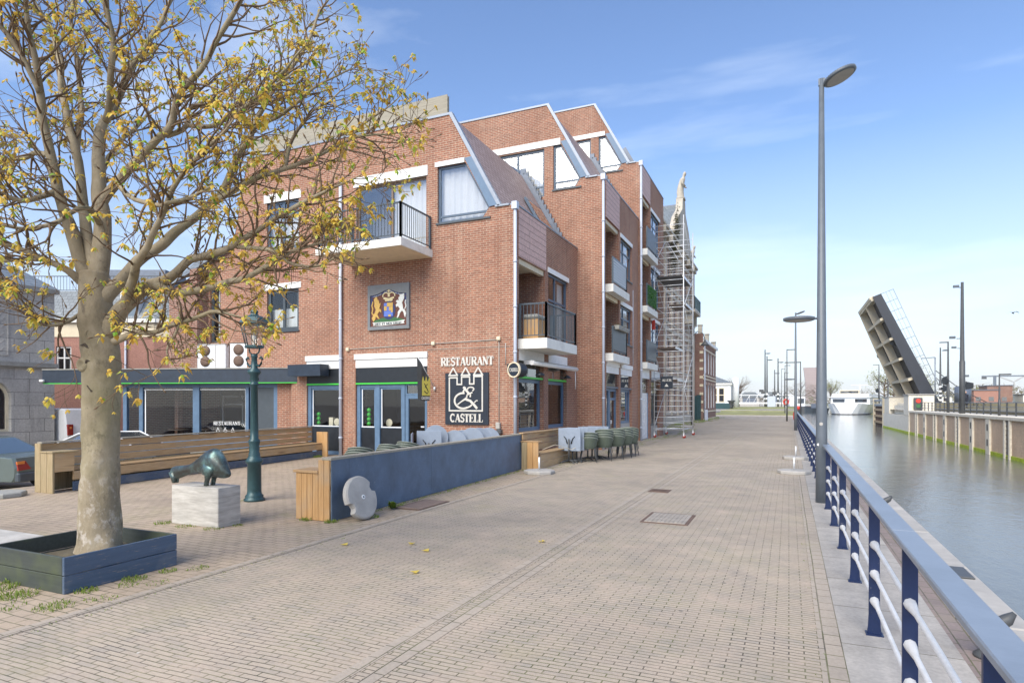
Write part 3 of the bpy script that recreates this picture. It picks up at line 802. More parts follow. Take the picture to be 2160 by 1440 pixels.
lintel(H1, F1, -13.52, -10.58, 9.1, 9.42)
window(H1, F1, trapz, 'blueframe', .07, (), (.12,), curtain=(0,.98,0,.98), sill='darkframe', seed=5, rec=.1, name='gable_window', imat='inside_mid', gl='glass_sky')
lintel(H1, F1, -10.3, -9.24, 9.3, 9.45)
mb = MB(); mb.prism([(-9.23,9.42),(-8.97,9.44),(-8.07,7.83),(-8.365,7.795)], F1, -.02, .035); mb.build('slanted_panel', M['blueframe2'], H1)
window(H1, F1, (-17.48,-15.96,7.35,9.1), 'blueframe', .08, (.5,), (.72,), curtain=(0,.95,0,.7), seed=8, imat='inside_mid', gl='glass_sky'); lintel(H1, F1, -17.6, -15.85, 9.1, 9.4)
window(H1, F1, (-17.48,-15.96,4.4,5.9), 'darkframe', .13, (.5,), (), curtain=(.02,.98,.0,.55), sill='darkframe', seed=9); lintel(H1, F1, -17.6, -15.85, 5.9, 6.12)
window(H1, F1, (-20.4,-19.85,4.1,6.3), 'darkframe', .1, (), (), curtain=(.3,1,0,1), seed=10)
mb = MB()
for k in range(15): F1.box(mb, -17.45+k*.1, -17.40+k*.1, 6.2, 7.25, .0, .012)
mb.build('soldier_course', M['brick_house'], H1)
# left roof slope, slate
mb = MB(); mb.add([(-22.5,16.7,6.38),(-19.2,16.7,7.6),(-19.35,18.6,8.5),(-22.5,18.6,8.3)], [(0,1,2,3)])
mb.add([(-19.2,16.93,7.58),(-18.42,16.93,10.92),(-18.42,22.8,10.92),(-19.2,22.8,7.58)], [(0,1,2,3)]); mb.build('left_roof', M['slate'], H1)
mb = MB(); mb.add([(-22.4,16.95,0),(-22.4,22.8,0),(-22.4,22.8,6.4),(-22.4,16.95,6.4)], [(0,1,2,3)]); mb.build('side_wall', M['brick_dark'], H1)
mb = MB(); F1.box(mb, -20.9, -20.5, 3.07, 6.9, 0, .5); F1.box(mb, -22.35, -20.9, 3.07, 6.3, 0, .28); mb.build('stepped_wall', M['brick_dark'], H1)
# balcony on the front
mb = MB(); F1.box(mb, -13.62, -10.4, 6.44, 6.68, 0, 1.76); bal = mb.build('balcony', M['conc_w'], H1)
mb = MB(); F1.box(mb, -13.58, -10.44, 6.43, 6.438, .02, 1.7); mb.build('soffit', M['soffit'], bal)
mb = MB(); yb = 16.95-1.68
railing(mb, (-13.55,yb,0), (-10.47,yb,0), 6.7, 1.05); railing(mb, (-10.47,16.9,0), (-10.47,yb,0), 6.7, 1.05); railing(mb, (-13.55,16.9,0), (-13.55,yb,0), 6.7, 1.05)
mb.build('railing', M['rail'], bal)
downpipe(H1, [(-14.02,16.86,9.35),(-14.02,16.86,.0)], .055)
downpipe(H1, [(-7.46,16.84,7.6),(-7.46,16.84,.02)], .05, hopper=True)
# stepped lead flashing against the next gable
mb = MB()
for k in range(17):
    t = k/16.; x = -8.0-1.75*t; z = 7.82+3.13*t
    mb.box((x-.12,22.80,z-.05),(x+.11,22.86,z+.26))
mb.box((-8.05,22.55,7.75),(-7.72,22.87,7.9)); mb.build('stepped_flashing', M['lead'], H1)
# roof light
def on_roof(Xc, zp, t, o):  # t 0..1 up the slope, o outwards
    xs, xr = Xc-.43, Xc-2.28; dx, dz = xr-xs, 3.18; L = math.hypot(dx, dz)
    return V((xs+dx*t+o*dz/L, 0, zp-.05+dz*t-o*dx/L))
mb = MB(); pts = [on_roof(-7.5,7.77,t,o) for t, o in ((.04,.03),(.46,.03),(.46,.12),(.04,.12))]
mb.add([p+V((0,20.5,0)) for p in pts]+[p+V((0,22.0,0)) for p in pts], [(0,1,2,3),(7,6,5,4),(0,4,5,1),(1,5,6,2),(2,6,7,3),(3,7,4,0)])
rl = mb.build('roof_light', M['blueframe'], H1)
mb = MB(); pts = [on_roof(-7.5,7.77,t,.125) for t in (.07,.43)]
mb.add([pts[0]+V((0,20.6,0)),pts[0]+V((0,21.9,0)),pts[1]+V((0,21.9,0)),pts[1]+V((0,20.6,0))], [(0,1,2,3)]); mb.build('pane', M['glass_dark'], rl)
# roof vent and timber screen on the roof
mb = MB(); mb.lathe([(.30,10.9),(.30,11.45),(.37,11.5),(.37,11.66),(.33,11.72),(.33,11.86),(.22,11.95)], (-11.2,21.0,0), 20)
for k in range(20):
    a = 6.283*k/20; mb.box((-11.2+.345*math.cos(a)-.012,21.0+.345*math.sin(a)-.012,11.52),(-11.2+.345*math.cos(a)+.012,21.0+.345*math.sin(a)+.012,11.84))
tag(mb.build('roof_vent', M['concrete']), 'pale round vent cap on the flat roof behind the timber screen', 'vent')
r = thing('timber_screen', 'weathered timber board screen along the front edge of the flat roof', 'fence', (-13.5,17.0,10.95))
for k in range(5):
    x0 = -18.27+k*1.68; x1 = x0+1.66
    for j in range(4):
        mb = MB(); zz = 10.98+j*.145
        mb.prism([(x0,zz),(x1,zz),(x1,zz+.165),(x0,zz+.165)], lambda a, b, d, j=j: V((a, 17.04-d-(b-zz)*.1, b)), 0, .022)
        mb.build('board', M['wood_grey'], r)
mb = MB()
for k in range(10): mb.box((-18.2+k*.92-.03,17.07,10.96),(-18.2+k*.92+.03,17.12,11.55))
mb.build('upright', M['wood_grey'], r)

# ground floor openings of the front
def shop_front(u0, u1, doors):
    lintel(H1, F1, u0-.03, u1+.02, 3.26, 3.44, .05); lintel(H1, F1, u0, u1, 2.98, 3.256, .0)
    mb = MB(); F1.box(mb, u0+.01, u1-.01, 2.47, 2.97, -.1, -.02); mb.build('fascia', M['black'], H1)
    mb = MB(); F1.box(mb, u0+.01, u1-.01, 2.42, 2.466, -.1, .01); mb.build('light_strip', M['green_led'], H1)
shop_front(-13.45, -10.6, 1); shop_front(-15.6, -14.1, 0)
def shop_window(u0, u1, z0=.95, z1=2.3):
    w = window(H1, F1, (u0,u1,z0,z1), 'blueframe2', .055, inside=0, rec=.12, name='shop_window')
    mb = MB(); F1.box(mb, u0, u1, .12, z0-.005, -.17, -.12); mb.build('lower_panel', M['black'], w)
    mb = MB(); F1.box(mb, u0+.04, u1-.04, z0+.02, z0+.05, -.13, -.09); F1.box(mb, u0+.05, u0+.075, z0+.05, z1-.05, -.12, -.095); mb.build('white_trim', M['white'], w)
for a, b in ((-13.3,-12.7),(-12.5,-11.62)): shop_window(a, b)
shop_window(-15.45, -14.12)
mb = MB()
for a, b in ((-13.44,-13.302),(-12.698,-12.502),(-11.618,-11.5),(-15.59,-15.452)): F1.box(mb, a, b, .0, 2.41, -.2, -.06)
for a, b in ((-13.302,-12.698),(-12.502,-11.618),(-15.452,-14.12)): F1.box(mb, a, b, 2.302, 2.41, -.2, -.07)
for a, b in ((-13.302,-12.698),(-12.502,-11.618),(-15.452,-14.12)): F1.box(mb, a, b, .0, .118, -.2, -.08)
mb.build('shopfront_frame', M['blueframe2'], H1)
dr = window(H1, F1, (-11.49,-10.62,.02,2.05), 'blueframe2', .12, inside=0, rec=.1, name='door')
mb = MB(); F1.box(mb, -10.86, -10.74, 1.0, 1.04, -.07, -.03); mb.build('handle', M['alu'], dr)
window(H1, F1, (-11.49,-10.62,2.055,2.41), 'blueframe2', .05, inside=0, rec=.1, name='fanlight', gl='glass_sky')
# the dark box awning at the left opening
mb = MB(); F1.box(mb, -16.0, -14.55, 2.72, 3.12, .06, .5); mb.build('awning_case', M['navy'], H1)
# restaurant room behind
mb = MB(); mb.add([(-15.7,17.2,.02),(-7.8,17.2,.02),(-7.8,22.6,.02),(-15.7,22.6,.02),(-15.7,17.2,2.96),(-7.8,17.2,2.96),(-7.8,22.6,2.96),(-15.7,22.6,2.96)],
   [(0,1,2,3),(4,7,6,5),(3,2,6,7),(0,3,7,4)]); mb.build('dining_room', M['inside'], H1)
for u, n in ((-13.16,4),(-11.72,4),(-15.36,3)):
    mb = MB()
    for k in range(n): mb.ball((u, 17.3, 1.08+k*.155), .075, 8)
    mb.build('green_ball_string', M['green_led'], H1)
for u, z in ((-12.33,1.12),(-14.55,1.12)):
    mb = MB(); mb.lathe([(.13,0),(.135,.01),(.12,.02)], (0,0,0), 20, Matrix.Translation((u,17.32,z)) @ Matrix.Rotation(R(90),4,'X')); mb.build('plate', M['cream'], H1)
mb = MB(); mb.box((-14.9,17.3,.98),(-14.72,17.42,1.28)); mb.build('menu_card', M['cream'], H1)
for x, y in ((-12.2,18.6),(-14.6,18.8),(-9.4,18.4)):
    mb = MB(); mb.lathe([(.02,2.9),(.02,2.2),(.04,2.19),(.20,2.0),(.21,1.98)], (x,y,0), 14); mb.build('pendant_lamp', M['alu'], H1)
# canal side of the nearest house
boards(H1, S1, 17.15, 19.45, 6.24, 7.72)
loggia(H1, S1, 17.2, 19.4, 3.74, 6.22)
window(H1, S1, (19.72,21.75,3.9,6.25), 'blueframe', .08, (.42,), (.62,), curtain=(.75,1,0,.95), seed=11, imat='inside_mid')
lintel(H1, S1, 19.66, 21.82, 6.25, 6.42)
bal = slab_balcony(H1, S1, 17.12, 19.95, 3.73, .95, .3, 'canal_balcony')
mb = MB(); xo = -7.5+.9
railing(mb, (-7.45,17.17,0), (xo,17.17,0), 3.74, 1.06); railing(mb, (xo,17.17,0), (xo,19.9,0), 3.74, 1.06); railing(mb, (xo,19.9,0), (-7.45,19.9,0), 3.74, 1.06)
mb.build('railing', M['rail'], bal)
window(H1, S1, (17.2,19.28,.9,2.55), 'blueframe2', .11, (), (), inside=0, rec=.16, name='shop_window', gl='glass_sky')
window(H1, S1, (19.72,21.65,.92,2.55), 'blueframe2', .11, (), (), inside=0, rec=.16, name='shop_window')
for a, b in ((17.2,19.28),(19.72,21.65)):
    mb = MB(); S1.box(mb, a, b, 2.56, 2.62, -.16, -.02); mb.build('light_strip', M['green_led'], H1)
    mb = MB(); S1.box(mb, a, b, 2.63, 3.1, -.18, -.14); mb.build('upper_pane', M['glass_dark'], H1)
    lintel(H1, S1, a, b, 3.1, 3.46, .02)
for y in (18.0, 20.6):
    mb = MB(); mb.path([(-7.36,y,2.9),(-7.2,y,2.85),(-7.12,y,2.72)], .012, 6); mb.lathe([(.05,0),(.16,-.1),(.15,-.11)], (-7.12,y,2.76), 12); mb.build('wall_lamp', M['black'], H1)
r = thing('awning', 'rolled white awning tube above the restaurant canal windows', 'awning', (-7.25,20,3.0))
mb = MB(); mb.tube((-7.2,17.5,3.03),(-7.2,21.9,3.03),.075,n=12); mb.build('roller', M['white'], r)
mb = MB(); mb.box((-7.45,17.6,3.08),(-7.15,21.8,3.11)); mb.build('hood', M['concrete'], r)
mb = MB()
for y in (17.6,19.7,21.7): mb.box((-7.5,y-.02,2.98),(-7.2,y+.02,3.1))
mb.build('bracket', M['alu'], r)
mb = MB(); mb.tube((-7.2,21.75,2.95),(-7.2,21.75,2.3),.018,n=8); mb.build('crank', M['white'], r)
r = thing('storage_box', 'wooden storage box with grey cushion on the canal balcony', 'box', (-7.2,17.8,3.74))
mb = MB(); mb.bbox((-7.45,17.4,3.745),(-6.95,18.1,4.35),.01); mb.build('box', M['wood_z'], r)
mb = MB(); mb.bbox((-7.45,17.35,4.36),(-6.93,18.12,4.5),.05); mb.build('cushion', M['concrete_d'], r)

# ---------------------------------------------------------------- middle house
tr2 = [(-8.5,10.2),(-7.6,10.2),(-7.37,10.52),(-8.17,11.95),(-8.5,11.95)]
hf = [rect(-10.9,-8.88,10.0,11.9), tr2]
hs = [rect(23.35,25.4,6.42,9.0), rect(25.7,27.7,7.2,8.8), rect(23.35,25.4,3.74,6.1), rect(25.7,27.7,4.35,5.95), rect(23.45,25.4,0,3.42), rect(25.7,27.76,0,3.42)]
H2, F2, S2 = gable_house('middle brick gabled house with the striped blue balcony screen', 22.9, 29.08, -6.5, 10.48, None, hf, hs)
window(H2, F2, (-10.9,-8.88,10.0,11.9), 'blueframe', .08, (.42,), (.22,), curtain=(.45,.97,0,1), seed=21, imat='inside_mid', gl='glass_sky'); lintel(H2, F2, -11.3, -8.2, 11.95, 12.2)
window(H2, F2, tr2, 'blueframe', .07, (), (.17,), curtain=(0,.98,0,.98), sill='darkframe', seed=22, imat='inside_mid', name='gable_window', gl='glass_sky')
mb = MB(); mb.prism([(-8.18,12.06),(-7.93,12.08),(-7.07,10.55),(-7.365,10.515)], F2, -.02, .035); mb.build('slanted_panel', M['blueframe2'], H2)
boards(H2, S2, 23.32, 25.42, 9.02, 10.43)
for z0, z1 in ((6.42,9.0),(3.74,6.1)): loggia(H2, S2, 23.35, 25.4, z0, z1)
for z0, z1, s in ((7.2,8.8,23),(4.35,5.95,24)):
    window(H2, S2, (25.7,27.7,z0,z1), 'blueframe', .08, (.35,), (.68,), curtain=(.5,1,0,1), sill='darkframe', seed=s, imat='inside_mid', gl='glass_sky'); lintel(H2, S2, 25.62, 27.78, z1, z1+.17)
for z in (6.4, 3.72):
    b = slab_balcony(H2, S2, 23.3, 25.95, z, .32)
    mb = MB(); railing(mb, (-6.22,23.34,0), (-6.22,25.5,0), z+.01, 1.05); railing(mb, (-6.22,25.5,0), (-6.5,25.5,0), z+.01, 1.05); mb.build('railing', M['rail'], b)
mb = MB()
for k in range(9):
    z = 6.52+k*.105; mb.box((-6.205,23.38,z),(-6.195,25.46,z+.05))
mb.build('blue_stripe', M['rail_top'], H2)
mb = MB(); mb.box((-6.215,23.38,6.5),(-6.208,25.46,7.46)); mb.build('white_screen', M['white'], H2)
mb = MB(); mb.box((-6.21,23.38,3.86),(-6.2,25.46,4.72)); mb.build('dark_screen', M['darkframe'], H2)
for y in (23.6, 24.2, 24.8):
    r = thing('flower_box', ['first grey flower box from the downpipe on the dark balcony rail', 'middle grey flower box on the dark balcony rail', 'last grey flower box on the dark balcony rail'][int((y-23.6)/.59)], 'flower box', (-6.12,y+.25,4.68), group='flower boxes on the balcony rail')
    mb = MB(); mb.prism([(-6.22,4.83),(-6.20,4.67),(-6.04,4.67),(-6.02,4.83)], lambda a, b, d: V((a, d, b)), y, y+.52); mb.build('trough', M['concrete_d'], r)
    mb = MB()
    for k in range(30):
        px, py = -6.12+random.uniform(-.08,.08), y+random.uniform(.04,.48); h = random.uniform(.03,.12)
        mb.add([(px-.01,py,4.82),(px+.01,py,4.82),(px+random.uniform(-.04,.04),py+random.uniform(-.04,.04),4.82+h)], [(0,1,2)])
    mb.build('plants', M['ivy'], r)
downpipe(H2, [(-6.44,22.82,10.3),(-6.44,22.82,.02)], .05, hopper=True)
downpipe(H2, [(-6.455,27.78,6.9),(-6.455,27.78,3.5)], .012)
mb = MB()
for k in range(17):
    t = k/16.; x = -7.0-1.75*t; z = 10.53+3.13*t
    mb.box((x-.12,29.0,z-.05),(x+.11,29.06,z+.26))
mb.build('stepped_flashing', M['lead'], H2)
for a, b in ((23.45,25.4),(25.7,27.76)):
    lintel(H2, S2, a, b, 3.26, 3.44, .05); lintel(H2, S2, a, b, 2.98, 3.256, .0)
    mb = MB(); S2.box(mb, a, b, 2.45, 2.97, -.14, -.08); mb.build('fascia', M['glass_dark'], H2)
    mb = MB(); S2.box(mb, a, b, 2.38, 2.445, -.14, -.02); mb.build('ledge', M['lead'], H2)
window(H2, S2, (23.48,24.3,.5,2.37), 'blueframe2', .09, inside=.6, rec=.14, name='shop_window', gl='glass_sky')
d2 = window(H2, S2, (24.34,25.38,.02,2.37), 'blueframe2', .11, (), (.82,), inside=.6, rec=.14, name='door')
mb = MB(); S2.box(mb, 24.42, 24.46, .95, 1.1, -.1, -.05); mb.build('handle', M['alu'], d2)
window(H2, S2, (25.72,27.74,.9,2.37), 'blueframe2', .1, (.75,), (), inside=.6, rec=.14, name='shop_window', gl='glass_sky')
mb = MB(); S2.box(mb, 25.72, 27.74, .05, .895, -.16, -.1); mb.build('lower_panel', M['concrete'], H2)
# ---------------------------------------------------------------- tallest house
tr3 = [(-8.45,12.95),(-7.52,12.95),(-7.29,13.25),(-8.11,14.72),(-8.45,14.72)]
hf = [rect(-10.6,-8.85,12.9,14.7), tr3]
hs = [rect(29.25,31.3,9.12,11.75), rect(31.6,33.8,9.6,11.55), rect(29.25,31.3,6.42,8.85), rect(31.6,33.8,6.9,8.7), rect(29.25,31.3,3.74,6.1), rect(31.6,33.8,4.3,6.0), rect(29.3,31.1,0,3.42), rect(31.6,33.8,0,3.42)]
H3, F3, S3 = gable_house('tallest brick gabled house with the green hedge balcony screen behind the scaffold', 29.1, 35.0, -6.42, 13.2, None, hf, hs)
window(H3, F3, (-10.6,-8.85,12.9,14.7), 'blueframe', .08, (.5,), (.2,), curtain=(0,1,0,1), seed=31, imat='inside_mid', gl='glass_sky'); lintel(H3, F3, -11.0, -8.14, 14.74, 14.95)
window(H3, F3, tr3, 'blueframe', .07, (), (.17,), curtain=(0,.98,0,.98), sill='darkframe', seed=32, imat='inside_mid', name='gable_window', gl='glass_sky')
mb = MB(); mb.prism([(-8.12,14.8),(-7.86,14.82),(-6.99,13.27),(-7.285,13.245)], F3, -.02, .035); mb.build('slanted_panel', M['blueframe2'], H3)
boards(H3, S3, 29.22, 31.32, 11.77, 13.14)
for z0, z1 in ((9.12,11.75),(6.42,8.85),(3.74,6.1)): loggia(H3, S3, 29.25, 31.3, z0, z1)
for z0, z1, s in ((9.6,11.55,33),(6.9,8.7,34),(4.3,6.0,35)):
    window(H3, S3, (31.6,33.8,z0,z1), 'blueframe2', .09, (.4,), (.7,), curtain=(.0,1,0,1), sill='darkframe', seed=s, imat='inside_mid', gl='glass_sky'); lintel(H3, S3, 31.5, 33.9, z1, z1+.17)
for z, m_ in ((9.1,'rail'),(6.4,'hedge'),(3.72,'rail')):
    b = slab_balcony(H3, S3, 29.2, 31.75, z, .32)
    mb = MB(); railing(mb, (-6.14,29.24,0), (-6.14,31.4,0), z+.01, 1.05); mb.build('railing', M['rail'], b)
    mb = MB(); mb.box((-6.12,29.28,z+.13),(-6.11,31.36,z+1.0)); mb.build('screen', M['darkframe'] if m_ == 'rail' else M['hedge'], b)
mb = MB(); rnd = random.Random(3)
for k in range(900):
    p = V((-6.09+rnd.uniform(-.02,.03), rnd.uniform(29.25,31.4), rnd.uniform(6.45,7.42))); a = V((rnd.uniform(-.3,.3), rnd.uniform(-1,1), rnd.uniform(-1,1)))*.045; b = V((rnd.uniform(-.5,.5), rnd.uniform(-1,1), rnd.uniform(-1,1)))*.03
    mb.add([p-a, p+b, p+a, p-b], [(0,1,2,3)])
mb.build('leaf_screen', M['hedge'], H3)
downpipe(H3, [(-6.36,29.02,13.0),(-6.36,29.02,.02)], .055, hopper=True)
for a, b in ((29.3,31.1),(31.6,33.8)):
    lintel(H3, S3, a, b, 2.98, 3.44, .03)
    mb = MB(); S3.box(mb, a, b, 2.3, 2.97, -.14, -.08); mb.build('fascia', M['glass_dark'], H3)
mb = MB(); S3.box(mb, 29.32, 31.05, .03, 2.28, -.12, -.07); gd = mb.build('garage_door', M['van'], H3)
mb = MB(); S3.box(mb, 31.06, 31.1, .0, 2.28, -.14, -.04); mb.build('frame', M['blueframe2'], gd)
window(H3, S3, (31.62,33.78,.6,2.28), 'darkframe', .1, (.5,), (), inside=.5, rec=.14, name='shop_window')
mb = MB(); S3.box(mb, 31.62, 33.78, .0, .59, -.16, -.1); mb.build('lower_panel', M['concrete'], H3)
r = thing('hanging_sign', 'square navy hanging sign with white lettering behind the scaffold', 'sign', (-6.1,31.3,2.6))
mb = MB(); mb.box((-5.86,31.18,2.5),(-5.26,31.22,3.1)); mb.build('board', M['sign_navy'], r)
mb = MB(); mb.box((-6.42,31.19,3.0),(-5.86,31.21,3.03)); mb.box((-6.42,31.19,2.55),(-5.86,31.21,2.58)); mb.build('bracket', M['black'], r)
SIGN_PL = Pl((-5.92,31.175,0),(1,0,0),(0,-1,0)); SIGN_ROOT = r

# wiring on the front: top-level little boxes and cable
r = thing('cable_conduit', 'pale cable conduit with junction boxes across the restaurant front', 'conduit', (-11,16.9,3.6))
mb = MB(); mb.path([(-13.7,16.93,3.62),(-8.1,16.93,3.72)], .012, 6); mb.path([(-8.04,16.93,3.7),(-8.04,16.93,1.2)], .012, 6); mb.path([(-7.82,16.93,3.6),(-7.82,16.93,2.95)], .012, 6); mb.path([(-10.6,16.935,3.5),(-7.7,16.935,3.5)], .006, 5)
mb.build('pipe', M['concrete'], r)
for x, z in ((-13.75,3.62),(-10.35,3.69),(-8.04,3.75)):
    mb = MB(); mb.bbox((x-.06,16.86,z-.06),(x+.06,16.945,z+.06),.015); mb.build('junction_box', M['cream'], r)
r = thing('power_socket', 'grey outdoor power socket low on the wall beside the black sign', 'socket', (-8.04,16.88,1.0))
mb = MB(); mb.bbox((-8.12,16.84,1.0),(-7.98,16.945,1.2),.015); mb.build('box', M['concrete'], r)
mb = MB(); mb.bbox((-8.08,16.80,.86),(-7.92,16.94,.995),.02); mb.lathe([(.02,-.1),(.03,0)], (-8.0,16.88,.85), 8); mb.build('plug', M['dark_post'], r)
tag(MB().path([(-8.1,16.84,1.1),(-8.6,16.5,.95),(-9.2,16.2,.85)], .008, 5).build('power_cable', M['cream']), 'thin pale cable hanging from the power socket to the stacked tables', 'cable')
# ---------------------------------------------------------------- lettering and emblems
# serif capitals as strokes: (points, width); unit height 1
TH, TN, SF = .17, .065, .05
def arc(cx, cy, rx, ry, a0, a1, n=12):
    return [(cx+rx*math.cos(R(a0+(a1-a0)*i/n)), cy+ry*math.sin(R(a0+(a1-a0)*i/n))) for i in range(n+1)]
def serif(x, y, w=.30): return ([(x-w/2, y), (x+w/2, y)], SF)
GL = {
 'R': (.74, [([(.17,0),(.17,1)],TH), serif(.17,.025), ([(.03,.975),(.45,.975)],SF), (arc(.42,.75,.2,.225,90,-90),.12), ([(.2,.53),(.42,.53)],TN), ([(.40,.53),(.66,.02)],TH), serif(.68,.025,.2)]),
 'E': (.66, [([(.17,0),(.17,1)],TH), ([(.03,.975),(.6,.975)],SF), ([(.03,.025),(.62,.025)],SF), ([(.2,.52),(.46,.52)],TN), ([(.59,.98),(.59,.78)],SF), ([(.61,.02),(.61,.24)],SF), ([(.45,.64),(.45,.4)],SF)]),
 'S': (.60, [(arc(.31,.74,.2,.23,30,270),.13), (arc(.30,.26,.21,.235,90,-150),.13), ([(.5,.98),(.5,.72)],SF), ([(.09,.02),(.09,.28)],SF)]),
 'T': (.66, [([(.33,0),(.33,.98)],TH), serif(.33,.025,.34), ([(.03,.965),(.63,.965)],.07), ([(.045,.98),(.045,.72)],SF), ([(.615,.98),(.615,.72)],SF)]),
 'A': (.76, [([(.38,.99),(.66,.02)],TH), ([(.38,.97),(.12,.02)],TN), ([(.2,.32),(.56,.32)],TN), serif(.11,.025,.24), serif(.66,.025,.28)]),
 'U': (.74, [([(.17,.98),(.17,.3)],TH), (arc(.37,.3,.2,.27,180,360),.1), ([(.58,.3),(.58,.98)],TN), serif(.17,.975), serif(.58,.975,.24)]),
 'N': (.76, [([(.14,0),(.14,.98)],TN), ([(.12,.97),(.62,.04)],TH), ([(.62,.02),(.62,.98)],TN), serif(.13,.025,.26), serif(.08,.975,.2), serif(.62,.975,.26)]),
 'C': (.70, [(arc(.38,.5,.28,.46,48,312,18),.14), ([(.61,.98),(.61,.7)],SF)]),
 'L': (.62, [([(.17,0),(.17,1)],TH), serif(.17,.975), ([(.03,.025),(.58,.025)],SF), ([(.575,.02),(.575,.28)],SF)]),
 'D': (.74, [([(.17,0),(.17,1)],TH), (arc(.25,.5,.38,.465,90,-90,14),.12)]),
 'I': (.34, [([(.17,0),(.17,1)],TH), serif(.17,.025), serif(.17,.975)]),
 'M': (.9, [([(.12,0),(.12,1)],.09), ([(.12,.98),(.45,.1)],.14), ([(.45,.1),(.78,.98)],.08), ([(.78,0),(.78,1)],.15)]),
 'O': (.74, [(arc(.37,.5,.28,.45,0,360,20),.12)]),
 'P': (.66, [([(.17,0),(.17,1)],TH), (arc(.38,.74,.2,.23,90,-90),.12), ([(.2,.975),(.4,.975)],SF), ([(.2,.51),(.4,.51)],TN)]),
 "'": (.2, [([(.1,1),(.1,.75)],.1)]), ' ': (.35, []),
}
def ribbon(mb, pl, pts, w, d0, d1):
    n = len(pts); P = [V(p) for p in pts]; L = []; Rr = []
    for i in range(n):
        t = (P[min(i+1,n-1)]-P[max(i-1,0)]); t.normalize(); nr = V((-t.y, t.x)); ww = w[i] if hasattr(w, '__len__') else w
        L.append(P[i]+nr*ww/2); Rr.append(P[i]-nr*ww/2)
    for i in range(n-1):
        mb.prism([tuple(L[i]), tuple(L[i+1]), tuple(Rr[i+1]), tuple(Rr[i])], pl, d0, d1)
def letters(mb, pl, text, u0, z0, h, width=None, d0=.0, d1=.02, bold=1.0, slope=0):
    tot = sum(GL[c][0] for c in text); sx = h if width is None else width/tot
    u = u0; k = 0
    for c in text:
        for pts, w in GL[c][1]:
            k += 1
            ribbon(mb, pl, [(u+a*sx, z0+b*h+slope*(u-u0)) for a, b in pts], w*(sx+h)/2*bold, d0, d1+(k % 7)*.0006)
        u += GL[c][0]*sx

r = thing('restaurant_sign', 'black restaurant sign with silver castle outline and white letters above it', 'sign', (-9.1,16.9,1.1))
mb = MB(); F1.box(mb, -9.9, -8.38, 1.12, 2.73, .01, .06); mb.build('panel', M['sign_navy'], r)
mb = MB(); letters(mb, F1, 'RESTAURANT', -10.08, 2.96, .26, 1.86, .0, .035, bold=1.35); mb.build('upper_lettering', M['sign_silver'], r)
mb = MB(); letters(mb, F1, 'CASTELL', -9.72, 1.2, .25, 1.16, .062, .075, bold=1.35); mb.build('lower_lettering', M['sign_silver'], r)
mb = MB(); k = 0
def seg(pts, w=.045):
    global k; k += 1
    ribbon(mb, F1, pts, w, .061, .078+(k % 9)*.0007)
cx = [-9.74,-9.46,-9.30,-9.02,-8.87,-8.58]
for p in ([(cx[0],1.56),(cx[0],2.6)], [(cx[5],1.56),(cx[5],2.6)], [(cx[0]-.02,1.55),(cx[5]+.02,1.55)], [(cx[0],2.58),(cx[1]+.02,2.58)], [(cx[1],2.58),(cx[1],2.36)], [(cx[1]-.02,2.37),(cx[2]+.02,2.37)], [(cx[2],2.36),(cx[2],2.59)],
          [(cx[2]-.02,2.6),(cx[3]+.02,2.6)], [(cx[3],2.59),(cx[3],2.38)], [(cx[3]-.02,2.38),(cx[4]+.02,2.38)], [(cx[4],2.38),(cx[4],2.61)], [(cx[4]-.02,2.61),(cx[5]+.02,2.61)]): seg(p)
for a, b in ((cx[0],cx[1]),(cx[2],cx[3]),(cx[4],cx[5])):
    m_ = (a+b)/2; seg([(a-.03,2.655),(b+.03,2.655)]); seg([(a-.01,2.65),(m_,2.89)]); seg([(b+.01,2.65),(m_,2.89)])
# flourish mark
sg = [([(-9.16,2.28),(-9.25,2.13)],.05), ([(-9.24,2.29),(-9.06,2.10),(-9.02,2.06)],.07), (arc(-8.98,2.22,.11,.06,200,-60,10),.04), ([(-8.92,2.12),(-9.10,2.05),(-9.12,1.98)],.045),
      (arc(-9.25,1.86,.30,.24,80,300,18),.06), ([(-9.05,2.08),(-8.99,2.06),(-9.00,1.97)],.05), ([(-9.1,1.98),(-9.45,1.74)],.04), (arc(-9.15,1.70,.2,.2,130,60,6),.05), ([(-9.14,1.9),(-9.0,1.86),(-8.85,1.72),(-8.76,1.62)],.075), ([(-8.86,1.8),(-8.78,1.87),(-8.74,1.86)],.035), (arc(-9.2,1.84,.3,.2,290,330,6),.05)]
for p, w_ in sg: seg(p, w_)
mb.build('castle_emblem', M['sign_silver'], r)
# hanging sign lettering on the canal side
mb = MB(); letters(mb, SIGN_PL, 'ALER', .12, 2.86, .12, .48, .0, .006, bold=1.3); mb.prism([(.26,2.6),(.36,2.76),(.46,2.6)], SIGN_PL, 0, .006); mb.build('lettering', M['sign_silver'], SIGN_ROOT)

# round barrel sign at the corner
r = thing('round_sign', 'round barrel shaped sign on the house corner by the downpipe', 'sign', (-7.3,16.6,2.6))
Mx = Matrix.Translation((-7.28,16.6,2.76)) @ Matrix.Scale(.88,4) @ Matrix.Rotation(R(-14),4,'Z') @ Matrix.Rotation(R(90),4,'X')
mb = MB(); mb.lathe([(.235,-.25),(.245,-.2),(.245,.15),(.235,.2)], (0,0,0), 28, Mx); mb.build('barrel', M['sign_navy'], r)
mb = MB(); o = 28
for k in range(o):
    a0, a1 = 6.2832*k/o, 6.2832*(k+1)/o
    mb.prism([(.22*math.cos(a0),.22*math.sin(a0)),(.22*math.cos(a1),.22*math.sin(a1)),(.26*math.cos(a1),.26*math.sin(a1)),(.26*math.cos(a0),.26*math.sin(a0))], lambda a, b, d: Mx @ V((a,b,d)), .15, .225)
mb.build('rim', M['cream'], r)
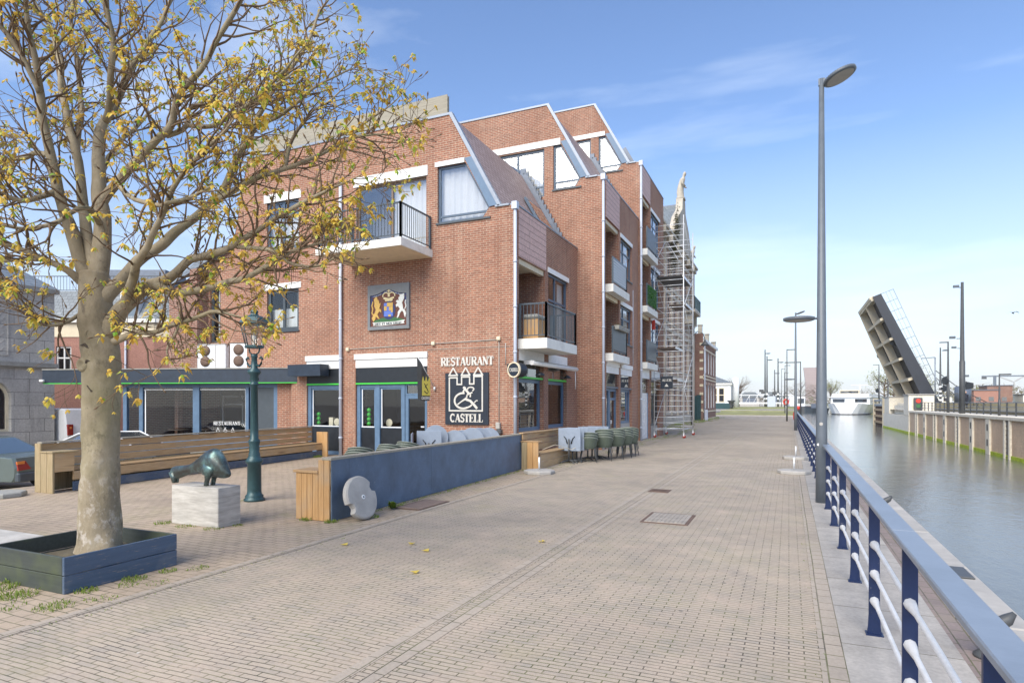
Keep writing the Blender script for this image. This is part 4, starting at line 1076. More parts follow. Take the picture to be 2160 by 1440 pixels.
PLR = lambda a, b, d=0: Mx @ V((a, b, d))
mb = MB(); letters(mb, PLR, "'CASTELL", -.19, -.06, .12, .37, .2, .208); mb.build('lettering', M['sign_silver'], r)
mb = MB(); mb.box((-7.62,16.6,2.7),(-7.5,16.945,2.95)); mb.build('bracket', M['black'], r)

# flag
r = thing('flag', 'grey flag with yellow castle print on a slanted pole beside the door', 'flag', (-10.35,16.8,2.2))
FL = Pl((-10.3,16.9,0),(-.12,-1,0),(1,-.12,0))
mb = MB(); mb.tube(FL(-.03,2.24,0), FL(.86,3.25,.0), .014, n=8); mb.lathe([(.03,-.06),(.04,0),(.03,.06)], FL(0,2.25,0), 10); mb.build('pole', M['alu'], r)
mb = MB(); n = 10
def wv(i): return .02*math.sin(i*1.1)
vs = []
for i in range(n+1):
    u = .22+.62*i/n; vs += [FL(u, 2.28+(u)*1.13-.02, wv(i)), FL(u*.9+.05, 1.86+.12*(i/n)*.0, wv(i)+.01*i/n)]
mb.add(vs, [(2*i,2*i+1,2*i+3,2*i+2) for i in range(n)], True); fl = mb.build('cloth', M['flagcloth'], r)
mb = MB(); FL2 = lambda a, b, d=0: FL(a, b, .035+d)
mb.prism([(.26,2.02),(.66,2.02),(.66,2.48),(.26,2.48)], FL2, 0, .004)
for a in (.26,.41,.56): mb.prism([(a,2.482),(a+.1,2.482),(a+.05,2.62)], FL2, 0, .004)
mb.build('castle_print', M['yellow'], r)
mb = MB(); ribbon(mb, FL2, [(.56,2.4),(.44,2.26),(.36,2.14),(.42,2.08),(.56,2.16)], .03, .0045, .007); ribbon(mb, FL2, [(.4,2.38),(.52,2.3),(.38,2.2)], .025, .0045, .008); mb.build('flourish', M['black'], r)
FLT = lambda a, b, d=0: FL2(.68-a, b, d)
mb = MB(); letters(mb, FLT, 'CASTELL', 0, 1.9, .09, .44, .0, .004); mb.build('lettering', M['white'], r)

# royal crest panel on the front
r = thing('crest_panel', 'painted crest panel with lion, unicorn and crown in a grey frame', 'crest', (-12.05,16.9,4.2))
EU, EZ = -12.06, 4.97
def E2(a, b, d=0): return F1(EU+a, EZ+b, d)
mb = MB(); top = [(-.72+.144*i, .40+.16*math.exp(-((-.72+.144*i)/.33)**2)) for i in range(11)]
mb.prism([(-.72,-.64)]+[(.72,-.64)]+top[::-1], E2, .01, .055); mb.build('panel', M['emb_brown'], r)
mb = MB()
mb.prism([(-.82,-.75),(.82,-.75),(.82,-.642),(-.82,-.642)], E2, .0, .09); mb.prism([(-.82,-.64),(-.722,-.64),(-.722,.74),(-.82,.74)], E2, .0, .09); mb.prism([(.722,-.64),(.82,-.64),(.82,.74),(.722,.74)], E2, .0, .09)
for i in range(10): mb.prism([top[i], top[i+1], (top[i+1][0], .74), (top[i][0], .74)], E2, .0, .088)
mb.build('frame', M['emb_grey'], r)
mb = MB()
for i in range(10): mb.prism([(top[i][0],top[i][1]-.07), (top[i+1][0],top[i+1][1]-.07), (top[i+1][0],top[i+1][1]-.004), (top[i][0],top[i][1]-.004)], E2, .055, .062)
mb.prism([(-.715,.05),(-.63,.05),(-.63,.31),(-.715,.31)], E2, .055, .0615); mb.prism([(.63,.05),(.715,.05),(.715,.31),(.63,.31)], E2, .055, .0615)
mb.build('blue_border', M['emb_blue'], r)
mb = MB(); rnd = random.Random(5)
for k in range(24):
    a = -.6+1.2*k/23
    if k in (7,8,15,16): continue
    z = .40+.16*math.exp(-(a/.33)**2)-.062
    h_ = .036; mb.prism([(a-.012,z),(a-.004,z),(a-.004,z+h_),(a-.012,z+h_)], E2, .062, .066)
    if k % 2: mb.prism([(a-.004,z+h_*.4),(a+.012,z+h_*.4),(a+.012,z+h_*.6),(a-.004,z+h_*.6)], E2, .062, .0657)
    if k % 3: mb.prism([(a+.012,z),(a+.02,z),(a+.02,z+h_),(a+.012,z+h_)], E2, .062, .0663)
mb.build('upper_lettering', M['emb_white'], r)
mb = MB(); mb.prism([(-.6,-.45),(-.25,-.36),(.25,-.36),(.6,-.44),(.55,-.50),(-.55,-.52)], E2, .055, .06); mb.build('mound', M['emb_green'], r)
mb = MB(); mb.prism([(.26*math.cos(t)+.02,-.13+.30*math.sin(t)) for t in [6.2832*i/20 for i in range(20)]], E2, .055, .064); mb.build('garter', M['emb_blue'], r)
sh = lambda x0, x1, z0, z1: [(x0,z0),(x1,z0),(x1,z1),(x0,z1)]
for q in (sh(-.17,-.06,.02,.12), sh(-.06,.02,-.13,-.01), sh(-.17,-.0,-.32,-.14), sh(.0,.10,-.26,-.135), sh(.1,.18,-.32,-.2)): mb = MB(); mb.prism(q, E2, .064, .072); mb.build('blue_quarter', M['emb_lblue'], r)
for q in (sh(-.055,.18,.0,.13), sh(.025,.18,-.13,-.005), sh(.105,.18,-.195,-.135), sh(-.17,-.065,-.13,.015), sh(.0,.095,-.33,-.265)): mb = MB(); mb.prism(q, E2, .064, .0715); mb.build('gold_quarter', M['emb_gold'], r)
mb = MB()
ribbon(mb, E2, arc(-.10,.36,.12,.10,-20,200,12), .035, .056, .072); ribbon(mb, E2, arc(.14,.36,.12,.10,-20,200,12), .035, .056, .073)
mb.prism([(-.2,.26),(.02,.21),(.24,.26),(.22,.32),(.02,.27),(-.18,.32)], E2, .056, .075); mb.prism([(-.12,.18),(.16,.18),(.18,.24),(.02,.205),(-.14,.24)], E2, .056, .0745)
mb.prism(sh(.0,.04,.46,.58), E2, .062, .07); mb.prism(sh(-.035,.075,.505,.54), E2, .062, .0712); mb.prism(sh(-.02,.06,.32,.45), E2, .056, .0693)
mb.build('crown', M['emb_pale'], r)
lion = [(-.60,-.47),(-.52,-.40),(-.50,-.30),(-.40,-.38),(-.34,-.40),(-.38,-.35),(-.44,-.24),(-.36,-.14),(-.28,-.18),(-.29,-.10),(-.36,-.04),(-.32,.06),(-.30,.14),(-.36,.12),(-.38,.22),(-.45,.28),(-.44,.34),(-.52,.34),(-.58,.26),(-.55,.16),(-.56,.04),(-.50,-.08),(-.54,-.18),(-.62,-.28),(-.66,-.36)]
mb = MB(); mb.prism(lion, E2, .055, .075); ribbon(mb, E2, [(-.6,-.25),(-.66,-.18),(-.62,-.06),(-.66,.06),(-.62,.2)], .04, .055, .07); mb.build('lion', M['emb_gold'], r)
uni = [(.66,-.40),(.62,-.30),(.60,-.22),(.54,-.16),(.46,-.24),(.42,-.34),(.36,-.40),(.34,-.38),(.38,-.28),(.38,-.2),(.46,-.1),(.38,.0),(.32,-.04),(.3,.04),(.36,.1),(.3,.15),(.36,.2),(.42,.17),(.40,.26),(.46,.32),(.44,.36),(.56,.38),(.62,.40),(.63,.26),(.58,.16),(.54,.1),(.57,.0),(.58,-.1),(.66,-.16),(.70,-.26)]
mb = MB(); mb.prism(uni, E2, .055, .075); ribbon(mb, E2, [(.64,-.12),(.69,-.02),(.66,.1),(.68,.18)], .035, .055, .07); mb.build('unicorn', M['emb_white'], r)
mb = MB(); mb.prism([(-.62,-.60),(-.58,-.56),(-.64,-.50),(-.30,-.50),(.30,-.50),(.66,-.46),(.60,-.53),(.64,-.58),(.3,-.60),(-.3,-.62)], E2, .062, .07); mb.build('ribbon', M['emb_white'], r)
mb = MB(); letters(mb, E2, 'DIEU ET MON DROIT', -.55, -.595, .075, 1.08, .07, .074, bold=1.3); mb.build('lower_lettering', M['sign_navy'], r)

# ---------------------------------------------------------------- restaurant extension
A = math.atan2(-2.71, -8.46)
EXT = Pl((-16.02,16.95,0), (math.cos(A), math.sin(A), 0), (math.sin(A)*1, -math.cos(A)*1, 0))
if EXT.n.y > 0: EXT.n = -EXT.n
r = thing('restaurant_extension', 'single storey glazed restaurant extension with navy fascia and green strip', 'extension', (-20,16,0))
def eb(name, mat, *bs, par=None):
    mb = MB()
    for b in bs: EXT.box(mb, *b)
    return mb.build(name, M[mat], par or r)
eb('fascia', 'navy', (-.0,10.04,2.53,3.02,-.35,.0))
eb('roof_slab', 'concrete_d', (0,10.04,3.022,3.06,-4.2,.03), (0.1,10.0,2.53,3.0,-4.2,-.36))
eb('light_strip', 'green_led', (.02,10.0,2.5,2.53,-.04,.015))
eb('brick_pier', 'brick', (.0,.9,0,2.5,-.5,-.28))
eb('wall_end', 'brick', (6.95,7.0,0,2.5,-4,-.45))
eb('plinth', 'concrete_d', (.0,7.0,-.6,-.002,-4,-.3))
posts = [(.9,1.05),(1.75,1.95),(2.02,2.14),(3.95,4.2),(6.2,6.35),(6.85,7.0)]
eb('frame', 'blueframe2', *[(a,b,.0,2.49,-.44,-.3) for a, b in posts], (.9,7.0,2.36,2.5,-.46,-.31), (.9,7.0,.0,.55,-.42,-.32))
eb('door_panel', 'darkframe', (1.05,1.75,.0,2.36,-.4,-.35))
mb = MB()
for a, b in ((2.14,3.95),(4.2,6.2),(6.35,6.85)): mb.add([EXT(a,.55,-.36),EXT(b,.55,-.36),EXT(b,2.36,-.36),EXT(a,2.36,-.36)], [(0,1,2,3)])
gp = mb.build('pane', M['glass'], r)
eb('white_trim', 'white', (2.16,3.93,2.27,2.3,-.35,-.34), (2.145,2.17,.56,2.3,-.352,-.34), (4.22,6.18,2.27,2.3,-.35,-.34), (6.1,6.14,.56,2.3,-.352,-.34))
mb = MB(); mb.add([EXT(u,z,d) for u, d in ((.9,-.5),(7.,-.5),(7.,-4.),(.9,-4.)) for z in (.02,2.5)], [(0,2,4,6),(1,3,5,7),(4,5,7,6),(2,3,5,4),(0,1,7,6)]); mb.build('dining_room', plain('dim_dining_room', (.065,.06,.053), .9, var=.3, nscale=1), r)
eb('inner_window', 'white', (5.2,5.26,.9,2.1,-3.98,-3.9),(4.3,4.36,.9,2.1,-3.98,-3.9),(4.36,5.2,2.04,2.1,-3.98,-3.9),(4.36,5.2,1.7,1.76,-3.98,-3.9),(3.3,3.36,.9,2.1,-3.98,-3.9),(2.6,2.66,.9,2.1,-3.98,-3.9),(2.66,3.3,2.04,2.1,-3.98,-3.9),(2.66,3.3,1.7,1.76,-3.98,-3.9))
mb = MB()
for u, d in ((3.1,-1.6),(3.5,-2.6),(5.1,-1.6),(5.6,-2.6)):
    p = EXT(u,0,d); mb.lathe([(.012,2.5),(.012,2.05),(.05,2.02),(.07,1.94),(.21,1.84),(.22,1.80)], p, 16)
mb.build('pendant_lamp', M['black'], r)
mb = MB()
for u in (2.6,3.5,4.6,5.6):
    p = EXT(u,0,-1.5); mb.lathe([(.25,.0),(.04,.05),(.04,.72),(.38,.73),(.38,.76)], p, 14)
mb.build('dining_table', M['brown'], r)
mb = MB(); EX2 = lambda a, b, d=0: EXT(3.42-a, b, -.352+d)
letters(mb, EX2, 'RESTAURANT', 0, .98, .13, 1.05, .0, .003)
for a in (.18,.46,.76):
    ribbon(mb, EX2, [(a-.07,.72),(a+.07,.72)], .016, 0, .0031); ribbon(mb, EX2, [(a-.07,.72),(a,.88)], .016, 0, .0034); ribbon(mb, EX2, [(a+.07,.72),(a,.88)], .016, 0, .0037)
mb.build('window_lettering', M['white'], r)
r2 = thing('security_camera', 'white security camera at the left end of the navy fascia', 'camera', EXT(9.95,2.5,.15))
mb = MB(); p = EXT(9.95,2.62,.12); mb.bbox(p-V((.11,.04,.04)), p+V((.11,.04,.04)), .012); mb.build('body', M['white'], r2)
mb = MB(); mb.tube(EXT(9.95,2.6,.1), EXT(9.95,2.55,-.02), .02); mb.build('bracket', M['concrete'], r2)
def ac(u, label, w_, h_, d_):
    r = thing('condenser_unit', label, 'air conditioner', EXT(u,3.06,-.8), group='outdoor air conditioning units on the extension roof')
    mb = MB(); 
    mb.prism([(u-w_/2,3.1),(u+w_/2,3.1),(u+w_/2,3.1+h_),(u-w_/2,3.1+h_)], EXT, -.75-d_, -.75); b = mb.build('casing', M['van'], r)
    for j in range(2):
        p = EXT(u+w_*.22, 3.1+h_*(.28+.46*j), -.74); Mx = Matrix.Translation(p) @ Matrix.Rotation(math.atan2(EXT.n.y, EXT.n.x)-R(90), 4, 'Z') @ Matrix.Rotation(R(-90), 4, 'X')
        mb = MB(); mb.lathe([(.2*h_/.9,-.0),(.2*h_/.9,.012),(.05,.02)], (0,0,0), 20, Mx)
        mb.build('fan', M['rust'], b)
    mb = MB(); EXT.box(mb, u-w_*.16, u-w_*.14, 3.12, 3.08+h_, -.748, -.738); EXT.box(mb, u-w_/2, u+w_/2, 3.1+h_+.002, 3.13+h_, -.76-d_, -.73); mb.build('cover_strip', M['rust'] if u < 3 else M['concrete'], b)
    mb = MB(); EXT.box(mb, u-w_/2+.05, u-w_/2+.12, 3.06, 3.1, -.75-d_, -.76); EXT.box(mb, u+w_/2-.12, u+w_/2-.05, 3.06, 3.1, -.75-d_, -.76); mb.build('foot', M['dark_post'], r)
ac(3.75, 'left white double fan air conditioner on the extension roof', 1.12, .88, .4)
ac(2.4, 'right white double fan air conditioner with rusty top on the extension roof', 1.2, .92, .4)

# ---------------------------------------------------------------- plaza furniture
def plank_run(root, x0, y0, x1, y1, zs, th, mat, name='plank', off=0, gap=.022, split=2):
    # horizontal boards from (x0,y0) to (x1,y1)
    a, b = V((x0,y0,0)), V((x1,y1,0)); L = (b-a).length; u = (b-a)/L; n = V((-u.y,u.x,0)); P = Pl(a, u, n)
    for i, (z0, z1) in enumerate(zs):
        cuts = [0] + sorted(L*(k+random.uniform(-.2,.2))/split for k in range(1, split)) + [L]
        for c0, c1 in zip(cuts, cuts[1:]):
            mb = MB(); P.box(mb, c0+.002, c1-.002, z0+gap/2, z1-gap/2, off, off+th); mb.build(name, M[mat], root)
# left bench with high plank back
r = thing('plank_bench', 'long weathered plank bench with high back along the left of the terrace', 'bench', (-14,11,0))
bx0, by0, bx1, by1 = -13.75, 7.45, -14.75, 16.3
plank_run(r, bx0, by0, bx1, by1, [(.5,.66),(.66,.82),(.82,.98)], .04, 'wood_y', off=.0, split=3)
plank_run(r, bx0+.42, by0+.35, bx1+.42, by1, [(.22,.42)], .035, 'wood_y', off=-.02, split=2)
plank_run(r, bx0+.44, by0+.35, bx1+.44, by1, [(.0,.21)], .03, 'planter_blue', 'kickboard', off=-.0, split=2)
plank_run(r, bx0+.02, by0+.2, bx1+.02, by1, [(.0,.5)], .02, 'wood_old', 'lower_back', off=.01, split=4)
mb = MB()
a, b = V((bx0,by0,0)), V((bx1,by1,0)); u = (b-a).normalized(); P = Pl(a, u, V((-u.y,u.x,0)))
if P.n.x < 0: sgn = -1
else: sgn = 1
for k in range(3):
    mb = MB(); P.box(mb, .1, (b-a).length, .425, .455, sgn*(.02+.14*k), sgn*(.15+.14*k)); mb.build('seat_plank', M['wood_y'], r)
mb = MB(); P.box(mb, -.04, (b-a).length, .985, 1.01, -.06, .06); mb.build('top_rail', M['wood_grey'], r)
for k in range(3):
    mb = MB(); xx = bx0-.12+k*.2; mb.bbox((xx,by0-.06,0),(xx+.19,by0-.02,.98 if k == 0 else .8),.004); mb.build('end_board', M['wood_old'], r)
mb = MB(); mb.bbox((bx0+.08,by0-.08,.8),(bx0+.5,by0+.42,.83),.006); mb.build('arm_rest', M['wood_old'], r)
mb = MB(); mb.box((bx0+.44,by0-.02,.42),(bx0+.47,by0+.35,.8)); mb.build('side_board', M['wood_y'], r)
mb = MB(); mb.bbox((-14.55,16.28,.0),(-14.1,16.34,.82),.004); mb.build('end_board', M['wood_z'], r)

# blue plywood fence bench
r = thing('plywood_fence', 'long blue painted plywood terrace fence with a wooden end face', 'fence', (-6.4,11.5,0))
fx0, fy0, fx1, fy1 = -6.30, 7.38, -6.58, 15.35
a, b = V((fx0,fy0,0)), V((fx1,fy1,0)); u = (b-a).normalized(); LF = (b-a).length; P = Pl(a, u, V((u.y,-u.x,0)))
for c0, c1 in ((0,.42),(.42,3.02),(3.02,5.62),(5.62,LF)):
    mb = MB(); P.box(mb, c0+.002, c1-.002, .01, .93, -.018, random.uniform(-.004,.003)); mb.build('sheet', M['ply_blue'], r)
mb = MB(); P.box(mb, -.03, LF, .931, .965, -.16, .012); mb.build('cap_board', M['wood_grey'], r)
mb = MB(); P.box(mb, 3.2, 5.6, .2, .93, -.06, -.03); P.box(mb, .05, 3.1, .2, .93, -.06, -.03); mb.build('backing', M['wood_y'], r)
ex = [(-.02,.11),(-.13,.11),(-.24,.11),(-.35,.11),(-.46,.11),(-.57,.11)]
for i, (o, w_) in enumerate(ex):
    mb = MB(); mb.bbox((fx0+o-w_+.003,fy0-.03,.008),(fx0+o-.003,fy0+.0,.93 if i < 2 else .72),.003); mb.build('end_board', M['wood_z'], r)
mb = MB(); mb.bbox((fx0-.72,fy0-.05,.725),(fx0-.235,fy0+.36,.765),.004); mb.build('arm_rest', M['wood_x'], r)
mb = MB(); mb.box((fx0-.66,fy0+.002,.02),(fx0-.64,fy0+.35,.72)); mb.build('side_board', M['wood_y'], r)
mb = MB(); P.box(mb, .38, LF-.2, .4, .44, -.62, -.1); mb.build('seat', M['wood_y'], r)

# second plank bench in front of the canal windows
r = thing('plank_bench', 'plank bench with high back in front of the restaurant canal windows', 'bench', (-6.2,17,0))
plank_run(r, -6.12, 15.25, -6.3, 19.2, [(.45,.62),(.62,.79),(.79,.96)], .035, 'wood_y', off=.4, split=2)
plank_run(r, -6.12, 15.5, -6.3, 19.2, [(.0,.2),(.2,.4)], .03, 'wood_y', off=.0, split=2)
for k in range(3):
    mb = MB(); mb.box((-6.48+k*.12,15.5,.405),(-6.37+k*.12,19.1,.43)); mb.build('seat_plank', M['wood_y'], r)
for k in range(3):
    mb = MB(); xx = -6.55+k*.165; mb.bbox((xx,15.2,0),(xx+.155,15.235,.74),.003); mb.build('end_board', M['wood_z'] if k else M['wood_old'], r)
mb = MB(); mb.bbox((-6.6,15.19,.745),(-6.06,15.5,.77),.005); mb.build('arm_rest', M['wood_x'], r)
mb = MB(); mb.box((-6.62,15.2,.965),(-6.5,19.2,.99)); mb.build('top_rail', M['wood_y'], r)

# planter box
r = thing('planter_box', 'square planter box of chipped blue boards around the chestnut trunk', 'planter', (-6.8,4.15,0))
qx0, qx1, qy0, qy1 = -7.44, -6.2, 3.55, 4.72
for z0, z1 in ((.0,.168),(.174,.345)):
    mb = MB(); mb.bbox((qx1-.03,qy0,z0),(qx1,qy1,z1),.004); mb.build('board', M['planter_blue'], r)
    mb = MB(); mb.bbox((qx0,qy0-.0,z0),(qx1-.032,qy0+.03,z1),.004); mb.build('board', M['planter_shade'], r)
    mb = MB(); mb.bbox((qx0,qy1-.03,z0),(qx1-.032,qy1,z1),.004); mb.build('board', M['planter_shade'], r)
    mb = MB(); mb.bbox((qx0-.0,qy0+.032,z0),(qx0+.03,qy1-.032,z1),.004); mb.build('board', M['planter_shade'], r)
mb = MB(); n = 14; vs = []
for i in range(n+1):
    for j in range(n+1):
        x = qx0+.03+(qx1-qx0-.06)*i/n; y = qy0+.03+(qy1-qy0-.06)*j/n
        vs.append((x,y,.17+.05*noise.noise(V((x*3,y*3,0)))+.06*math.exp(-((x+6.83)**2+(y-4.22)**2)/.12)))
mb.add(vs, [(i*(n+1)+j,(i+1)*(n+1)+j,(i+1)*(n+1)+j+1,i*(n+1)+j+1) for i in range(n) for j in range(n)], True); mb.build('soil', M['brick_moss'], r)

# plinth and bronze
mb = MB(); mb.bbox((-8.42,6.32,0),(-7.45,6.72,.575),.008)
tag(mb.build('stone_plinth', M['travertine']), 'pale travertine plinth under the bronze sculpture', 'plinth')
r = thing('bronze_sculpture', 'abstract green bronze animal sculpture lying on the stone plinth', 'sculpture', (-7.95,6.5,.575))
# skin body: tail left, shoulder hump right, snout pointing down
def skin(name, verts, edges, radii, mat, par, sub=2, root=0):
    me = bpy.data.meshes.new(name); me.from_pydata(verts, edges, [])
    o = bpy.data.objects.new(name, me); COL.objects.link(o)
    m1 = o.modifiers.new('skin', 'SKIN'); m2 = o.modifiers.new('sub', 'SUBSURF'); m2.levels = sub; m2.render_levels = sub
    me.skin_vertices[0].data[root].use_root = True
    for i, rr in enumerate(radii):
        me.skin_vertices[0].data[i].radius = rr if hasattr(rr, '__len__') else (rr, rr)
    dg = bpy.context.evaluated_depsgraph_get(); dg.update()
    nm = bpy.data.meshes.new_from_object(o.evaluated_get(dg))
    bpy.data.objects.remove(o); nm.name = name
    nm.polygons.foreach_set('use_smooth', [True]*len(nm.polygons)); nm.materials.clear(); nm.materials.append(mat)
    q = bpy.data.objects.new(name, nm); COL.objects.link(q); q.parent = par
    return q
def ellring(c, ax, ry, rz, n=16, squash=1.0, roll=0):
    # ring in the plane across axis ax (in x-z plane), ry sideways, rz along the normal of ax
    ax = V(ax).normalized(); side = V((0,1,0)); nrm = ax.cross(side).normalized()
    return [V(c)+side*ry*math.cos(2*math.pi*i/n+roll)+nrm*rz*math.sin(2*math.pi*i/n+roll) for i in range(n)]
mb = MB()
spine = [(-.705,.15,.03,.05),(-.70,.15,.045,.085),(-.62,.15,.05,.11),(-.49,.175,.042,.095),(-.38,.20,.042,.08),(-.28,.225,.052,.075),(-.14,.275,.08,.10),(-.005,.32,.11,.145),(.13,.345,.135,.20),(.22,.345,.14,.215),(.29,.335,.135,.215),(.35,.30,.11,.185),(.41,.265,.09,.15),(.46,.225,.066,.10),(.505,.195,.042,.06),(.54,.18,.018,.022)]
rings = [ellring((x,0,z), (1,0,.0), a_, b_, 18) for x, z, a_, b_ in spine]
mb.loft(rings)
mb.build('body', M['bronze'], r, local=True)
bpy.data.objects[r.children[0].name].modifiers.new('sub', 'SUBSURF').render_levels = 1
mb = MB()
for sy in (-.055, .06): mb.loft([ellring((.13+x,sy,z),(0,0,1),w1,w2,10) for x, z, w1, w2 in ((-.02,.0,.03,.045),(-.02,.02,.03,.042),(0,.09,.032,.04),(.03,.18,.05,.07),(.04,.26,.06,.09))])
mb.build('leg', M['bronze'], r, local=True)
mb = MB()
for sy in (-.02, .03): mb.loft([ellring((-.66+x,sy,z),(0,0,1),w1,w2,10) for x, z, w1, w2 in ((.03,.0,.025,.03),(.02,.06,.03,.05),(0,.16,.05,.07))])
mb.build('hind_foot', M['bronze'], r, local=True)
mb = MB(); mb.loft([ellring((.18+x,-.125+abs(x)*.2,.23+z),(1,0,.3),.03,w2,12) for x, z, w2 in ((-.12,-.0,.01),(-.08,0,.07),(0,.01,.10),(.08,.02,.08),(.14,.03,.02))])
mb.build('shoulder_plate', M['bronze'], r, local=True)

# lantern post
r = thing('lantern_post', 'cast iron green street lantern standing on the plaza', 'street lamp', (-8.97,8.4,0))
mb = MB(); mb.lathe([(.185,0),(.185,.04),(.155,.06),(.165,.09),(.13,.13),(.125,.18),(.122,.68),(.15,.70),(.155,.74),(.12,.79),(.10,.83),(.105,.86),(.085,.90),(.095,.96),(.085,1.0),(.105,1.08),(.105,1.11),(.075,1.14),(.072,1.3),(.060,2.10),(.085,2.12),(.085,2.15),(.055,2.18),(.085,2.22),(.07,2.30),(.115,2.34),(.12,2.38),(.06,2.44),(.05,2.62),(.06,2.64),(.06,2.68),(.03,2.7)], (-8.97,8.4,0), 16); mb.build('post', M['lamp_green'], r)
for s_ in (-1, 1):
    mb = MB(); mb.path([(-8.97+s_*x, 8.4, z) for x, z in ((.04,2.5),(.12,2.47),(.17,2.52),(.2,2.6),(.16,2.64),(.13,2.60))], [.025,.022,.02,.022,.018,.014], 8)
    mb.path([(-8.97+s_*x, 8.4, z) for x, z in ((.04,2.68),(.11,2.72),(.13,2.78),(.12,2.83))], .014, 8); mb.build('scroll_bracket', M['lamp_green'], r)
def sq(h0, h1, z0, z1, n=6): 
    return [[V((-8.97+w_*math.cos(2*math.pi*(k+.5)/n), 8.4+w_*math.sin(2*math.pi*(k+.5)/n), z)) for k in range(n)] for w_, z in ((h0,z0),(h1,z1))]
mb = MB(); mb.lathe([(.16,2.80),(.175,2.81),(.175,2.84),(.165,2.85)], (-8.97,8.4,0), 6, smooth=False); mb.build('lantern_base', M['lamp_green'], r); mb = MB(); mb.lathe([(.265,3.235),(.285,3.25),(.28,3.27),(.21,3.36),(.08,3.41),(.06,3.44),(.075,3.46),(.06,3.5),(.02,3.52),(.03,3.56),(.008,3.62)], (-8.97,8.4,0), 6, smooth=False)
mb.build('lantern_roof', M['lamp_green'], r)
mb = MB(); lo, hi = sq(.155,.25,2.85,3.24)
for k in range(6): mb.tube(lo[k], hi[k], .009, n=5)
mb.build('lantern_frame', M['lamp_green'], r)
mb = MB(); lo, hi = sq(.15,.245,2.852,3.236); mb.loft([lo, hi], smooth=False, caps=False); mb.build('lantern_glass', M['glass_lamp'], r)
mb = MB(); mb.lathe([(.018,2.82),(.018,2.96),(.03,2.97),(.03,3.12),(.015,3.14)], (-8.97,8.4,0), 10); mb.build('bulb', M['white'], r)

# ---------------------------------------------------------------- chairs and tables
def chair_shape(root):
    # bucket shell
    mb = MB(); n = 16; rows = 7; vs = []
    for j in range(rows):
        t = j/(rows-1)
        for i in range(n+1):
            a = math.pi*(-.12+1.24*i/n)
            hgt = .43+t*(.20+.13*math.sin(math.pi*i/n)**1.0); rx = .23+.06*t; ry = .22+.09*t
            vs.append((rx*math.cos(a), ry*math.sin(a)*1.0-.0, hgt))
    mb.add(vs, [(j*(n+1)+i, j*(n+1)+i+1, (j+1)*(n+1)+i+1, (j+1)*(n+1)+i) for j in range(rows-1) for i in range(n)], True)
    sh_ = mb.build('backrest', M['rattan'], root, local=True)
    sh_.modifiers.new('solid', 'SOLIDIFY').thickness = .014
    mb = MB(); mb.path([V(v)+V((0,0,.004)) for v in vs[-(n+1):]], .012, 6); mb.build('rim', M['rattan_rim'], root, local=True)
    mb = MB(); mb.loft([[V((.225*k*math.cos(2*math.pi*i/20), .225*k*math.sin(2*math.pi*i/20)*1.02, z)) for i in range(20)] for k, z in ((.9,.41),(1,.42),(1,.44),(.9,.447))]); mb.build('seat', M['rattan'], root, local=True)
    for sx in (-1, 1):
        for sy in (-1, 1):
            mb = MB(); mb.tube((sx*.17,sy*.16,.43),(sx*.24,sy*.23+.02*sy,.0),.012,.01,n=6); mb.build('leg', M['dark_post'], root, local=True)
CH = thing('wicker_chair', 'bottom wicker chair of the nearest stack beside the folded tables', 'chair', (-5.55,18.0,0), R(200), group='stacked wicker tub chairs')
chair_shape(CH)
stacks = [((-5.55,18.0),'nearest stack beside the folded tables',3,200), ((-5.25,18.65),'second stack from the front beside the folded tables',4,195), ((-5.05,19.35),'third stack from the front beside the folded tables',4,190), ((-4.95,20.05),'fourth stack from the front beside the folded tables',4,190), ((-4.92,20.75),'farthest stack beside the folded tables',4,185),
          ((-8.9,11.3),'left stack behind the blue plywood fence',3,200), ((-8.85,12.4),'middle stack behind the blue plywood fence',3,190), ((-9.0,13.4),'right stack behind the blue plywood fence',3,180)]
nm = {2: ['lower','upper'], 3: ['bottom','middle','top'], 4: ['bottom','second lowest','second highest','top'], 5: ['bottom','second lowest','middle','second highest','top']}
for (x, y), where, n, rz in stacks:
    for k in range(n):
        if where.startswith('nearest') and k == 0: continue
        again(CH, nm[n][k]+' wicker chair of the '+where, (x-.015*k, y+.07*k, (.07 if y > 15 else .05)*k - (0 if y > 15 else .06)), R(rz+random.uniform(-5,5)))
def folded_table(loc, rz, label, square=True, legs=True):
    # tilted flip-top table: top stands upright
    r = thing('folded_table', label, 'table', loc, rz, group='flip top terrace tables folded upright')
    mb = MB()
    if square: mb.bbox((-.34,-.012,.36),(.34,.012,1.04),.006)
    else: mb.lathe([(.345,-.012),(.35,-.006),(.35,.006),(.345,.012)], (0,0,0), 36, Matrix.Translation((0,0,.70)) @ Matrix.Rotation(R(90),4,'X'))
    mb.build('tabletop', M['table_top'], r, local=True)
    mb = MB(); mb.tube((0,.07,.05),(0,.07,.72),.025,n=8); mb.build('column', M['dark_post'], r, local=True)
    mb = MB()
    for k in range(4):
        a = R(45+90*k); mb.path([(0,.07,.09),(.2*math.cos(a),.07+.2*math.sin(a),.06),(.33*math.cos(a),.07+.33*math.sin(a),.012)], [.022,.02,.014], 6)
    mb.build('foot', M['dark_post'], r, local=True)
    if square:
        mb = MB()
        for s_ in (-1,1): mb.path([(s_*.06,.03,.58),(s_*.1,.025,.72),(s_*.17,.02,.80)], [.018,.016,.012], 6)
        mb.build('fold_bracket', M['black'], r, local=True)
    return r
T = folded_table((-5.98,17.5,0), R(184), 'nearest square folded table at the end of the plank bench')
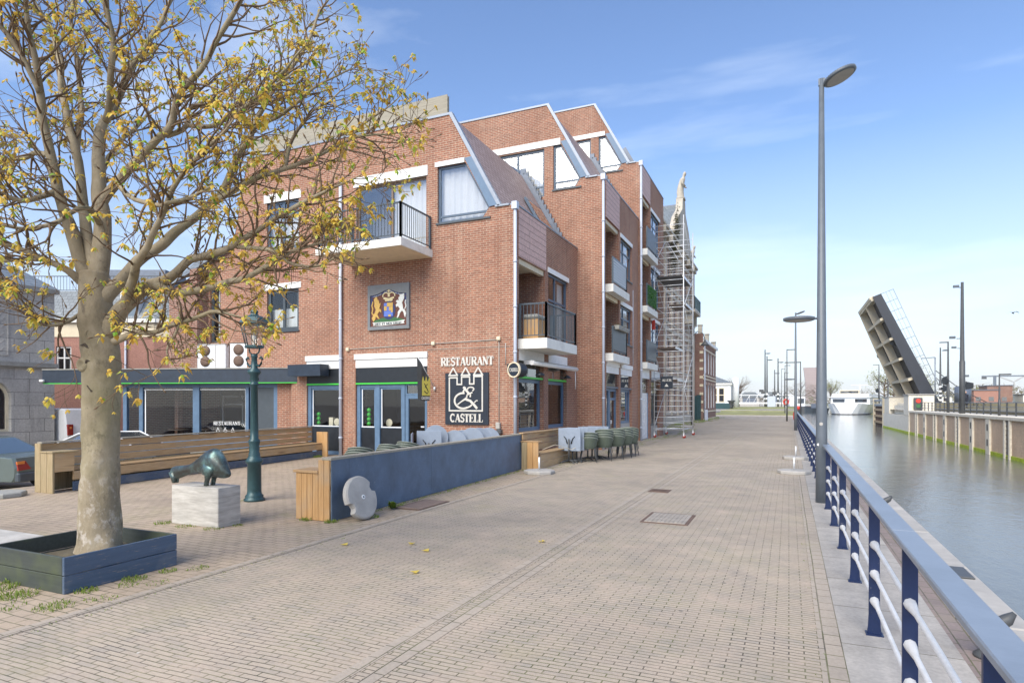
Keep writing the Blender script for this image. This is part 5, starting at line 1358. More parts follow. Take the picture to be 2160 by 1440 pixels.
for i, (x, y, lb) in enumerate([(-5.93,17.72,'second square folded table behind the nearest one'),(-5.88,17.96,'third square folded table, last of the front cluster'),(-5.78,18.75,'fourth square folded table, first of the rear cluster'),(-5.72,19.0,'fifth square folded table in the rear cluster'),(-5.62,19.3,'farthest square folded table in the rear cluster')]):
    again(T, lb, (x,y,0), R(184+random.uniform(-6,6)))
T2 = folded_table((-8.8,14.5,.14), R(200), 'large round folded tabletop nearest behind the blue fence', False)
for x, y, lb, rz in [(-8.35,14.75,'second round folded table behind the blue fence',196),(-8.2,14.95,'third round folded table behind the blue fence',215),(-7.95,15.0,'fourth round folded table behind the blue fence',200),(-7.8,15.15,'fifth round folded table behind the blue fence',212),(-7.6,15.3,'farthest round folded table behind the blue fence',200)]:
    again(T2, lb, (x,y,.0 if x < -8 else .06), R(rz))
again(T, 'square folded table behind the blue fence left of the round tops', (-9.1,13.8,-.04), R(120))
again(T, 'second square folded table behind the blue fence, facing the street', (-8.85,14.25,0), R(200))
tag(MB().path([(-6.14,15.7,.52),(-6.0,16.3,.62),(-5.9,16.9,.5),(-5.85,17.3,.42),(-5.75,17.7,.5),(-5.5,17.9,.55)], .008, 5).build('tie_rope', M['cream']), 'thin pale rope tied from the bench around the tables and chairs', 'rope')
LIMBS = {
 'trunk': [(-6.75,4.22,0.19,0.3), (-6.75,4.23,0.42,0.262), (-6.75,4.23,1.03,0.245), (-6.74,4.23,1.54,0.24), (-6.73,4.23,2.05,0.245), (-6.74,4.23,2.36,0.25), (-6.78,4.21,2.66,0.225), (-6.80,4.20,2.97,0.185), (-6.81,4.20,3.20,0.17)],
 'a': [(-6.83,4.19,3.07,0.13), (-6.93,4.12,3.27,0.11), (-6.97,4.05,3.72,0.09), (-7.00,3.93,4.08,0.075), (-6.99,3.88,4.40,0.068), (-6.96,3.78,4.70,0.06), (-6.89,3.70,4.99,0.05), (-6.81,3.63,5.22,0.04), (-6.75,3.54,5.44,0.03), (-6.68,3.47,5.74,0.02)],
 'a2': [(-6.88,3.71,4.92,0.045), (-6.91,3.58,5.17,0.035), (-6.94,3.46,5.40,0.028), (-6.97,3.34,5.52,0.02)],
 'b': [(-6.78,4.21,3.12,0.12), (-6.95,4.22,3.60,0.085), (-7.16,4.24,4.46,0.065), (-7.34,4.26,4.89,0.058), (-7.52,4.30,5.26,0.05), (-7.53,4.29,5.56,0.045), (-7.73,4.31,6.02,0.038), (-7.95,4.32,6.32,0.03), (-8.20,4.32,6.68,0.02)],
 'cst': [(-6.79,4.21,2.97,0.15), (-6.76,4.25,3.59,0.13), (-6.78,4.25,3.99,0.11), (-6.80,4.24,4.40,0.09), (-6.81,4.28,4.76,0.072), (-6.80,4.40,5.06,0.06), (-6.82,4.50,5.30,0.055), (-6.80,4.62,5.62,0.05), (-6.77,4.74,5.89,0.042), (-6.71,4.88,6.20,0.035), (-6.63,5.03,6.65,0.025)],
 'c2': [(-6.77,4.30,4.86,0.055), (-6.52,4.20,5.04,0.05), (-6.31,4.07,5.28,0.045), (-6.23,4.00,5.56,0.035), (-6.15,3.92,5.88,0.025)],
 'c3': [(-7.18,4.23,4.49,0.05), (-7.45,4.44,5.13,0.042), (-7.78,4.62,5.78,0.035), (-8.07,4.70,6.41,0.028), (-8.23,4.85,7.01,0.02)],
 'd': [(-6.77,4.25,3.94,0.08), (-6.56,4.29,4.17,0.07), (-6.25,4.32,4.38,0.062), (-5.98,4.33,4.55,0.055), (-5.76,4.32,4.67,0.05), (-5.59,4.29,4.86,0.045), (-5.31,4.30,5.09,0.04), (-4.98,4.34,5.49,0.03), (-4.74,4.34,5.72,0.02)],
 'd2': [(-5.90,4.37,4.57,0.04), (-5.71,4.45,4.68,0.035), (-5.63,4.49,4.86,0.03), (-5.43,4.69,4.89,0.026), (-5.21,4.90,5.05,0.02), (-4.96,5.12,5.33,0.013), (-4.79,5.30,5.56,0.007)],
 'd3': [(-5.70,4.46,4.68,0.035), (-5.41,4.48,4.63,0.028), (-5.06,4.52,4.73,0.023), (-4.73,4.56,4.89,0.018), (-4.31,4.64,5.26,0.01)],
 'e': [(-6.73,4.23,2.86,0.13), (-6.62,4.32,3.07,0.1), (-6.48,4.43,3.29,0.09), (-6.32,4.56,3.48,0.08), (-6.17,4.68,3.68,0.075), (-5.99,4.87,3.95,0.065), (-5.86,5.04,4.16,0.06), (-5.80,5.18,4.62,0.055), (-5.71,5.33,4.99,0.048), (-5.59,5.49,5.46,0.042), (-5.51,5.64,5.76,0.035), (-5.35,5.82,6.16,0.026), (-5.28,5.96,6.61,0.018), (-5.14,6.02,6.85,0.01)],
 'e2': [(-5.99,4.87,3.95,0.055), (-5.72,5.00,4.13,0.05), (-5.44,5.12,4.31,0.046), (-5.23,5.33,4.45,0.04), (-4.87,5.49,4.59,0.033), (-4.60,5.72,4.84,0.024), (-4.38,5.82,4.87,0.018), (-4.14,5.92,4.91,0.011), (-3.91,6.03,5.03,0.005)],
 'e3': [(-4.63,5.70,4.82,0.022), (-4.44,5.79,5.02,0.016), (-4.20,5.89,5.21,0.01), (-4.07,5.96,5.37,0.005)],
 'e4': [(-5.68,5.34,5.01,0.035), (-5.23,5.33,5.11,0.026), (-4.86,5.38,5.30,0.018), (-4.55,5.41,5.40,0.012), (-4.34,5.51,5.51,0.005)],
 'e5': [(-5.23,5.33,4.45,0.03), (-5.27,5.52,4.90,0.024), (-5.12,5.70,5.25,0.018), (-4.98,5.88,5.49,0.012), (-4.75,5.98,5.67,0.006)],
 'f': [(-6.65,4.25,2.53,0.15), (-6.50,4.26,2.73,0.125), (-6.34,4.28,2.87,0.11), (-6.16,4.30,3.00,0.1), (-5.97,4.34,3.05,0.09), (-5.72,4.34,3.13,0.065), (-5.54,4.36,3.24,0.06), (-5.32,4.40,3.27,0.055), (-5.03,4.43,3.34,0.045), (-4.73,4.45,3.46,0.038), (-4.40,4.49,3.61,0.03), (-4.12,4.56,3.75,0.022), (-3.84,4.63,3.85,0.012), (-3.66,4.71,3.95,0.005)],
 'f2': [(-5.99,4.32,3.03,0.075), (-5.72,4.34,2.92,0.055), (-5.32,4.40,2.95,0.05), (-4.98,4.45,3.02,0.045), (-4.77,4.49,3.09,0.038), (-4.52,4.55,3.20,0.03), (-4.31,4.64,3.30,0.022), (-4.10,4.74,3.39,0.014), (-3.89,4.83,3.55,0.006)],
 'f3': [(-6.39,4.25,2.79,0.085), (-6.13,4.15,3.06,0.065), (-5.86,4.05,3.18,0.055), (-5.52,3.99,3.47,0.042), (-5.18,3.92,3.77,0.034), (-4.89,3.94,4.04,0.025), (-4.61,3.96,4.21,0.014), (-4.41,3.94,4.33,0.006)],
 'f4': [(-4.98,4.45,3.34,0.032), (-4.57,4.41,3.25,0.026), (-4.25,4.45,3.09,0.02), (-3.97,4.52,3.10,0.014), (-3.74,4.57,3.18,0.007)],
 'g': [(-6.60,4.25,2.44,0.065), (-6.38,4.26,2.50,0.052), (-6.16,4.25,2.52,0.045), (-5.88,4.26,2.53,0.036), (-5.50,4.33,2.63,0.03), (-5.20,4.35,2.69,0.026), (-4.94,4.36,2.66,0.012), (-4.80,4.37,2.63,0.004)],
 'g2': [(-5.59,4.29,2.70,0.02), (-5.58,4.23,2.50,0.016), (-5.60,4.17,2.31,0.012), (-5.53,4.20,2.19,0.007), (-5.40,4.21,2.30,0.004)],
 'h': [(-6.87,4.15,3.06,0.075), (-6.95,4.00,3.20,0.055), (-7.05,3.85,3.29,0.045), (-7.13,3.70,3.37,0.036), (-7.24,3.54,3.44,0.028), (-7.29,3.41,3.53,0.02)],
 'h2': [(-7.05,3.85,3.29,0.035), (-7.36,3.82,3.30,0.028), (-7.71,3.77,3.32,0.02), (-7.96,3.77,3.29,0.01)],
 'h3': [(-6.89,4.09,2.73,0.03), (-6.88,3.93,2.63,0.022), (-6.91,3.80,2.60,0.016), (-6.91,3.69,2.64,0.012), (-6.91,3.58,2.78,0.008), (-6.88,3.49,2.90,0.004)],
 'i': [(-7.02,3.92,4.00,0.05), (-7.00,3.76,3.89,0.042), (-7.05,3.63,3.83,0.036), (-7.12,3.49,3.87,0.028), (-7.13,3.37,3.92,0.02)],
 'j': [(-7.00,3.87,4.36,0.045), (-7.38,3.92,4.46,0.038), (-7.78,3.96,4.48,0.03), (-8.06,3.95,4.50,0.022), (-8.32,3.94,4.57,0.015)],
 'k': [(-6.73,4.21,3.72,0.05), (-6.46,3.90,3.75,0.04), (-6.39,3.60,3.52,0.03), (-6.42,3.37,3.42,0.02), (-6.38,3.16,3.40,0.012)],
 'l': [(-6.59,4.27,4.18,0.04), (-5.92,4.03,3.81,0.035), (-5.39,3.94,3.67,0.028), (-4.97,3.91,3.65,0.02), (-4.69,3.92,3.74,0.01)],
 'm': [(-6.88,4.25,4.11,0.05), (-7.35,4.70,4.71,0.04), (-7.53,5.06,5.17,0.03), (-7.58,5.47,5.66,0.02), (-7.45,5.86,6.06,0.01)],
}
tree = thing('chestnut_tree', 'large budding chestnut tree growing out of the blue planter box', 'tree', (-6.85,4.2,.15))
rnd = random.Random(11)
trunk = MB(); tw = MB(); lf = MB(); tips = []
def smooth_path(P, sub=4):
    P = [(V(p[:3]), p[3]) for p in P]; out = []
    for i in range(len(P)-1):
        p0 = P[max(i-1,0)][0]; p1, r1 = P[i]; p2, r2 = P[i+1]; p3 = P[min(i+2,len(P)-1)][0]
        for k in range(sub):
            t = k/sub
            q = .5*((2*p1)+(p2-p0)*t+(2*p0-5*p1+4*p2-p3)*t*t+(-p0+3*p1-3*p2+p3)*t**3)
            out.append((q, r1+(r2-r1)*t))
    out.append(P[-1]); return out
def wobble(pts, amp, f=3.0):
    o = []
    for i, (p, r_) in enumerate(pts):
        k = amp*min(1, i/3)
        o.append((p+V((noise.noise(p*f), noise.noise(p*f+V((9,3,1))), noise.noise(p*f+V((2,7,5)))))*k, r_))
    return o
paths = {}
for name, P in LIMBS.items():
    pts = smooth_path(P, 6 if name == 'trunk' else 4)
    if name != 'trunk': pts = wobble(pts, .035)
    paths[name] = pts
    if name == 'trunk':
        n = 40; rings = []
        for p, r_ in pts:
            ring = []
            for k in range(n):
                a = 2*math.pi*k/n; d_ = V((math.cos(a), math.sin(a), 0)); r_q = r_*.74; q = p+d_*r_q
                b = .030*noise.noise(q*2.2)+.022*noise.noise(q*5.5)+.007*noise.noise(q*14)
                b += .05*max(0, 1-(p.z-.12)/.45)*max(0, math.cos(a*3+.6))*.8
                ring.append(q+d_*b)
            rings.append(ring)
        trunk.loft(rings)
    else: trunk.path([p for p, _ in pts], [r_*(.68 if r_ > .03 else .8)*(1+.10*noise.noise(p*4)) for p, r_ in pts], 12 if pts[0][1] > .06 else 8)
# knots and collars on the trunk
for (u, z, rr, az) in ((.0,2.14,.05,-40),(.1,2.36,.045,-4),(-.1,2.2,.06,-84),(.15,2.12,.07,25),(-.05,2.52,.045,-55)):
    c = V((-6.79,4.23,z)); a = R(az); d_ = V((math.cos(a), math.sin(a), 0)); c += d_*.175
    zax = d_.to_track_quat('Z','Y').to_matrix().to_4x4(); Mx = Matrix.Translation(c) @ zax
    trunk.lathe([(rr*1.5,-.03),(rr*1.25,.006),(rr,.022),(rr*.7,.018),(rr*.45,.002),(rr*.1,-.004)], (0,0,0), 14, Mx)
# the pruned eye shaped scar: dark ridges over the trunk
def ridge(pts, r_): trunk.path([V(p) for p in pts], [r_*.4]+[r_]*(len(pts)-2)+[r_*.4], 6)
trunk.build('trunk', M['bark'], tree)
scar = MB()
def on_trunk(az, z, o=.004):
    a = R(az); rr = .188+o; return V((-6.79,4.23,0))+V((math.cos(a)*rr, math.sin(a)*rr, z))
for pts in ([(-85,2.40),(-70,2.41),(-52,2.36),(-38,2.24),(-22,2.12),(-8,2.0)], [(-75,2.16),(-62,2.24),(-45,2.23),(-33,2.17)], [(18,2.24),(6,2.15),(-2,2.08)], [(-62,1.98),(-48,1.92),(-30,1.90)]):
    scar.path([on_trunk(a, z) for a, z in pts], [.006]+[.016]*(len(pts)-2)+[.005], 6)
scar.build('bark_scar', plain('dark_bark_scar', (.055,.042,.03), .9, var=.3), tree)
def rdir(d_, ang):
    a = d_.orthogonal().normalized(); a.rotate(Matrix.Rotation(rnd.uniform(0, 6.283), 3, d_))
    return (d_*math.cos(ang)+a*math.sin(ang)).normalized()
eye = V((0,0,1.8))
def leafcluster(p, d_, s):
    n = rnd.randint(4, 7)
    for i in range(n):
        a = 6.283*i/n+rnd.uniform(-.4,.4); o = d_.orthogonal().normalized(); o.rotate(Matrix.Rotation(a, 3, d_))
        L = s*rnd.uniform(.7,1.25); out = (o*.8+d_*.35+V((0,0,-.25))).normalized(); tip = (out*.6+V((0,0,-.8))).normalized()
        side = out.cross(V((0,0,1)));  side = side.normalized() if side.length > .01 else V((1,0,0))
        w_ = L*.24; b = p+d_*.01; m1 = b+out*L*.45; e = m1+tip*L*.6; dn = V((0,0,-w_*.55))
        lf.add([b, m1, e, m1+side*w_+dn, m1-side*w_+dn], [(0,3,1),(3,2,1),(0,1,4),(1,2,4)])
def grow(p, d_, L, r_, depth):
    n = max(3, int(L/.06)); pts = [p]; rad = [r_]; q = p.copy(); dd = d_.copy()
    for i in range(n):
        dd = (dd+V((rnd.gauss(0,.16), rnd.gauss(0,.16), rnd.gauss(.035,.14)))).normalized()
        q = q+dd*(L/n); pts.append(q.copy()); rad.append(max(.0028, r_*(1-.75*(i+1)/n)))
    (tw).path(pts, rad, 5 if r_ > .008 else 4, caps=False)
    if depth > 0:
        m_ = rnd.randint(1, 3) if depth == 2 else rnd.randint(1, 2)
        for k in range(m_):
            i = rnd.randint(max(1, n//3), n-1)
            grow(pts[i], rdir(dd, rnd.uniform(.5,1.0)), L*rnd.uniform(.4,.65), rad[i]*.75, depth-1)
    if rnd.random() < .7: leafcluster(q, dd, rnd.choice((rnd.uniform(.035,.06), rnd.uniform(.05,.092))))
    else: tw.path([q, q+dd*.03, q+dd*.055], [.004,.009,.002], 5)
    if rnd.random() < .16 and n > 4:
        i = rnd.randint(n//2, n-1); leafcluster(pts[i], rdir(dd, .9), rnd.uniform(.04,.07))
for name, pts in paths.items():
    if name == 'trunk': continue
    tot = len(pts); i0 = 5 if pts[0][1] > .06 else 2
    for i in range(i0, tot):
        p, r_ = pts[i]; d_ = (pts[min(i+1,tot-1)][0]-pts[i-1][0]).normalized()
        m_ = 1 if r_ > .045 else (2 if rnd.random() < .2 else 1)
        if r_ > .06 and rnd.random() < .6: continue
        for k in range(m_):
            dr = rdir(d_, rnd.uniform(.55,1.15)); dr = (dr+V((0,0,.18))).normalized()
            if (p+dr*.7-eye).length < 3.6: continue
            L = rnd.uniform(.35,.85)*(1.0 if r_ > .02 else .7)
            grow(p, dr, L, min(r_*.55, .013), 2 if L > .42 else 1)
    p, r_ = pts[-1]; d_ = (pts[-1][0]-pts[-2][0]).normalized(); leafcluster(p, d_, .09)
tw.build('twigs', M['twig'], tree)
lf.build('foliage', M['leaf'], tree)
# fallen leaves on the street
for i, (x, y) in enumerate(((-4.35,6.6),(-4.0,6.35),(-3.6,5.5),(-5.1,6.2),(-2.9,7.4))):
    mb = MB(); a = rnd.uniform(0,6)
    def q(r1, t, z): return V((x+r1*math.cos(a+t), y+r1*math.sin(a+t), z))
    mb.add([q(0,0,.014), q(.05,.0,.03), q(.05,.9,.018), q(.06,2.2,.035), q(.045,3.6,.02), q(.05,5.,.03)], [(0,1,2),(0,2,3),(0,3,4),(0,4,5)])
    tag(mb.build('fallen_leaf', M['leaf']), 'small yellow green fallen leaf lying on the brick street', 'leaf', 'fallen leaves on the street')
# weeds and grass tufts along joints, one mass
gr = MB(); rnd2 = random.Random(4)
def tuft(x, y, rad, n, h):
    n = int(n*.6); h *= .75; rad *= 1.15
    for k in range(n):
        a = rnd2.uniform(0,6.283); q = rad*math.sqrt(rnd2.random()); px_, py_ = x+q*math.cos(a), y+q*math.sin(a)
        t = rnd2.uniform(0,6.283); hh = h*rnd2.uniform(.4,1.1); l = rnd2.uniform(.1,.7)*hh; w_ = rnd2.uniform(.003,.006)
        dx, dy = math.cos(t), math.sin(t)
        gr.add([(px_-dy*w_,py_+dx*w_,.003),(px_+dy*w_,py_-dx*w_,.003),(px_+dx*l*.5+dy*w_*.7,py_+dy*l*.5-dx*w_*.7,hh*.7),(px_+dx*l,py_+dy*l,hh*.85)], [(0,1,2,3)])
for x, y, rad, n, h in ((-6.12,3.7,.09,160,.06),(-6.08,4.15,.1,200,.06),(-6.05,4.5,.08,120,.05),(-5.9,3.3,.14,240,.06),(-5.95,4.0,.1,120,.04),(-6.55,3.35,.14,260,.08),(-7.0,3.4,.16,260,.09),(-7.3,3.3,.16,200,.07),(-5.85,4.7,.1,100,.04),(-5.75,3.6,.12,100,.035),(-5.75,4.15,.1,90,.03),(-6.3,3.1,.16,120,.05),
    (-6.28,7.33,.09,160,.08),(-6.75,7.33,.1,160,.08),(-6.95,7.5,.08,100,.06),(-5.95,7.95,.09,120,.07),(-6.2,9.0,.1,120,.06),(-8.5,6.25,.12,160,.06),(-8.0,6.25,.14,140,.05),(-7.5,6.28,.12,140,.05),(-7.36,6.6,.08,100,.04),(-14.2,15.9,.14,200,.12),(-9.1,8.3,.1,80,.03)): tuft(x, y, rad, n, h)
for k in range(60): tuft(-6.22+rnd2.uniform(-.03,.06)-k*.0045, 8.0+k*.12, .06, 22, .05)
for k in range(26): tuft(-5.45+rnd2.uniform(-.06,.06), 2.4+k*.17+rnd2.uniform(-.05,.05), .035, 14, .022)
for k in range(50): tuft(-5.9+rnd2.uniform(-.3,.35), 15.9+k*.26, .1, 30, .05)
for k in range(40): tuft(-6.0+rnd2.uniform(-.3,.5), 29.5+k*.35, .15, 36, .09)
for k in range(50): tuft(-7.6+rnd2.uniform(-1.0,.7), 43+k*.7, .3, 60, .22)
for k in range(70): tuft(.19+rnd2.uniform(-.03,.05), 2.6+k*.4+rnd2.uniform(-.1,.1), .03, 8, .02)
gr.build('weeds', M['grass'], local=True, kind='stuff')
mb = MB(); rnd3 = random.Random(8)
for k in range(120):
    a = rnd3.uniform(0,6.283); l = rnd3.uniform(.05,.11); z0 = rnd3.uniform(.01,.08); p = V((-6.1,8.65,z0)); o = V((math.cos(a),math.sin(a),rnd3.uniform(.2,1.2))).normalized(); s_ = o.cross(V((0,0,1))).normalized()*l*.35
    mb.add([p, p+o*l*.6+s_, p+o*l, p+o*l*.6-s_], [(0,1,2,3)])
tag(mb.build('weed_plant', M['grass']), 'single bushy green weed at the foot of the blue fence', 'plant')
# ---------------------------------------------------------------- scaffold tower
r = thing('scaffold_tower', 'tall aluminium mobile scaffold tower on red castors by the tallest house', 'scaffold', (-5.6,33.6,0))
sx0, sx1, sy0, sy1 = -6.33, -4.86, 32.0, 35.3
pk = [(sx0,sy0,10.2),(sx0,sy1,9.6),(sx1,sy0,11.3),(sx1,sy1,11.2)]
for x, y, top_ in pk:
    mb = MB(); mb.tube((x,y,.28),(x,y,top_),.026,n=8)
    mb.build('standard', M['alu'], r)
    mb = MB(); mb.lathe([(.03,-.03),(.08,-.03),(.085,-.02),(.085,.02),(.08,.03),(.03,.03)], (0,0,0), 16, Matrix.Translation((x+.03,y,.088)) @ Matrix.Rotation(R(90),4,'X')); c = mb.build('castor_wheel', M['redglass'], r)
    mb = MB(); mb.box((x-.02,y-.045,.1),(x+.04,y-.038,.26)); mb.box((x-.02,y+.038,.1),(x+.04,y+.045,.26)); mb.box((x-.03,y-.045,.24),(x+.04,y+.045,.28)); mb.build('fork', M['white'], c)
for x in (sx0, sx1):
    pass
for y in (sy0, sy1):
    mb = MB()
    for k in range(40):
        z = .5+k*.28
        if z > 11.1: break
        mb.tube((sx0,y,z),(sx1,y,z),.017,n=6)
    mb.build('end_frame_rungs', M['alu'], r)
def brace(a, b, rr=.016, m='alu'): MB().tube(a, b, rr, n=6).build('brace', M[m], r)
for k in range(5):
    z = .45+k*2.1; a, b = (sy0, sy1) if k % 2 else (sy1, sy0)
    brace((sx1+.04,a,z),(sx1+.04,b,z+2.0)); brace((sx0-.04,b,z),(sx0-.04,a,z+2.0))
for z in (.42, 2.5, 4.6, 6.7, 8.8, 9.3, 9.8):
    for x in (sx0+.05, sx1-.05): brace((x,sy0,z),(x,sy1,z), .015)
brace((sx0,sy0,.4),(sx1,sy1,.4)); brace((sx1-.02,sy0+.2,9.1),(sx0+.3,sy1-.1,11.0)); brace((sx1-.3,sy0+.1,9.1),(sx0+.1,sy1-.1,10.8))
for i, (z, y0, y1, x0, x1) in enumerate(((8.25,sy0+.1,sy1-.1,sx0+.06,sx1-.06),(6.95,sy0+1.2,sy1-.05,sx0+.5,sx1-.06),(4.6,sy0+.1,sy1-.5,sx0+.06,sx1-.4),(2.95,sy0+.1,sy1-.5,sx0+.06,sx1-.3))):
    mb = MB(); mb.box((x0,y0,z),(x1,y1,z+.03)); p = mb.build('platform', M['brown'] if i else M['dark_post'], r)
    mb = MB(); mb.box((x0-.02,y0,z-.05),(x0+.02,y1,z+.06)); mb.box((x1-.02,y0,z-.05),(x1+.02,y1,z+.06)); mb.build('edge_beam', M['alu'], p)
mb = MB(); mb.bbox((sx0-.12,sy0-.12,5.55),(sx0+.06,sy0-.04,6.05),.02); mb.build('red_clamp', M['red'], r)

# ---------------------------------------------------------------- ornate old building
OB = thing('ornate_building', 'tall ornate old brick building with stone gable and statue behind the scaffold', 'building', (-12,50,0))
SO = SIDE(-9.0); y0, y1, zt = 36.2, 65.0, 15.4
wins = []
bays = [(37.5+3.05*k) for k in range(9)]
for yb_ in bays:
    for z0, z1 in ((1.0,3.1),(4.6,7.0),(8.4,10.6),(11.8,13.6)):
        wins.append(rect(yb_, yb_+1.1, z0, z1)); 
        wins.append(rect(yb_+1.45, yb_+2.3, z0, z1))
mb = MB(); wall(mb, SO, rect(y0, y1, 0, zt), wins, .18)
mb.add([(-9,y0,0),(-22,y0,0),(-22,y0,zt),(-9,y0,zt)], [(0,1,2,3)]); mb.add([(-9,y1,0),(-22,y1,0),(-22,y1,zt),(-9,y1,zt)], [(0,1,2,3)])
mb.build('wall', M['brick_pink'], OB)
for (a, b) in ((yb_+o, yb_+e) for yb_ in bays for o, e in ((0,1.1),(1.45,2.3))):
    for z0, z1 in ((1.0,3.1),(4.6,7.0),(8.4,10.6),(11.8,13.6)):
        if len([c for c in OB.children if c.name.startswith('window')]) >= 72: break
        mb = MB(); frame_ring(mb, SO, rect(a,b,z0,z1), .07, -.16, -.08); SO.box(mb, a+.07, b-.07, z0+(z1-z0)*.62, z0+(z1-z0)*.62+.06, -.155, -.085)
        w_ = mb.build('window', M['darkframe'], OB)
        mb = MB(); mb.add([SO(a+.07,z0+.07,-.13),SO(b-.07,z0+.07,-.13),SO(b-.07,z1-.07,-.13),SO(a+.07,z1-.07,-.13)], [(0,1,2,3)]); mb.build('pane', M['glass_dark'], w_)
mb = MB()
for z, h_, o in ((0,.7,.1),(3.7,.35,.12),(7.6,.3,.12),(11.1,.3,.1),(14.2,.25,.12),(14.9,.35,.4),(15.25,.2,.55)): SO.box(mb, y0, y1+.2, z, z+h_, .0, o)
for yb_ in bays:
    for z0, z1 in ((3.1,3.3),(7.0,7.25),(10.6,10.85),(.82,1.0),(4.42,4.6),(8.22,8.4)): SO.box(mb, yb_-.08, yb_+2.4, z0, z1, .0, .09)
    SO.box(mb, yb_-.45, yb_-.15, .7, 14.9, .0, .16)
    SO.box(mb, yb_-.42, yb_-.18, 14.5, 15.0, .4, .7)
SO.box(mb, y1-.5, y1+.1, 0, 15.6, 0, .22)
mb.build('stone_trim', M['cream'] if False else plain('old_sandstone', (.48,.44,.37), .85, var=.25, nscale=2, spots=.5), OB)
STONE = bpy.data.materials['old_sandstone']
# cross gable with slate roof
gy0, gy1, gp, gb = 52.6, 63.2, 20.0, 15.4; gm = (gy0+gy1)/2
mb = MB()
out = [(gy0,gb),(gy0,16.4),(gy0+1.0,16.6),(gy0+2.2,18.0),(gm-1.0,19.2),(gm-.7,20.3),(gm+.7,20.3),(gm+1.0,19.2),(gy1-2.2,18.0),(gy1-1.0,16.6),(gy1,16.4),(gy1,gb)]
mb.prism(out, SO, -.35, .25); mb.build('stone_gable', STONE, OB)
mb = MB(); mb.add([(-9.3,gy0-.2,15.4),(-22,gy0-.2,15.4),(-22,gm,19.9),(-9.3,gm,19.9),(-9.3,gy1+.2,15.4),(-22,gy1+.2,15.4)], [(0,1,2,3),(4,5,2,3)])
mb.add([(-8.9,y0,15.4),(-12,y0,18.2),(-12,gy0,18.2),(-8.9,gy0,15.4)], [(0,1,2,3)]); mb.add([(-12,y0,18.2),(-22,y0,18.2),(-22,gy0,18.2),(-12,gy0,18.2)], [(0,1,2,3)]); mb.add([(-8.9,y0,15.4),(-12,y0,18.2),(-22,y0,18.2),(-22,y0,15.4)], [(0,1,2,3)])
mb.add([(-8.9,gy1,15.5),(-12,gy1,17),(-12,y1,17),(-8.9,y1,15.5)], [(0,1,2,3)])
mb.build('slate_roof', M['slate'], OB)
mb = MB(); mb.box((-22,gm-.08,19.85),(-9.2,gm+.08,20.0)); mb.build('ridge', M['lead'], OB)
# balcony near the far end
mb = MB(); SO.box(mb, 59.6, 63.6, 10.3, 10.6, 0, 1.0); SO.box(mb, 60, 60.4, 9.3, 10.3, 0, .7); SO.box(mb, 62.8, 63.2, 9.3, 10.3, 0, .7); bb = mb.build('stone_balcony', STONE, OB)
mb = MB(); railing(mb, (-8.04,59.6,0), (-8.04,63.6,0), 10.6, 1.2, .14); railing(mb, (-8.04,59.6,0), (-9,59.6,0), 10.6, 1.2, .14); mb.build('railing', M['lamp_green'], bb)
def statue(x, y, z, h_, label, kind):
    r = thing('roof_statue', label, 'statue', (x,y,z))
    k = h_/2.6
    prof = [((0,0,0),.55,.5),((0,0,.25),.5,.45),((.0,0,.3),.42,.4),((-.05,0,.8),.40,.35),((.0,0,1.25),.36,.30),((.08,0,1.6),.32,.30),((.18,0,1.95),.30,.25),((.25,0,2.12),.14,.13),((.32,0,2.28),.19,.18),((.36,0,2.45),.19,.17),((.36,0,2.58),.08,.08)]
    mb = MB(); mb.loft([[V((x+c[0]*k+a*k*math.cos(2*math.pi*i/14)*.8, y+b*k*math.sin(2*math.pi*i/14)*1.2, z+c[2]*k)) for i in range(14)] for c, a, b in prof]); mb.build('figure', STONE, r)
    for s_ in (-1,1): 
        mb = MB(); mb.path([(x+.15*k,y+s_*.32*k,z+1.85*k),(x+.2*k,y+s_*.48*k,z+1.45*k),(x+.45*k,y+s_*.25*k,z+1.2*k)], [.11*k,.1*k,.07*k], 8); mb.build('arm', STONE, r)
statue(-9.05, gm, 20.3, 2.6, 'tall stone statue on top of the gable of the ornate building', 0)
statue(-9.0, 64.3, 15.45, 2.2, 'smaller stone statue on the far corner of the ornate roof', 0)
mb = MB(); mb.lathe([(.3,18.2),(.35,18.8),(.6,19.3),(.62,19.6),(.3,19.9)], (-12.2,44.8,0), 12); tag(mb.build('roof_urn', STONE), 'weathered stone urn on the near roof ridge of the ornate building', 'urn')
mb = MB(); rn = random.Random(21)
for k in range(1500):
    t = rn.random(); yy = gy0-.9+rn.gauss(0,.5)+t*2.0; zz = 13.2+4.2*t+rn.gauss(0,.5)
    p = V((-8.75+rn.uniform(-.05,.25), yy, zz)); s_ = .13
    mb.add([p, p+V((rn.uniform(-s_,s_),rn.uniform(-s_,s_),rn.uniform(-s_,s_))), p+V((rn.uniform(-s_,s_),rn.uniform(-s_,s_),rn.uniform(-s_,s_)))], [(0,1,2)])
tag(mb.build('ivy_climber', M['ivy']), 'dry climbing plant on the left side of the stone gable', 'climber')
r = thing('gooseneck_lamp', 'old black gooseneck street lamp in front of the ornate building', 'street lamp', (-7.35,52.8,0))
mb = MB(); mb.path([(-7.35,52.8,0),(-7.35,52.8,7.0)], [.09,.06], 8); mb.build('pole', M['dark_post'], r)
mb = MB(); mb.path([(-7.35,52.8,6.6),(-7.3,52.8,7.3),(-6.9,52.8,7.7),(-6.45,52.8,7.5),(-6.3,52.8,7.0)], .04, 6); mb.build('arm', M['dark_post'], r)
mb = MB(); mb.lathe([(.05,.5),(.09,.35),(.3,.1),(.34,.0),(.1,-.03)], (-6.3,52.8,6.5), 14); mb.build('shade', M['dark_post'], r)

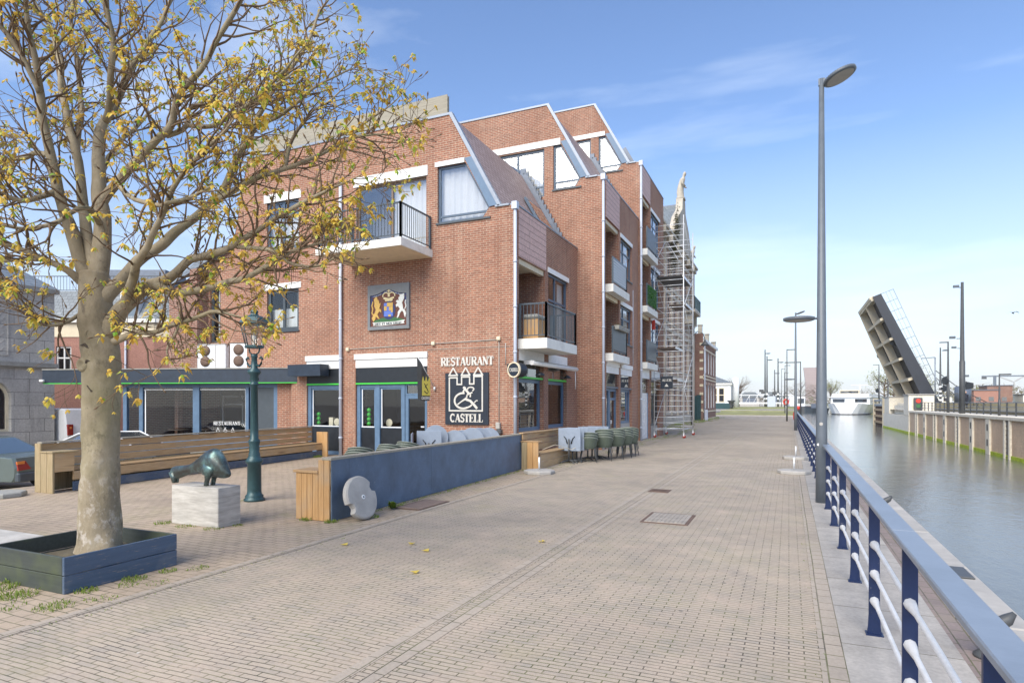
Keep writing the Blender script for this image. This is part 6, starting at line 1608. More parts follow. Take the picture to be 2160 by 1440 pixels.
# ---------------------------------------------------------------- step gabled building
SG = thing('step_gabled_building', 'old brick building with stepped gable and slate roof farther down the quay', 'building', (-12,70,0))
S8 = SIDE(-8.0); ya, yb2 = 65.6, 77.5
wl = [rect(y, y+1.15, z0, z1) for y in (67.2,69.8,72.3,74.9) for z0, z1 in ((1.2,3.7),(4.9,7.2))]
mb = MB(); wall(mb, S8, rect(ya, yb2, 0, 8.2), wl, .2)
F8 = FRONT(ya); steps = [(-22,0),(-8,0),(-8,8.9),(-8.9,8.9),(-8.9,10.1),(-10.2,10.1),(-10.2,11.3),(-11.6,11.3),(-11.6,12.5),(-13.0,12.5),(-13,13.6),(-15,13.6),(-15,12.5),(-22,8)]
wall(mb, F8, steps, (), .1); mb.build('wall', M['brick_dark'], SG)
for k, (y, z) in enumerate(((76.9,8.2),(75.1,9.0),(73.4,9.9),(71.6,10.8))):
    mb = MB(); mb.box((-8.45-k*.55,y,z-.6),(-8.0-k*.55,y+.55,z+.75)); mb.box((-8.5-k*.55,y-.06,z+.751),(-7.95-k*.55,y+.61,z+.87)); mb.build('gable_step', STONE, SG)
mb = MB(); mb.add([(-7.9,ya+.05,8.25),(-7.9,yb2,8.25),(-13.5,yb2,13.2),(-13.5,ya+.05,13.2)], [(0,1,2,3)]); mb.build('roof', M['slate'], SG)
mb = MB(); S8.box(mb, ya, yb2, 8.0, 8.3, 0, .25); mb.build('white_gutter', M['white'], SG)
mb = MB()
for z in (.0,.8,4.2,4.55,7.3): S8.box(mb, ya, yb2, z, z+.14, 0, .05)
for k in range(9): F8.box(mb, -8.35, -8.0, .9+k*.85, 1.15+k*.85, .0, .05); 
mb.build('stone_band', M['cream'], SG)
for y in (67.2,69.8,72.3,74.9):
    for z0, z1 in ((1.2,3.7),(4.9,7.2)):
        mb = MB(); frame_ring(mb, S8, rect(y,y+1.15,z0,z1), .09, -.18, -.05); S8.box(mb, y+.5, y+.62, z0+.1, z1-.1, -.17, -.06); w_ = mb.build('window', M['white'], SG)
        mb = MB(); mb.add([S8(y+.09,z0+.09,-.14),S8(y+1.06,z0+.09,-.14),S8(y+1.06,z1-.09,-.14),S8(y+.09,z1-.09,-.14)], [(0,1,2,3)]); mb.build('pane', M['glass_dark'], w_)
        mb = MB(); S8.box(mb, y-.1, y+1.25, z1, z1+.3, 0, .04); mb.build('arch', M['brick_pink'], w_)
downpipe(SG, [(-7.9,66.0,8.0),(-7.9,66.0,.1)], .07)
mb = MB(); mb.box((-8.6,65.2,0),(-8.2,65.55,2.6)); mb.box((-9.6,65.3,0),(-8.62,65.5,2.5)); mb.build('green_gate', M['lamp_green'], SG)
mb = MB(); mb.bbox((-7.75,64.6,0),(-7.45,64.9,1.1),.03); tag(mb.build('cable_cabinet', M['pipe']), 'small grey utility cabinet at the corner of the step gabled building', 'cabinet')

# ---------------------------------------------------------------- left side: stone house, brick house, vehicles
ST = thing('stone_building', 'grey ashlar stone building with arched window at the left edge', 'building', (-31,12,0))
S9 = SIDE(-29.5)
arch = [(13.2,.6),(14.85,.6),(14.85,2.0)]+[(14.03+.82*math.cos(R(a)), 2.0+.75*math.sin(R(a))) for a in range(15,180,15)]+[(13.2,2.0)]
mb = MB(); wall(mb, S9, rect(2, 16.5, -.7, 6.55), [arch], .3); mb.add([(-29.5,16.5,-.7),(-38,16.5,-.7),(-38,16.5,6.55),(-29.5,16.5,6.55)], [(0,1,2,3)]); mb.build('wall', M['stone_block'], ST)
mb = MB(); S9.box(mb, 2, 16.6, 3.32, 3.5, 0, .16); S9.box(mb, 2, 16.6, 6.55, 6.75, 0, .2); S9.box(mb, 2, 16.5, 3.24, 3.318, 0, .08); mb.build('cornice', M['concrete_d'], ST)
mb = MB(); frame_ring(mb, S9, arch, .1, -.3, -.2); aw_ = mb.build('arched_window', M['cream'], ST)
mb = MB(); mb.add([S9(a,b,-.26) for a, b in inset(arch,.1)], [list(range(len(arch)))]); mb.build('pane', M['glass_dark'], aw_)
mb = MB()
for k in range(5):
    ribbon(mb, S9, [(13.2+k*.3,3.9),(14.6,5.3-k*.3)], .025, 0, .012+.001*k); ribbon(mb, S9, [(13.2,4.2+k*.35),(13.2+1.4-k*.25,5.6)], .025, 0, .018+.001*k)
S9.box(mb, 13.0, 14.75, 3.75, 3.8, 0, .03); S9.box(mb, 14.7, 14.75, 3.8, 6.4, 0, .03)
mb.build('lattice_relief', M['stone_block'], ST)
mb = MB(); mb.add([(-29.3,2,6.75),(-29.3,16.6,6.75),(-33,16.6,8.2),(-33,2,8.2)], [(0,1,2,3)]); mb.build('roof', M['slate'], ST)

RH = thing('red_brick_house', 'red brick house with cream band and slate mansard behind the restaurant', 'house', (-36,28,0))
cn = V((-31.97,22.91,0)); fa = (V((-37.6,20.4,0))-cn).normalized(); fb = (V((-30.0,24.9,0))-cn).normalized()
PA = Pl(cn, fa, V((fa.y,-fa.x,0)));  PB = Pl(cn, fb, V((-fb.y,fb.x,0)))
if PA.n.dot(V((0,0,0))-cn) < 0: PA.n = -PA.n
if PB.n.dot(V((0,0,0))-cn) < 0: PB.n = -PB.n
wr = [rect(a, a+.85, 3.1, 4.9) for a in (2.6,4.55,6.4,9.2)]
mb = MB(); wall(mb, PA, rect(0,14,-.7,5.42), wr, .15); wall(mb, PB, rect(0,5,-.7,5.42), (), .15); mb.build('wall', M['brick_house'], RH)
mb = MB(); PA.box(mb, -.05, 14, 5.42, 6.2, -.3, .04); PB.box(mb, .0, 5, 5.42, 6.2, -.3, .04); mb.build('cream_band', M['cream'], RH)
mb = MB(); PA.box(mb, -.2, 14, 6.2, 6.4, -.3, .22); PB.box(mb, -.0, 5, 6.2, 6.4, -.3, .22); mb.build('gutter', M['conc_w'], RH)
mb = MB(); 
q = [PA(14,6.4,-.1),PA(0,6.4,-.1),PB(5,6.4,-.1),PB(5,8.2,-1.3),PA(.0,8.2,-1.3)+V((0,0,0)),PA(14,8.2,-1.3)]
mb.add(q, [(0,1,4,5),(1,2,3,4)]); mb.build('mansard_roof', M['slate'], RH)
mb = MB(); mb.add([PA(14,8.2,-1.3),PA(0,8.2,-1.3),PB(5,8.2,-1.3),PB(5,8.2,-7),PA(14,8.2,-7)], [(0,1,2,3,4)]); mb.build('flat_roof', M['lead'], RH)
for a in (2.6,4.55,6.4,9.2): window(RH, PA, (a,a+.85,3.1,4.9), 'white', .08, (.5,), (.65,), rec=.08, inside=.4, curtain=(0,.3,0,.9))
for a in (1.0,3.3):
    mb = MB(); PA.box(mb, a, a+1.0, 6.45, 8.1, -1.2, -.25); dm = mb.build('dormer', M['white'], RH)
    mb = MB(); PA.box(mb, a+.1, a+.9, 6.6, 7.9, -.25, -.235); mb.build('pane', M['glass_dark'], dm)
mb = MB(); railing(mb, PA(.3,0,-1.5), PA(14,0,-1.5), 8.2, .9, .18, .02, .008, .02); mb.build('roof_railing', M['dark_post'], RH)
mb = MB(); PA.box(mb, .6, 4.0, 8.21, 9.6, -4.5, -2.2); mb.build('roof_house', M['lead'], RH)
downpipe(RH, [PA(1.5,5.4,.08), PA(1.5,.1,.08)], .05)

# white van
VN = thing('white_van', 'white delivery van parked behind the chestnut trunk, seen from the rear', 'van', (-31.65,17.6,-.4), R(180)); VN.scale = (.9,.9,.8)
mb = MB()
vp = [(-2.9,.42),(-2.95,.55),(-2.93,1.2),(-2.78,2.35),(-2.6,2.42),(1.2,2.42),(1.7,2.2),(2.3,1.35),(2.9,1.15),(3.0,.42)]
rgs = []
for y, k in ((-1.0,.0),(-.985,.03),(-.93,.1)): pass
def hull(prof, ys):  # bevelled extrusion in y
    rings = []
    cx = sum(p[0] for p in prof)/len(prof); cz = sum(p[1] for p in prof)/len(prof)
    for y, s_ in ys: rings.append([V((cx+(a-cx)*s_, y, cz+(b-cz)*s_)) for a, b in prof])
    return rings
mb.loft(hull(vp, ((-1.0,.94),(-.99,.97),(-.94,1.),(.94,1.),(.99,.97),(1.0,.94))), smooth=False); mb.build('body', M['white'], VN, local=True)
for s_ in (-1,1):
    mb = MB(); mb.bbox((-2.99,s_*.78-.08,.95),(-2.86,s_*.78+.17*s_,1.55),.01); mb.build('tail_light', M['redglass'], VN, local=True)
    mb = MB(); mb.bbox((-3.0,s_*.82-.05,1.3),(-2.87,s_*.82+.05,1.42),.01); mb.build('indicator', M['orange'], VN, local=True)
    for x in (-1.75, 1.85):
        mb = MB(); Mx = Matrix.Translation((x, s_*.9, .36)) @ Matrix.Rotation(R(90),4,'X'); mb.lathe([(.2,-.12),(.36,-.1),(.37,.1),(.2,.12)], (0,0,0), 20, Mx); mb.build('wheel', M['tyre'], VN, local=True)
    mb = MB(); mb.box((-2.955,s_*.02-.006,.6),(-2.94,s_*.02+.006,1.3)); mb.box((-2.96,s_*.5-.25,1.62),(-2.91,s_*.5+.25,2.2)) if False else None; mb.build('rear_door_gap', M['dark_post'], VN, local=True)
mb = MB(); mb.bbox((-3.06,-.95,.38),(-2.86,.95,.62),.03); mb.build('bumper', M['tyre'], VN, local=True)
mb = MB(); mb.box((-3.0,-.42,.72),(-2.94,.1,.84)); mb.build('number_plate', M['yellow'] if False else M['orange'], VN, local=True)
mb = MB(); mb.box((-2.99,-.45,1.25),(-2.93,-.2,1.28)); mb.build('door_handle', M['dark_post'], VN, local=True)

# green saloon at the left edge
CR = thing('green_car', 'green grey old saloon car parked at the left edge, showing its tail', 'car', (-20.5,9.35,-.55), R(197))
cp = [(-2.2,.30),(-2.28,.42),(-2.3,.66),(-2.22,.93),(-1.5,1.0),(-.75,1.40),(-.5,1.46),(.6,1.45),(1.4,1.0),(2.2,.86),(2.3,.6),(2.25,.30)]
CR.location = (-20.5,9.35,-.55)
low = [(-2.2,.30),(-2.28,.42),(-2.3,.66),(-2.22,.92),(-1.5,.985),(1.4,.97),(2.2,.84),(2.3,.6),(2.25,.30)]
mb = MB(); mb.loft(hull(low, ((-.86,.93),(-.855,.97),(-.80,1.),(.80,1.),(.855,.97),(.86,.93))), smooth=False); mb.build('body', M['car'], CR, local=True)
cab = [(-1.55,.98),(-.75,1.38),(-.5,1.42),(.55,1.42),(1.35,.98)]
mb = MB(); mb.loft([[V((x,(.74-.16*(z-.98)/.44)*s_,z)) for x, z in cab] for s_ in (-1,1)], smooth=False); cb = mb.build('cabin', M['car'], CR, local=True)
mb = MB(); mb.add([(-1.50,-.62,1.012),(-1.50,.62,1.012),(-.80,.53,1.368),(-.80,-.53,1.368)], [(0,1,2,3)]); mb.build('rear_window', M['glass_sky'], cb, local=True)
for s_ in (-1,1):
    mb = MB(); mb.add([(-1.1,s_*.725,1.02),(1.0,s_*.725,1.02),(.5,s_*.595,1.38),(-.6,s_*.595,1.38)], [(0,1,2,3)]); mb.build('side_window', M['glass_dark'], cb, local=True)
    mb = MB(); mb.prism([(.45,.62),(.82,.60),(.82,.82),(.58,.84)], lambda a, b, d, s_=s_: V((-2.315+(b-.62)*.2+d*.05, s_*a, b)), 0, 1); mb.build('tail_light', M['redglass'], CR, local=True)
    mb = MB(); mb.prism([(.62,.765),(.83,.76),(.83,.83),(.60,.838)], lambda a, b, d, s_=s_: V((-2.322+(b-.62)*.2+d*.02, s_*a, b)), 0, 1); mb.build('indicator', M['orange'], CR, local=True)
    for x in (-1.35, 1.4):
        mb = MB(); Mx = Matrix.Translation((x, s_*.78, .30)) @ Matrix.Rotation(R(90),4,'X'); mb.lathe([(.17,-.1),(.29,-.09),(.31,-.05),(.31,.05),(.29,.09),(.17,.1)], (0,0,0), 24, Mx); wh = mb.build('wheel', M['tyre'], CR, local=True)
        mb = MB(); mb.lathe([(.17,-.095),(.17,.095)], (0,0,0), 16, Mx); mb.build('rim', M['alu'], wh, local=True)
mb = MB(); mb.bbox((-2.36,-.84,.30),(-2.2,.84,.54),.03); mb.build('bumper', M['darkframe'], CR, local=True)
mb = MB(); mb.box((-2.335,-.27,.66),(-2.29,.27,.78)); mb.build('number_plate', M['van'], CR, local=True)
mb = MB(); mb.box((-2.34,.225,.66),(-2.333,.27,.78)); mb.box((-2.34,-.27,.66),(-2.333,-.225,.78)); mb.build('plate_band', M['emb_lblue'], CR, local=True)
mb = MB(); mb.box((-2.26,-.5,.845),(-2.235,-.42,.88)); mb.box((-2.26,-.4,.845),(-2.235,-.35,.88)); mb.box((-2.26,-.33,.845),(-2.235,-.28,.88)); mb.build('badge', M['alu'], CR, local=True)
# dark car with pale roof line behind the bench
C2 = thing('dark_car', 'dark car with light roof edge parked behind the plank bench', 'car', (-20.6,13.3,-.5), R(15))
mb = MB(); mb.loft(hull([(a,b*.92) for a, b in low], ((-.86,.93),(-.855,.97),(-.80,1.),(.80,1.),(.855,.97),(.86,.93))), smooth=False); mb.build('body', M['darkframe'], C2, local=True)
mb = MB(); mb.loft([[V((x,(.74-.16*(z-.98)/.44)*s_,z*.93-.01)) for x, z in cab] for s_ in (-1,1)], smooth=False); c2 = mb.build('cabin', M['black'], C2, local=True)
for s_ in (-1,1):
    mb = MB(); mb.add([(-1.1,s_*.725,.94),(1.0,s_*.725,.94),(.5,s_*.597,1.27),(-.6,s_*.597,1.27)], [(0,1,2,3)]); mb.build('side_window', M['glass_sky'], c2, local=True)
    mb = MB(); mb.path([(-1.5,s_*.70,.93),(-.72,s_*.58,1.29),(.55,s_*.575,1.325),(1.32,s_*.70,.93)], .028, 6); mb.build('roof_line', M['van'], c2, local=True)
    for x in (-1.35, 1.4):
        mb = MB(); Mx = Matrix.Translation((x, s_*.78, .30)) @ Matrix.Rotation(R(90),4,'X'); mb.lathe([(.17,-.1),(.29,-.09),(.31,-.05),(.31,.05),(.29,.09),(.17,.1)], (0,0,0), 20, Mx); mb.build('wheel', M['tyre'], C2, local=True)

# ---------------------------------------------------------------- end of the street
PV = thing('white_pavilion', 'white waterside pavilion with green base and slate roof at the street end', 'pavilion', (-11.5,126,.6))
mb = MB(); mb.bbox((-15.5,124,.6),(-10.0,129,1.7),.03); mb.build('base', M['lamp_green'], PV)
mb = MB(); mb.box((-15.4,124.2,1.7),(-10.1,129,5.2)); mb.build('wall', M['van'], PV)
mb = MB(); mb.box((-15.7,123.9,5.2),(-9.9,129.2,5.6)); mb.build('cornice', M['conc_w'], PV)
mb = MB(); mb.add([(-15.8,123.8,5.6),(-9.8,123.8,5.6),(-9.8,129.3,5.6),(-15.8,129.3,5.6),(-13,126.5,6.9)], [(0,1,4),(1,2,4),(2,3,4),(3,0,4)]); mb.build('roof', M['slate'], PV)
for x in (-14.9,-13.6,-12.3):
    mb = MB(); mb.box((x,124.1,1.9),(x+1.05,124.2,4.7)); w_ = mb.build('window', M['cream'], PV)
    for j in range(2):
        mb = MB(); mb.box((x+.12,124.08,2.05+j*1.3),(x+.93,124.1,3.2+j*1.3)); mb.build('pane', M['glass_dark'], w_)
mb = MB(); mb.lathe([(.62,.6),(.62,6.6),(.3,6.7)], (-9.4,127,0), 16); tag(mb.build('white_column', M['van']), 'thick white cylindrical column beside the pavilion', 'column')
r = thing('planter_urn', 'dark urn planter on the lawn beside the white pavilion', 'urn', (-9.6,119,.7))
mb = MB(); mb.lathe([(.35,0),(.2,.5),(.5,1.2),(.8,1.5),(.75,1.55)], (-9.6,119,.7), 10); mb.build('urn', M['dark_post'], r)
def tallpole(x, y, H, label, band=True, z=.95, heads=1, side=1):
    r = thing('signal_pole', label, 'pole', (x,y,z), group='tall poles at the lock beyond the street end')
    mb = MB(); mb.path([(x,y,z),(x,y,z+H)], [.17,.1], 8); mb.build('pole', M['dark_post'], r)
    if band:
        for k in range(3):
            mb = MB(); mb.tube((x,y,z+.5+k*.9),(x,y,z+.95+k*.9),.19,n=8); mb.build('white_band', M['white'], r)
    mb = MB(); mb.lathe([(.2,0),(.5,.06),(.5,.16),(.2,.2)], (x+side*.55,y,z+H-.9), 12); mb.build('lamp_head', M['grey_post'], r)
    mb = MB(); mb.bbox((x-side*1.1,y-.25,z+H*.26),(x-side*.25,y+.2,z+H*.26+.5),.05); mb.build('signal', M['dark_post'], r)
tallpole(-4.4,135,11.6,'left tall banded signal pole at the end of the street')
tallpole(-4.0,134,10.2,'right tall banded signal pole at the end of the street')
tallpole(-2.0,136,9.8,'tall thin mast with camera cluster at the street end', True)
tallpole(-2.9,150,8.2,'farther thin mast with stacked signals at the lock', False)
for x, y, H, arm, lb in ((-1.35,137,8.7,.6,'straight arm lamp left of the lock rail'),(-.17,65.7,7.0,.75,'tall slim straight arm lamp beside the far railing'),(.95,60.5,5.45,-1.3,'straight arm lamp on the water side, arm to the left, nearest'),(.9,118,6.0,-1.0,'straight arm lamp on the water side, arm to the left, farther'),(-.5,97,7.2,.7,'slim straight arm lamp behind the red lifebuoy case'),(-.75,125,7.4,.7,'faint slim straight arm lamp far along the quay')):
    arm_lamp(x, y, H, arm, lb)
r = thing('red_signal', 'small red signal light on the quay near the far railing', 'signal', (1.05,84,0))
mb = MB(); mb.tube((1.05,84,.0),(1.05,84,.95),.05); mb.build('post', M['dark_post'], r)
mb = MB(); mb.ball((1.05,84,1.15), .26, 8); mb.build('lamp', M['red'], r)
for x, y, lb in ((-.35,92,'red and white lifebuoy post at the far end of the railing'),(-.45,104,'second red and white lifebuoy post on the lock apron')):
    r = thing('lifebuoy_post', lb, 'lifebuoy post', (x,y,.3), group='lifebuoy posts')
    mb = MB(); mb.tube((x,y,.28),(x,y,2.6),.06); mb.build('post', M['white'], r)
    mb = MB(); mb.path([(x+.3*math.cos(t),y-.1,1.9+.36*math.sin(t)) for t in [6.2832*i/16 for i in range(17)]], .1, 6); mb.build('ring', M['red'], r)
mb = MB(); mb.bbox((-3.9,133,.95),(-2.4,134,3.1),.05); tag(mb.build('control_cabinet', M['pipe']), 'pale grey control cabinet beside the banded poles', 'cabinet')
r = thing('white_lock_bridge', 'long low white truss footbridge across the lock behind the lawn', 'bridge', (-8,172,1.2))
x0, x1, yy = -22, 1, 172
mb = MB(); mb.box((x0,yy,1.5),(x1,yy+2,1.9)); mb.build('deck', M['white'], r)
mb = MB(); mb.box((x0,yy,3.7),(x1,yy+.2,3.85)); mb.build('top_chord', M['white'], r)
for k in range(12):
    xx = x0+k*1.95; mb = MB(); mb.path([(xx,yy+.15,1.9),(xx+.95,yy+.15,3.7)], .06, 6); mb.build('strut', M['white'], r)
    mb = MB(); mb.tube((xx+.95,yy+.15,1.9),(xx+.95,yy+.15,3.7), .04, n=6); mb.build('post', M['white'], r)
for k in range(3):
    x = -17+k*6.5
    r = thing('cabin_house', ['low slate roofed cabin behind the white footbridge, left','low slate roofed cabin behind the white footbridge, middle','low slate roofed cabin behind the white footbridge, right'][k], 'cabin', (x,195,0), group='cabins behind the lock')
    mb = MB(); mb.box((x-2.7,193,-.2),(x+2.7,197,3.4)); mb.build('wall', M['concrete'], r)
    mb = MB(); mb.prism([(x-3,3.4),(x+3,3.4),(x+1.4,4.9),(x-1.4,4.9)], lambda a, b, d: V((a,d,b)), 192.7, 197.3); mb.build('roof', M['slate'], r)
    mb = MB(); mb.box((x-1.9,192.9,1.9),(x+1.9,192.99,3.2)); mb.build('window', M['lead'], r)

# ---------------------------------------------------------------- right bank
mb = MB(); mb.add([(12.12,-80,.93),(14.4,-80,.93),(14.4,99,.93),(12.12,99,.93)], [(0,1,2,3)]); mb.build('right_quay', M['concrete'], local=True, kind='structure')
mb = MB(); mb.add([(14.4,-80,1.2),(400,-80,1.2),(400,80,1.2),(14.4,80,1.2)], [(0,1,2,3)]); mb.add([(14.4,80,1.75),(400,80,1.75),(400,180,1.75),(30,180,1.75),(14.4,104,1.75)], [(0,1,2,3,4)])
mb.add([(14.4,80,1.2),(400,80,1.2),(400,80,1.75),(14.4,80,1.75)], [(0,1,2,3)]); mb.add([(14.4,80,-2),(14.4,104,-2),(14.4,104,1.75),(14.4,80,1.75)], [(0,1,2,3)]); mb.add([(14.4,-80,.9),(14.4,80,.9),(14.4,80,1.2),(14.4,-80,1.2)], [(0,1,2,3)])
mb.build('right_ground', plain('worn_verge', (.17,.155,.105), .95, var=.3, nscale=.7), local=True, kind='structure')
mb = MB(); mb.add([(30,180,1.7),(600,180,1.7),(900,900,1.7),(45,900,1.7)], [(0,1,2,3)]); mb.add([(30,180,1.7),(45,900,1.7),(42,900,-2),(20,180,-2)], [(0,1,2,3)]); mb.add([(14.4,104,1.7),(30,180,1.7),(26,180,-2),(12,104,-2)], [(0,1,2,3)])
mb.build('right_shore', M['grassland'], local=True, kind='structure')
QW = thing('lock_wall', 'sunlit brick and concrete lock wall along the far side of the canal', 'wall', (12.2,60,-1.6))
mb = MB(); mb.box((12.12,-80,-4),(12.6,79.5,.9)); mb.build('brick_face', M['brick_pink'] if False else brickmat('sunlit_lock_brick', (.74,.54,.37), (.66,.47,.325), (.70,.58,.44), stain=.35, dark=(.37,.26,.18)), QW)  # brick and coping colours raised to stand in for sunlight barely reaching here
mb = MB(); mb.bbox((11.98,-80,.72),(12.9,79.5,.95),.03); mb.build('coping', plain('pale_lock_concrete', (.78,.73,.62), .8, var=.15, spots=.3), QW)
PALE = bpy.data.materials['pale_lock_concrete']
for y in (71.1,62.7,54.3,50.2,41.5,33,24.6):
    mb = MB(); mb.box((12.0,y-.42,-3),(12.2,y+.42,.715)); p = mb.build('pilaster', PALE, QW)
    for z in (-.9,.1):
        mb = MB(); mb.box((11.985,y-.13,z-.16),(12.0,y+.13,z+.28)); mb.build('bollard_niche', M['black'], p)
for y in (75.4,66.6,58.4,46.3,37.5,29):
    mb = MB(); mb.box((12.09,y-.33,-3),(12.16,y+.33,.73)); p = mb.build('recess', M['dark_post'], QW)
    mb = MB()
    for k in range(9): mb.tube((12.06,y-.26,-1.5+k*.27),(12.06,y+.26,-1.5+k*.27),.025,n=5)
    mb.build('ladder', M['rust'], p)
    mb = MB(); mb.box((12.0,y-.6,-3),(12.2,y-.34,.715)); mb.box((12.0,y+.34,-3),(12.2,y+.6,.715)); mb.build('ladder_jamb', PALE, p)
mb = MB(); mb.box((12.07,-80,-1.7),(12.13,79.5,-1.38)); mb.build('algae_band', plain('bright_algae', (.42,.52,.03), .8, var=.4, nscale=3), QW)
r = thing('lock_railing', 'grey railing with dark posts along the far lock wall', 'railing', (13.2,60,.95))
mb = MB(); mb.box((13.15,-40,1.78),(13.25,80,1.84)); mb.build('handrail', M['zinc'], r)
for z in (1.2,1.48):
    mb = MB(); mb.box((13.17,-40,z),(13.23,80,z+.045)); mb.build('bar', M['zinc'], r)
pp = None
for k in range(34):
    y = 20+k*1.8
    if pp is None: pp = MB().box((13.12,y-.04,.93),(13.2,y+.04,1.8)).build('post', M['dark_post'], r)
    else:
        c = pp.copy(); COL.objects.link(c); c.parent = r; c.location = (0,k*1.8,0)
# bridge piers
BP = thing('bridge_pier', 'cream concrete bridge pier with traffic signal beside the raised leaf', 'bridge pier', (13.5,90,-1.6))
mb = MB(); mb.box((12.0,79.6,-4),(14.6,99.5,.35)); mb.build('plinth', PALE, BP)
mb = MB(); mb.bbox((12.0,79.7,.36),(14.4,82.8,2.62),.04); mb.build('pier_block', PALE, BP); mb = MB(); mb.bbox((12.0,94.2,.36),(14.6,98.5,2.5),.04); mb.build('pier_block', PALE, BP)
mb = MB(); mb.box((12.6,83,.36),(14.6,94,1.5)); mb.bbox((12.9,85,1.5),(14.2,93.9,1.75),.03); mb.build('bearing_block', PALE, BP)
mb = MB(); mb.bbox((11.9,79.6,2.62),(14.5,82.9,2.75),.03); mb.bbox((11.9,94.1,2.5),(14.7,98.6,2.62),.03); mb.build('pier_cap', M['concrete'], BP)
mb = MB(); mb.box((11.96,79.6,-1.7),(12.0,99.5,-1.38)); mb.build('algae_band', bpy.data.materials['bright_algae'], BP)
r = thing('canal_signal', 'black canal traffic signal showing red on the pier block', 'traffic light', (12.7,79.5,1.2))
mb = MB(); mb.bbox((12.45,79.3,1.05),(13.25,79.65,2.35),.05); mb.build('housing', M['dark_post'], r)
mb = MB(); mb.lathe([(.24,0),(.24,.06)], (0,0,0), 16, Matrix.Translation((12.85,79.3,2.0)) @ Matrix.Rotation(R(90),4,'X')); mb.build('red_lamp', M['red'], r)
mb = MB(); mb.lathe([(.22,0),(.22,.06)], (0,0,0), 16, Matrix.Translation((12.85,79.3,1.45)) @ Matrix.Rotation(R(90),4,'X')); mb.build('green_lamp', M['emb_green'], r)
r = thing('timber_fender', 'yellow timber guide fender at the far end of the bridge pier', 'fender', (12.4,105,-1.6))
for y in (100.5,111):
    mb = MB(); mb.box((12.0,y-.3,-4),(12.7,y+.3,2.4)); mb.build('pile', M['cream'], r)
for z in (-1.2,-.3,.6,1.3,2.0):
    mb = MB(); mb.box((12.1,100.8,z),(12.5,110.7,z+.3)); mb.build('wale', M['wood_y'] if z < 1 else M['zinc'], r)
mb = MB()
for k in range(4): mb.box((12.2,102+k*2.4,-4),(12.5,102.5+k*2.4,1.3))
mb.build('back_pile', M['rust'], r)

# raised leaf: local frame along leaf (l), across (y), normal outwards to the deck side (n)
BL = thing('bascule_leaf', 'raised steel bascule bridge leaf with cream cross beams and dark girder', 'bridge', (14.35,95,1.8))
al = R(68.5); lv = V((-math.cos(al),0,math.sin(al))); nv = V((math.sin(al),0,math.cos(al))); hp = V((14.35,0,1.8))
def LF_(l, y, n_): return hp+lv*l+V((0,y,0))+nv*n_
def lbox(mb, l0, l1, y0_, y1_, n0, n1):
    return mb.add([LF_(l,y,n_) for l, y, n_ in ((l0,y0_,n0),(l1,y0_,n0),(l1,y1_,n0),(l0,y1_,n0),(l0,y0_,n1),(l1,y0_,n1),(l1,y1_,n1),(l0,y1_,n1))], [(0,3,2,1),(4,5,6,7),(0,1,5,4),(1,2,6,5),(2,3,7,6),(3,0,4,7)])
STEEL = plain('dark_bridge_steel', (.028,.033,.045), .5, var=.15, nscale=1); BEAM = plain('cream_bridge_steel', (.60,.53,.40), .55, var=.12, nscale=1, spots=.2); UND = plain('brown_deck_underside', (.03,.026,.024), .7, var=.2, nscale=2)
YA, YB, YM = 88.6, 102.2, 94.6
mb = MB(); lbox(mb, -.5, 14, YA, YB, .95, 1.2); mb.build('deck', STEEL, BL)
mb = MB(); lbox(mb, -.4, 13.9, YA+.5, YB-.2, .9, .945); mb.build('deck_underside', UND, BL)
def girder(y, th, d0, d1, name, mat, e0=-.15, e1=.0):
    mb = MB(); mb.add([LF_(-1.4,y,e0),LF_(14,y,e1),LF_(14,y,d1),LF_(-1.4,y,d0),LF_(-1.4,y+th,e0),LF_(14,y+th,e1),LF_(14,y+th,d1),LF_(-1.4,y+th,d0)], [(0,1,2,3),(7,6,5,4),(0,4,5,1),(1,5,6,2),(2,6,7,3),(3,7,4,0)]); return mb.build(name, mat, BL)
girder(YA-.45, .3, 2.0, 1.25, 'edge_girder', STEEL, .6, .3); girder(YB, .25, 1.5, 1.2, 'edge_girder', BEAM)
mb = MB(); lbox(mb, 0, 13.8, YM-.12, YM+.12, .0, .9); mb.build('centre_girder', BEAM, BL)
for k in range(6):
    l = .3+k*2.68
    mb = MB(); lbox(mb, l-.16, l+.16, YM+.125, YB-.005, .04, .9); mb.build('cross_beam', BEAM, BL)
    mb = MB(); lbox(mb, l-.16, l+.16, YA-.14, YM-.125, .04, .9); mb.build('cross_beam', BEAM, BL)
for k in range(5):
    l0 = .3+k*2.68+.2
    for j in range(9):
        y = YM+.5+j*.36
        mb = MB(); lbox(mb, l0, l0+2.25, y, y+.14, .74, .9); mb.build('deck_rib', BEAM if j % 2 == 0 else UND, BL)
mb = MB(); lbox(mb, 13.8, 14.1, YA-.1, YB, -.05, .5); mb.build('nose_beam', BEAM, BL)
mb = MB(); lbox(mb, -1.2, .1, YA+2.2, YB-.4, -.3, .7); mb.build('heel', BEAM, BL)
mb = MB()
for h_ in (.55,.95,1.4): mb.tube(LF_(-1,YA-.3,1.25+h_), LF_(14,YA-.3,1.25+h_), .035 if h_ > 1 else .02, n=5)
mb.build('rail', M['zinc'], BL)
for k in range(12):
    mb = MB(); mb.tube(LF_(.2+k*1.25,YA-.3,1.2), LF_(.2+k*1.25,YA-.3,2.65), .03, n=5); mb.build('rail_post', M['zinc'], BL)
mb = MB(); mb.ball(LF_(7.2,YB+.35,.3), .45, 8, (1,.5,1.2)); mb.build('side_lamp', M['dark_post'], BL)
mb = MB(); mb.ball(LF_(7.9,YA+1.4,.5), .4, 8); mb.path([LF_(7.2,YA+1.5,.6),LF_(8.8,YA+1.2,.6)], .06, 5); mb.build('hanging_gear', M['dark_post'], BL)
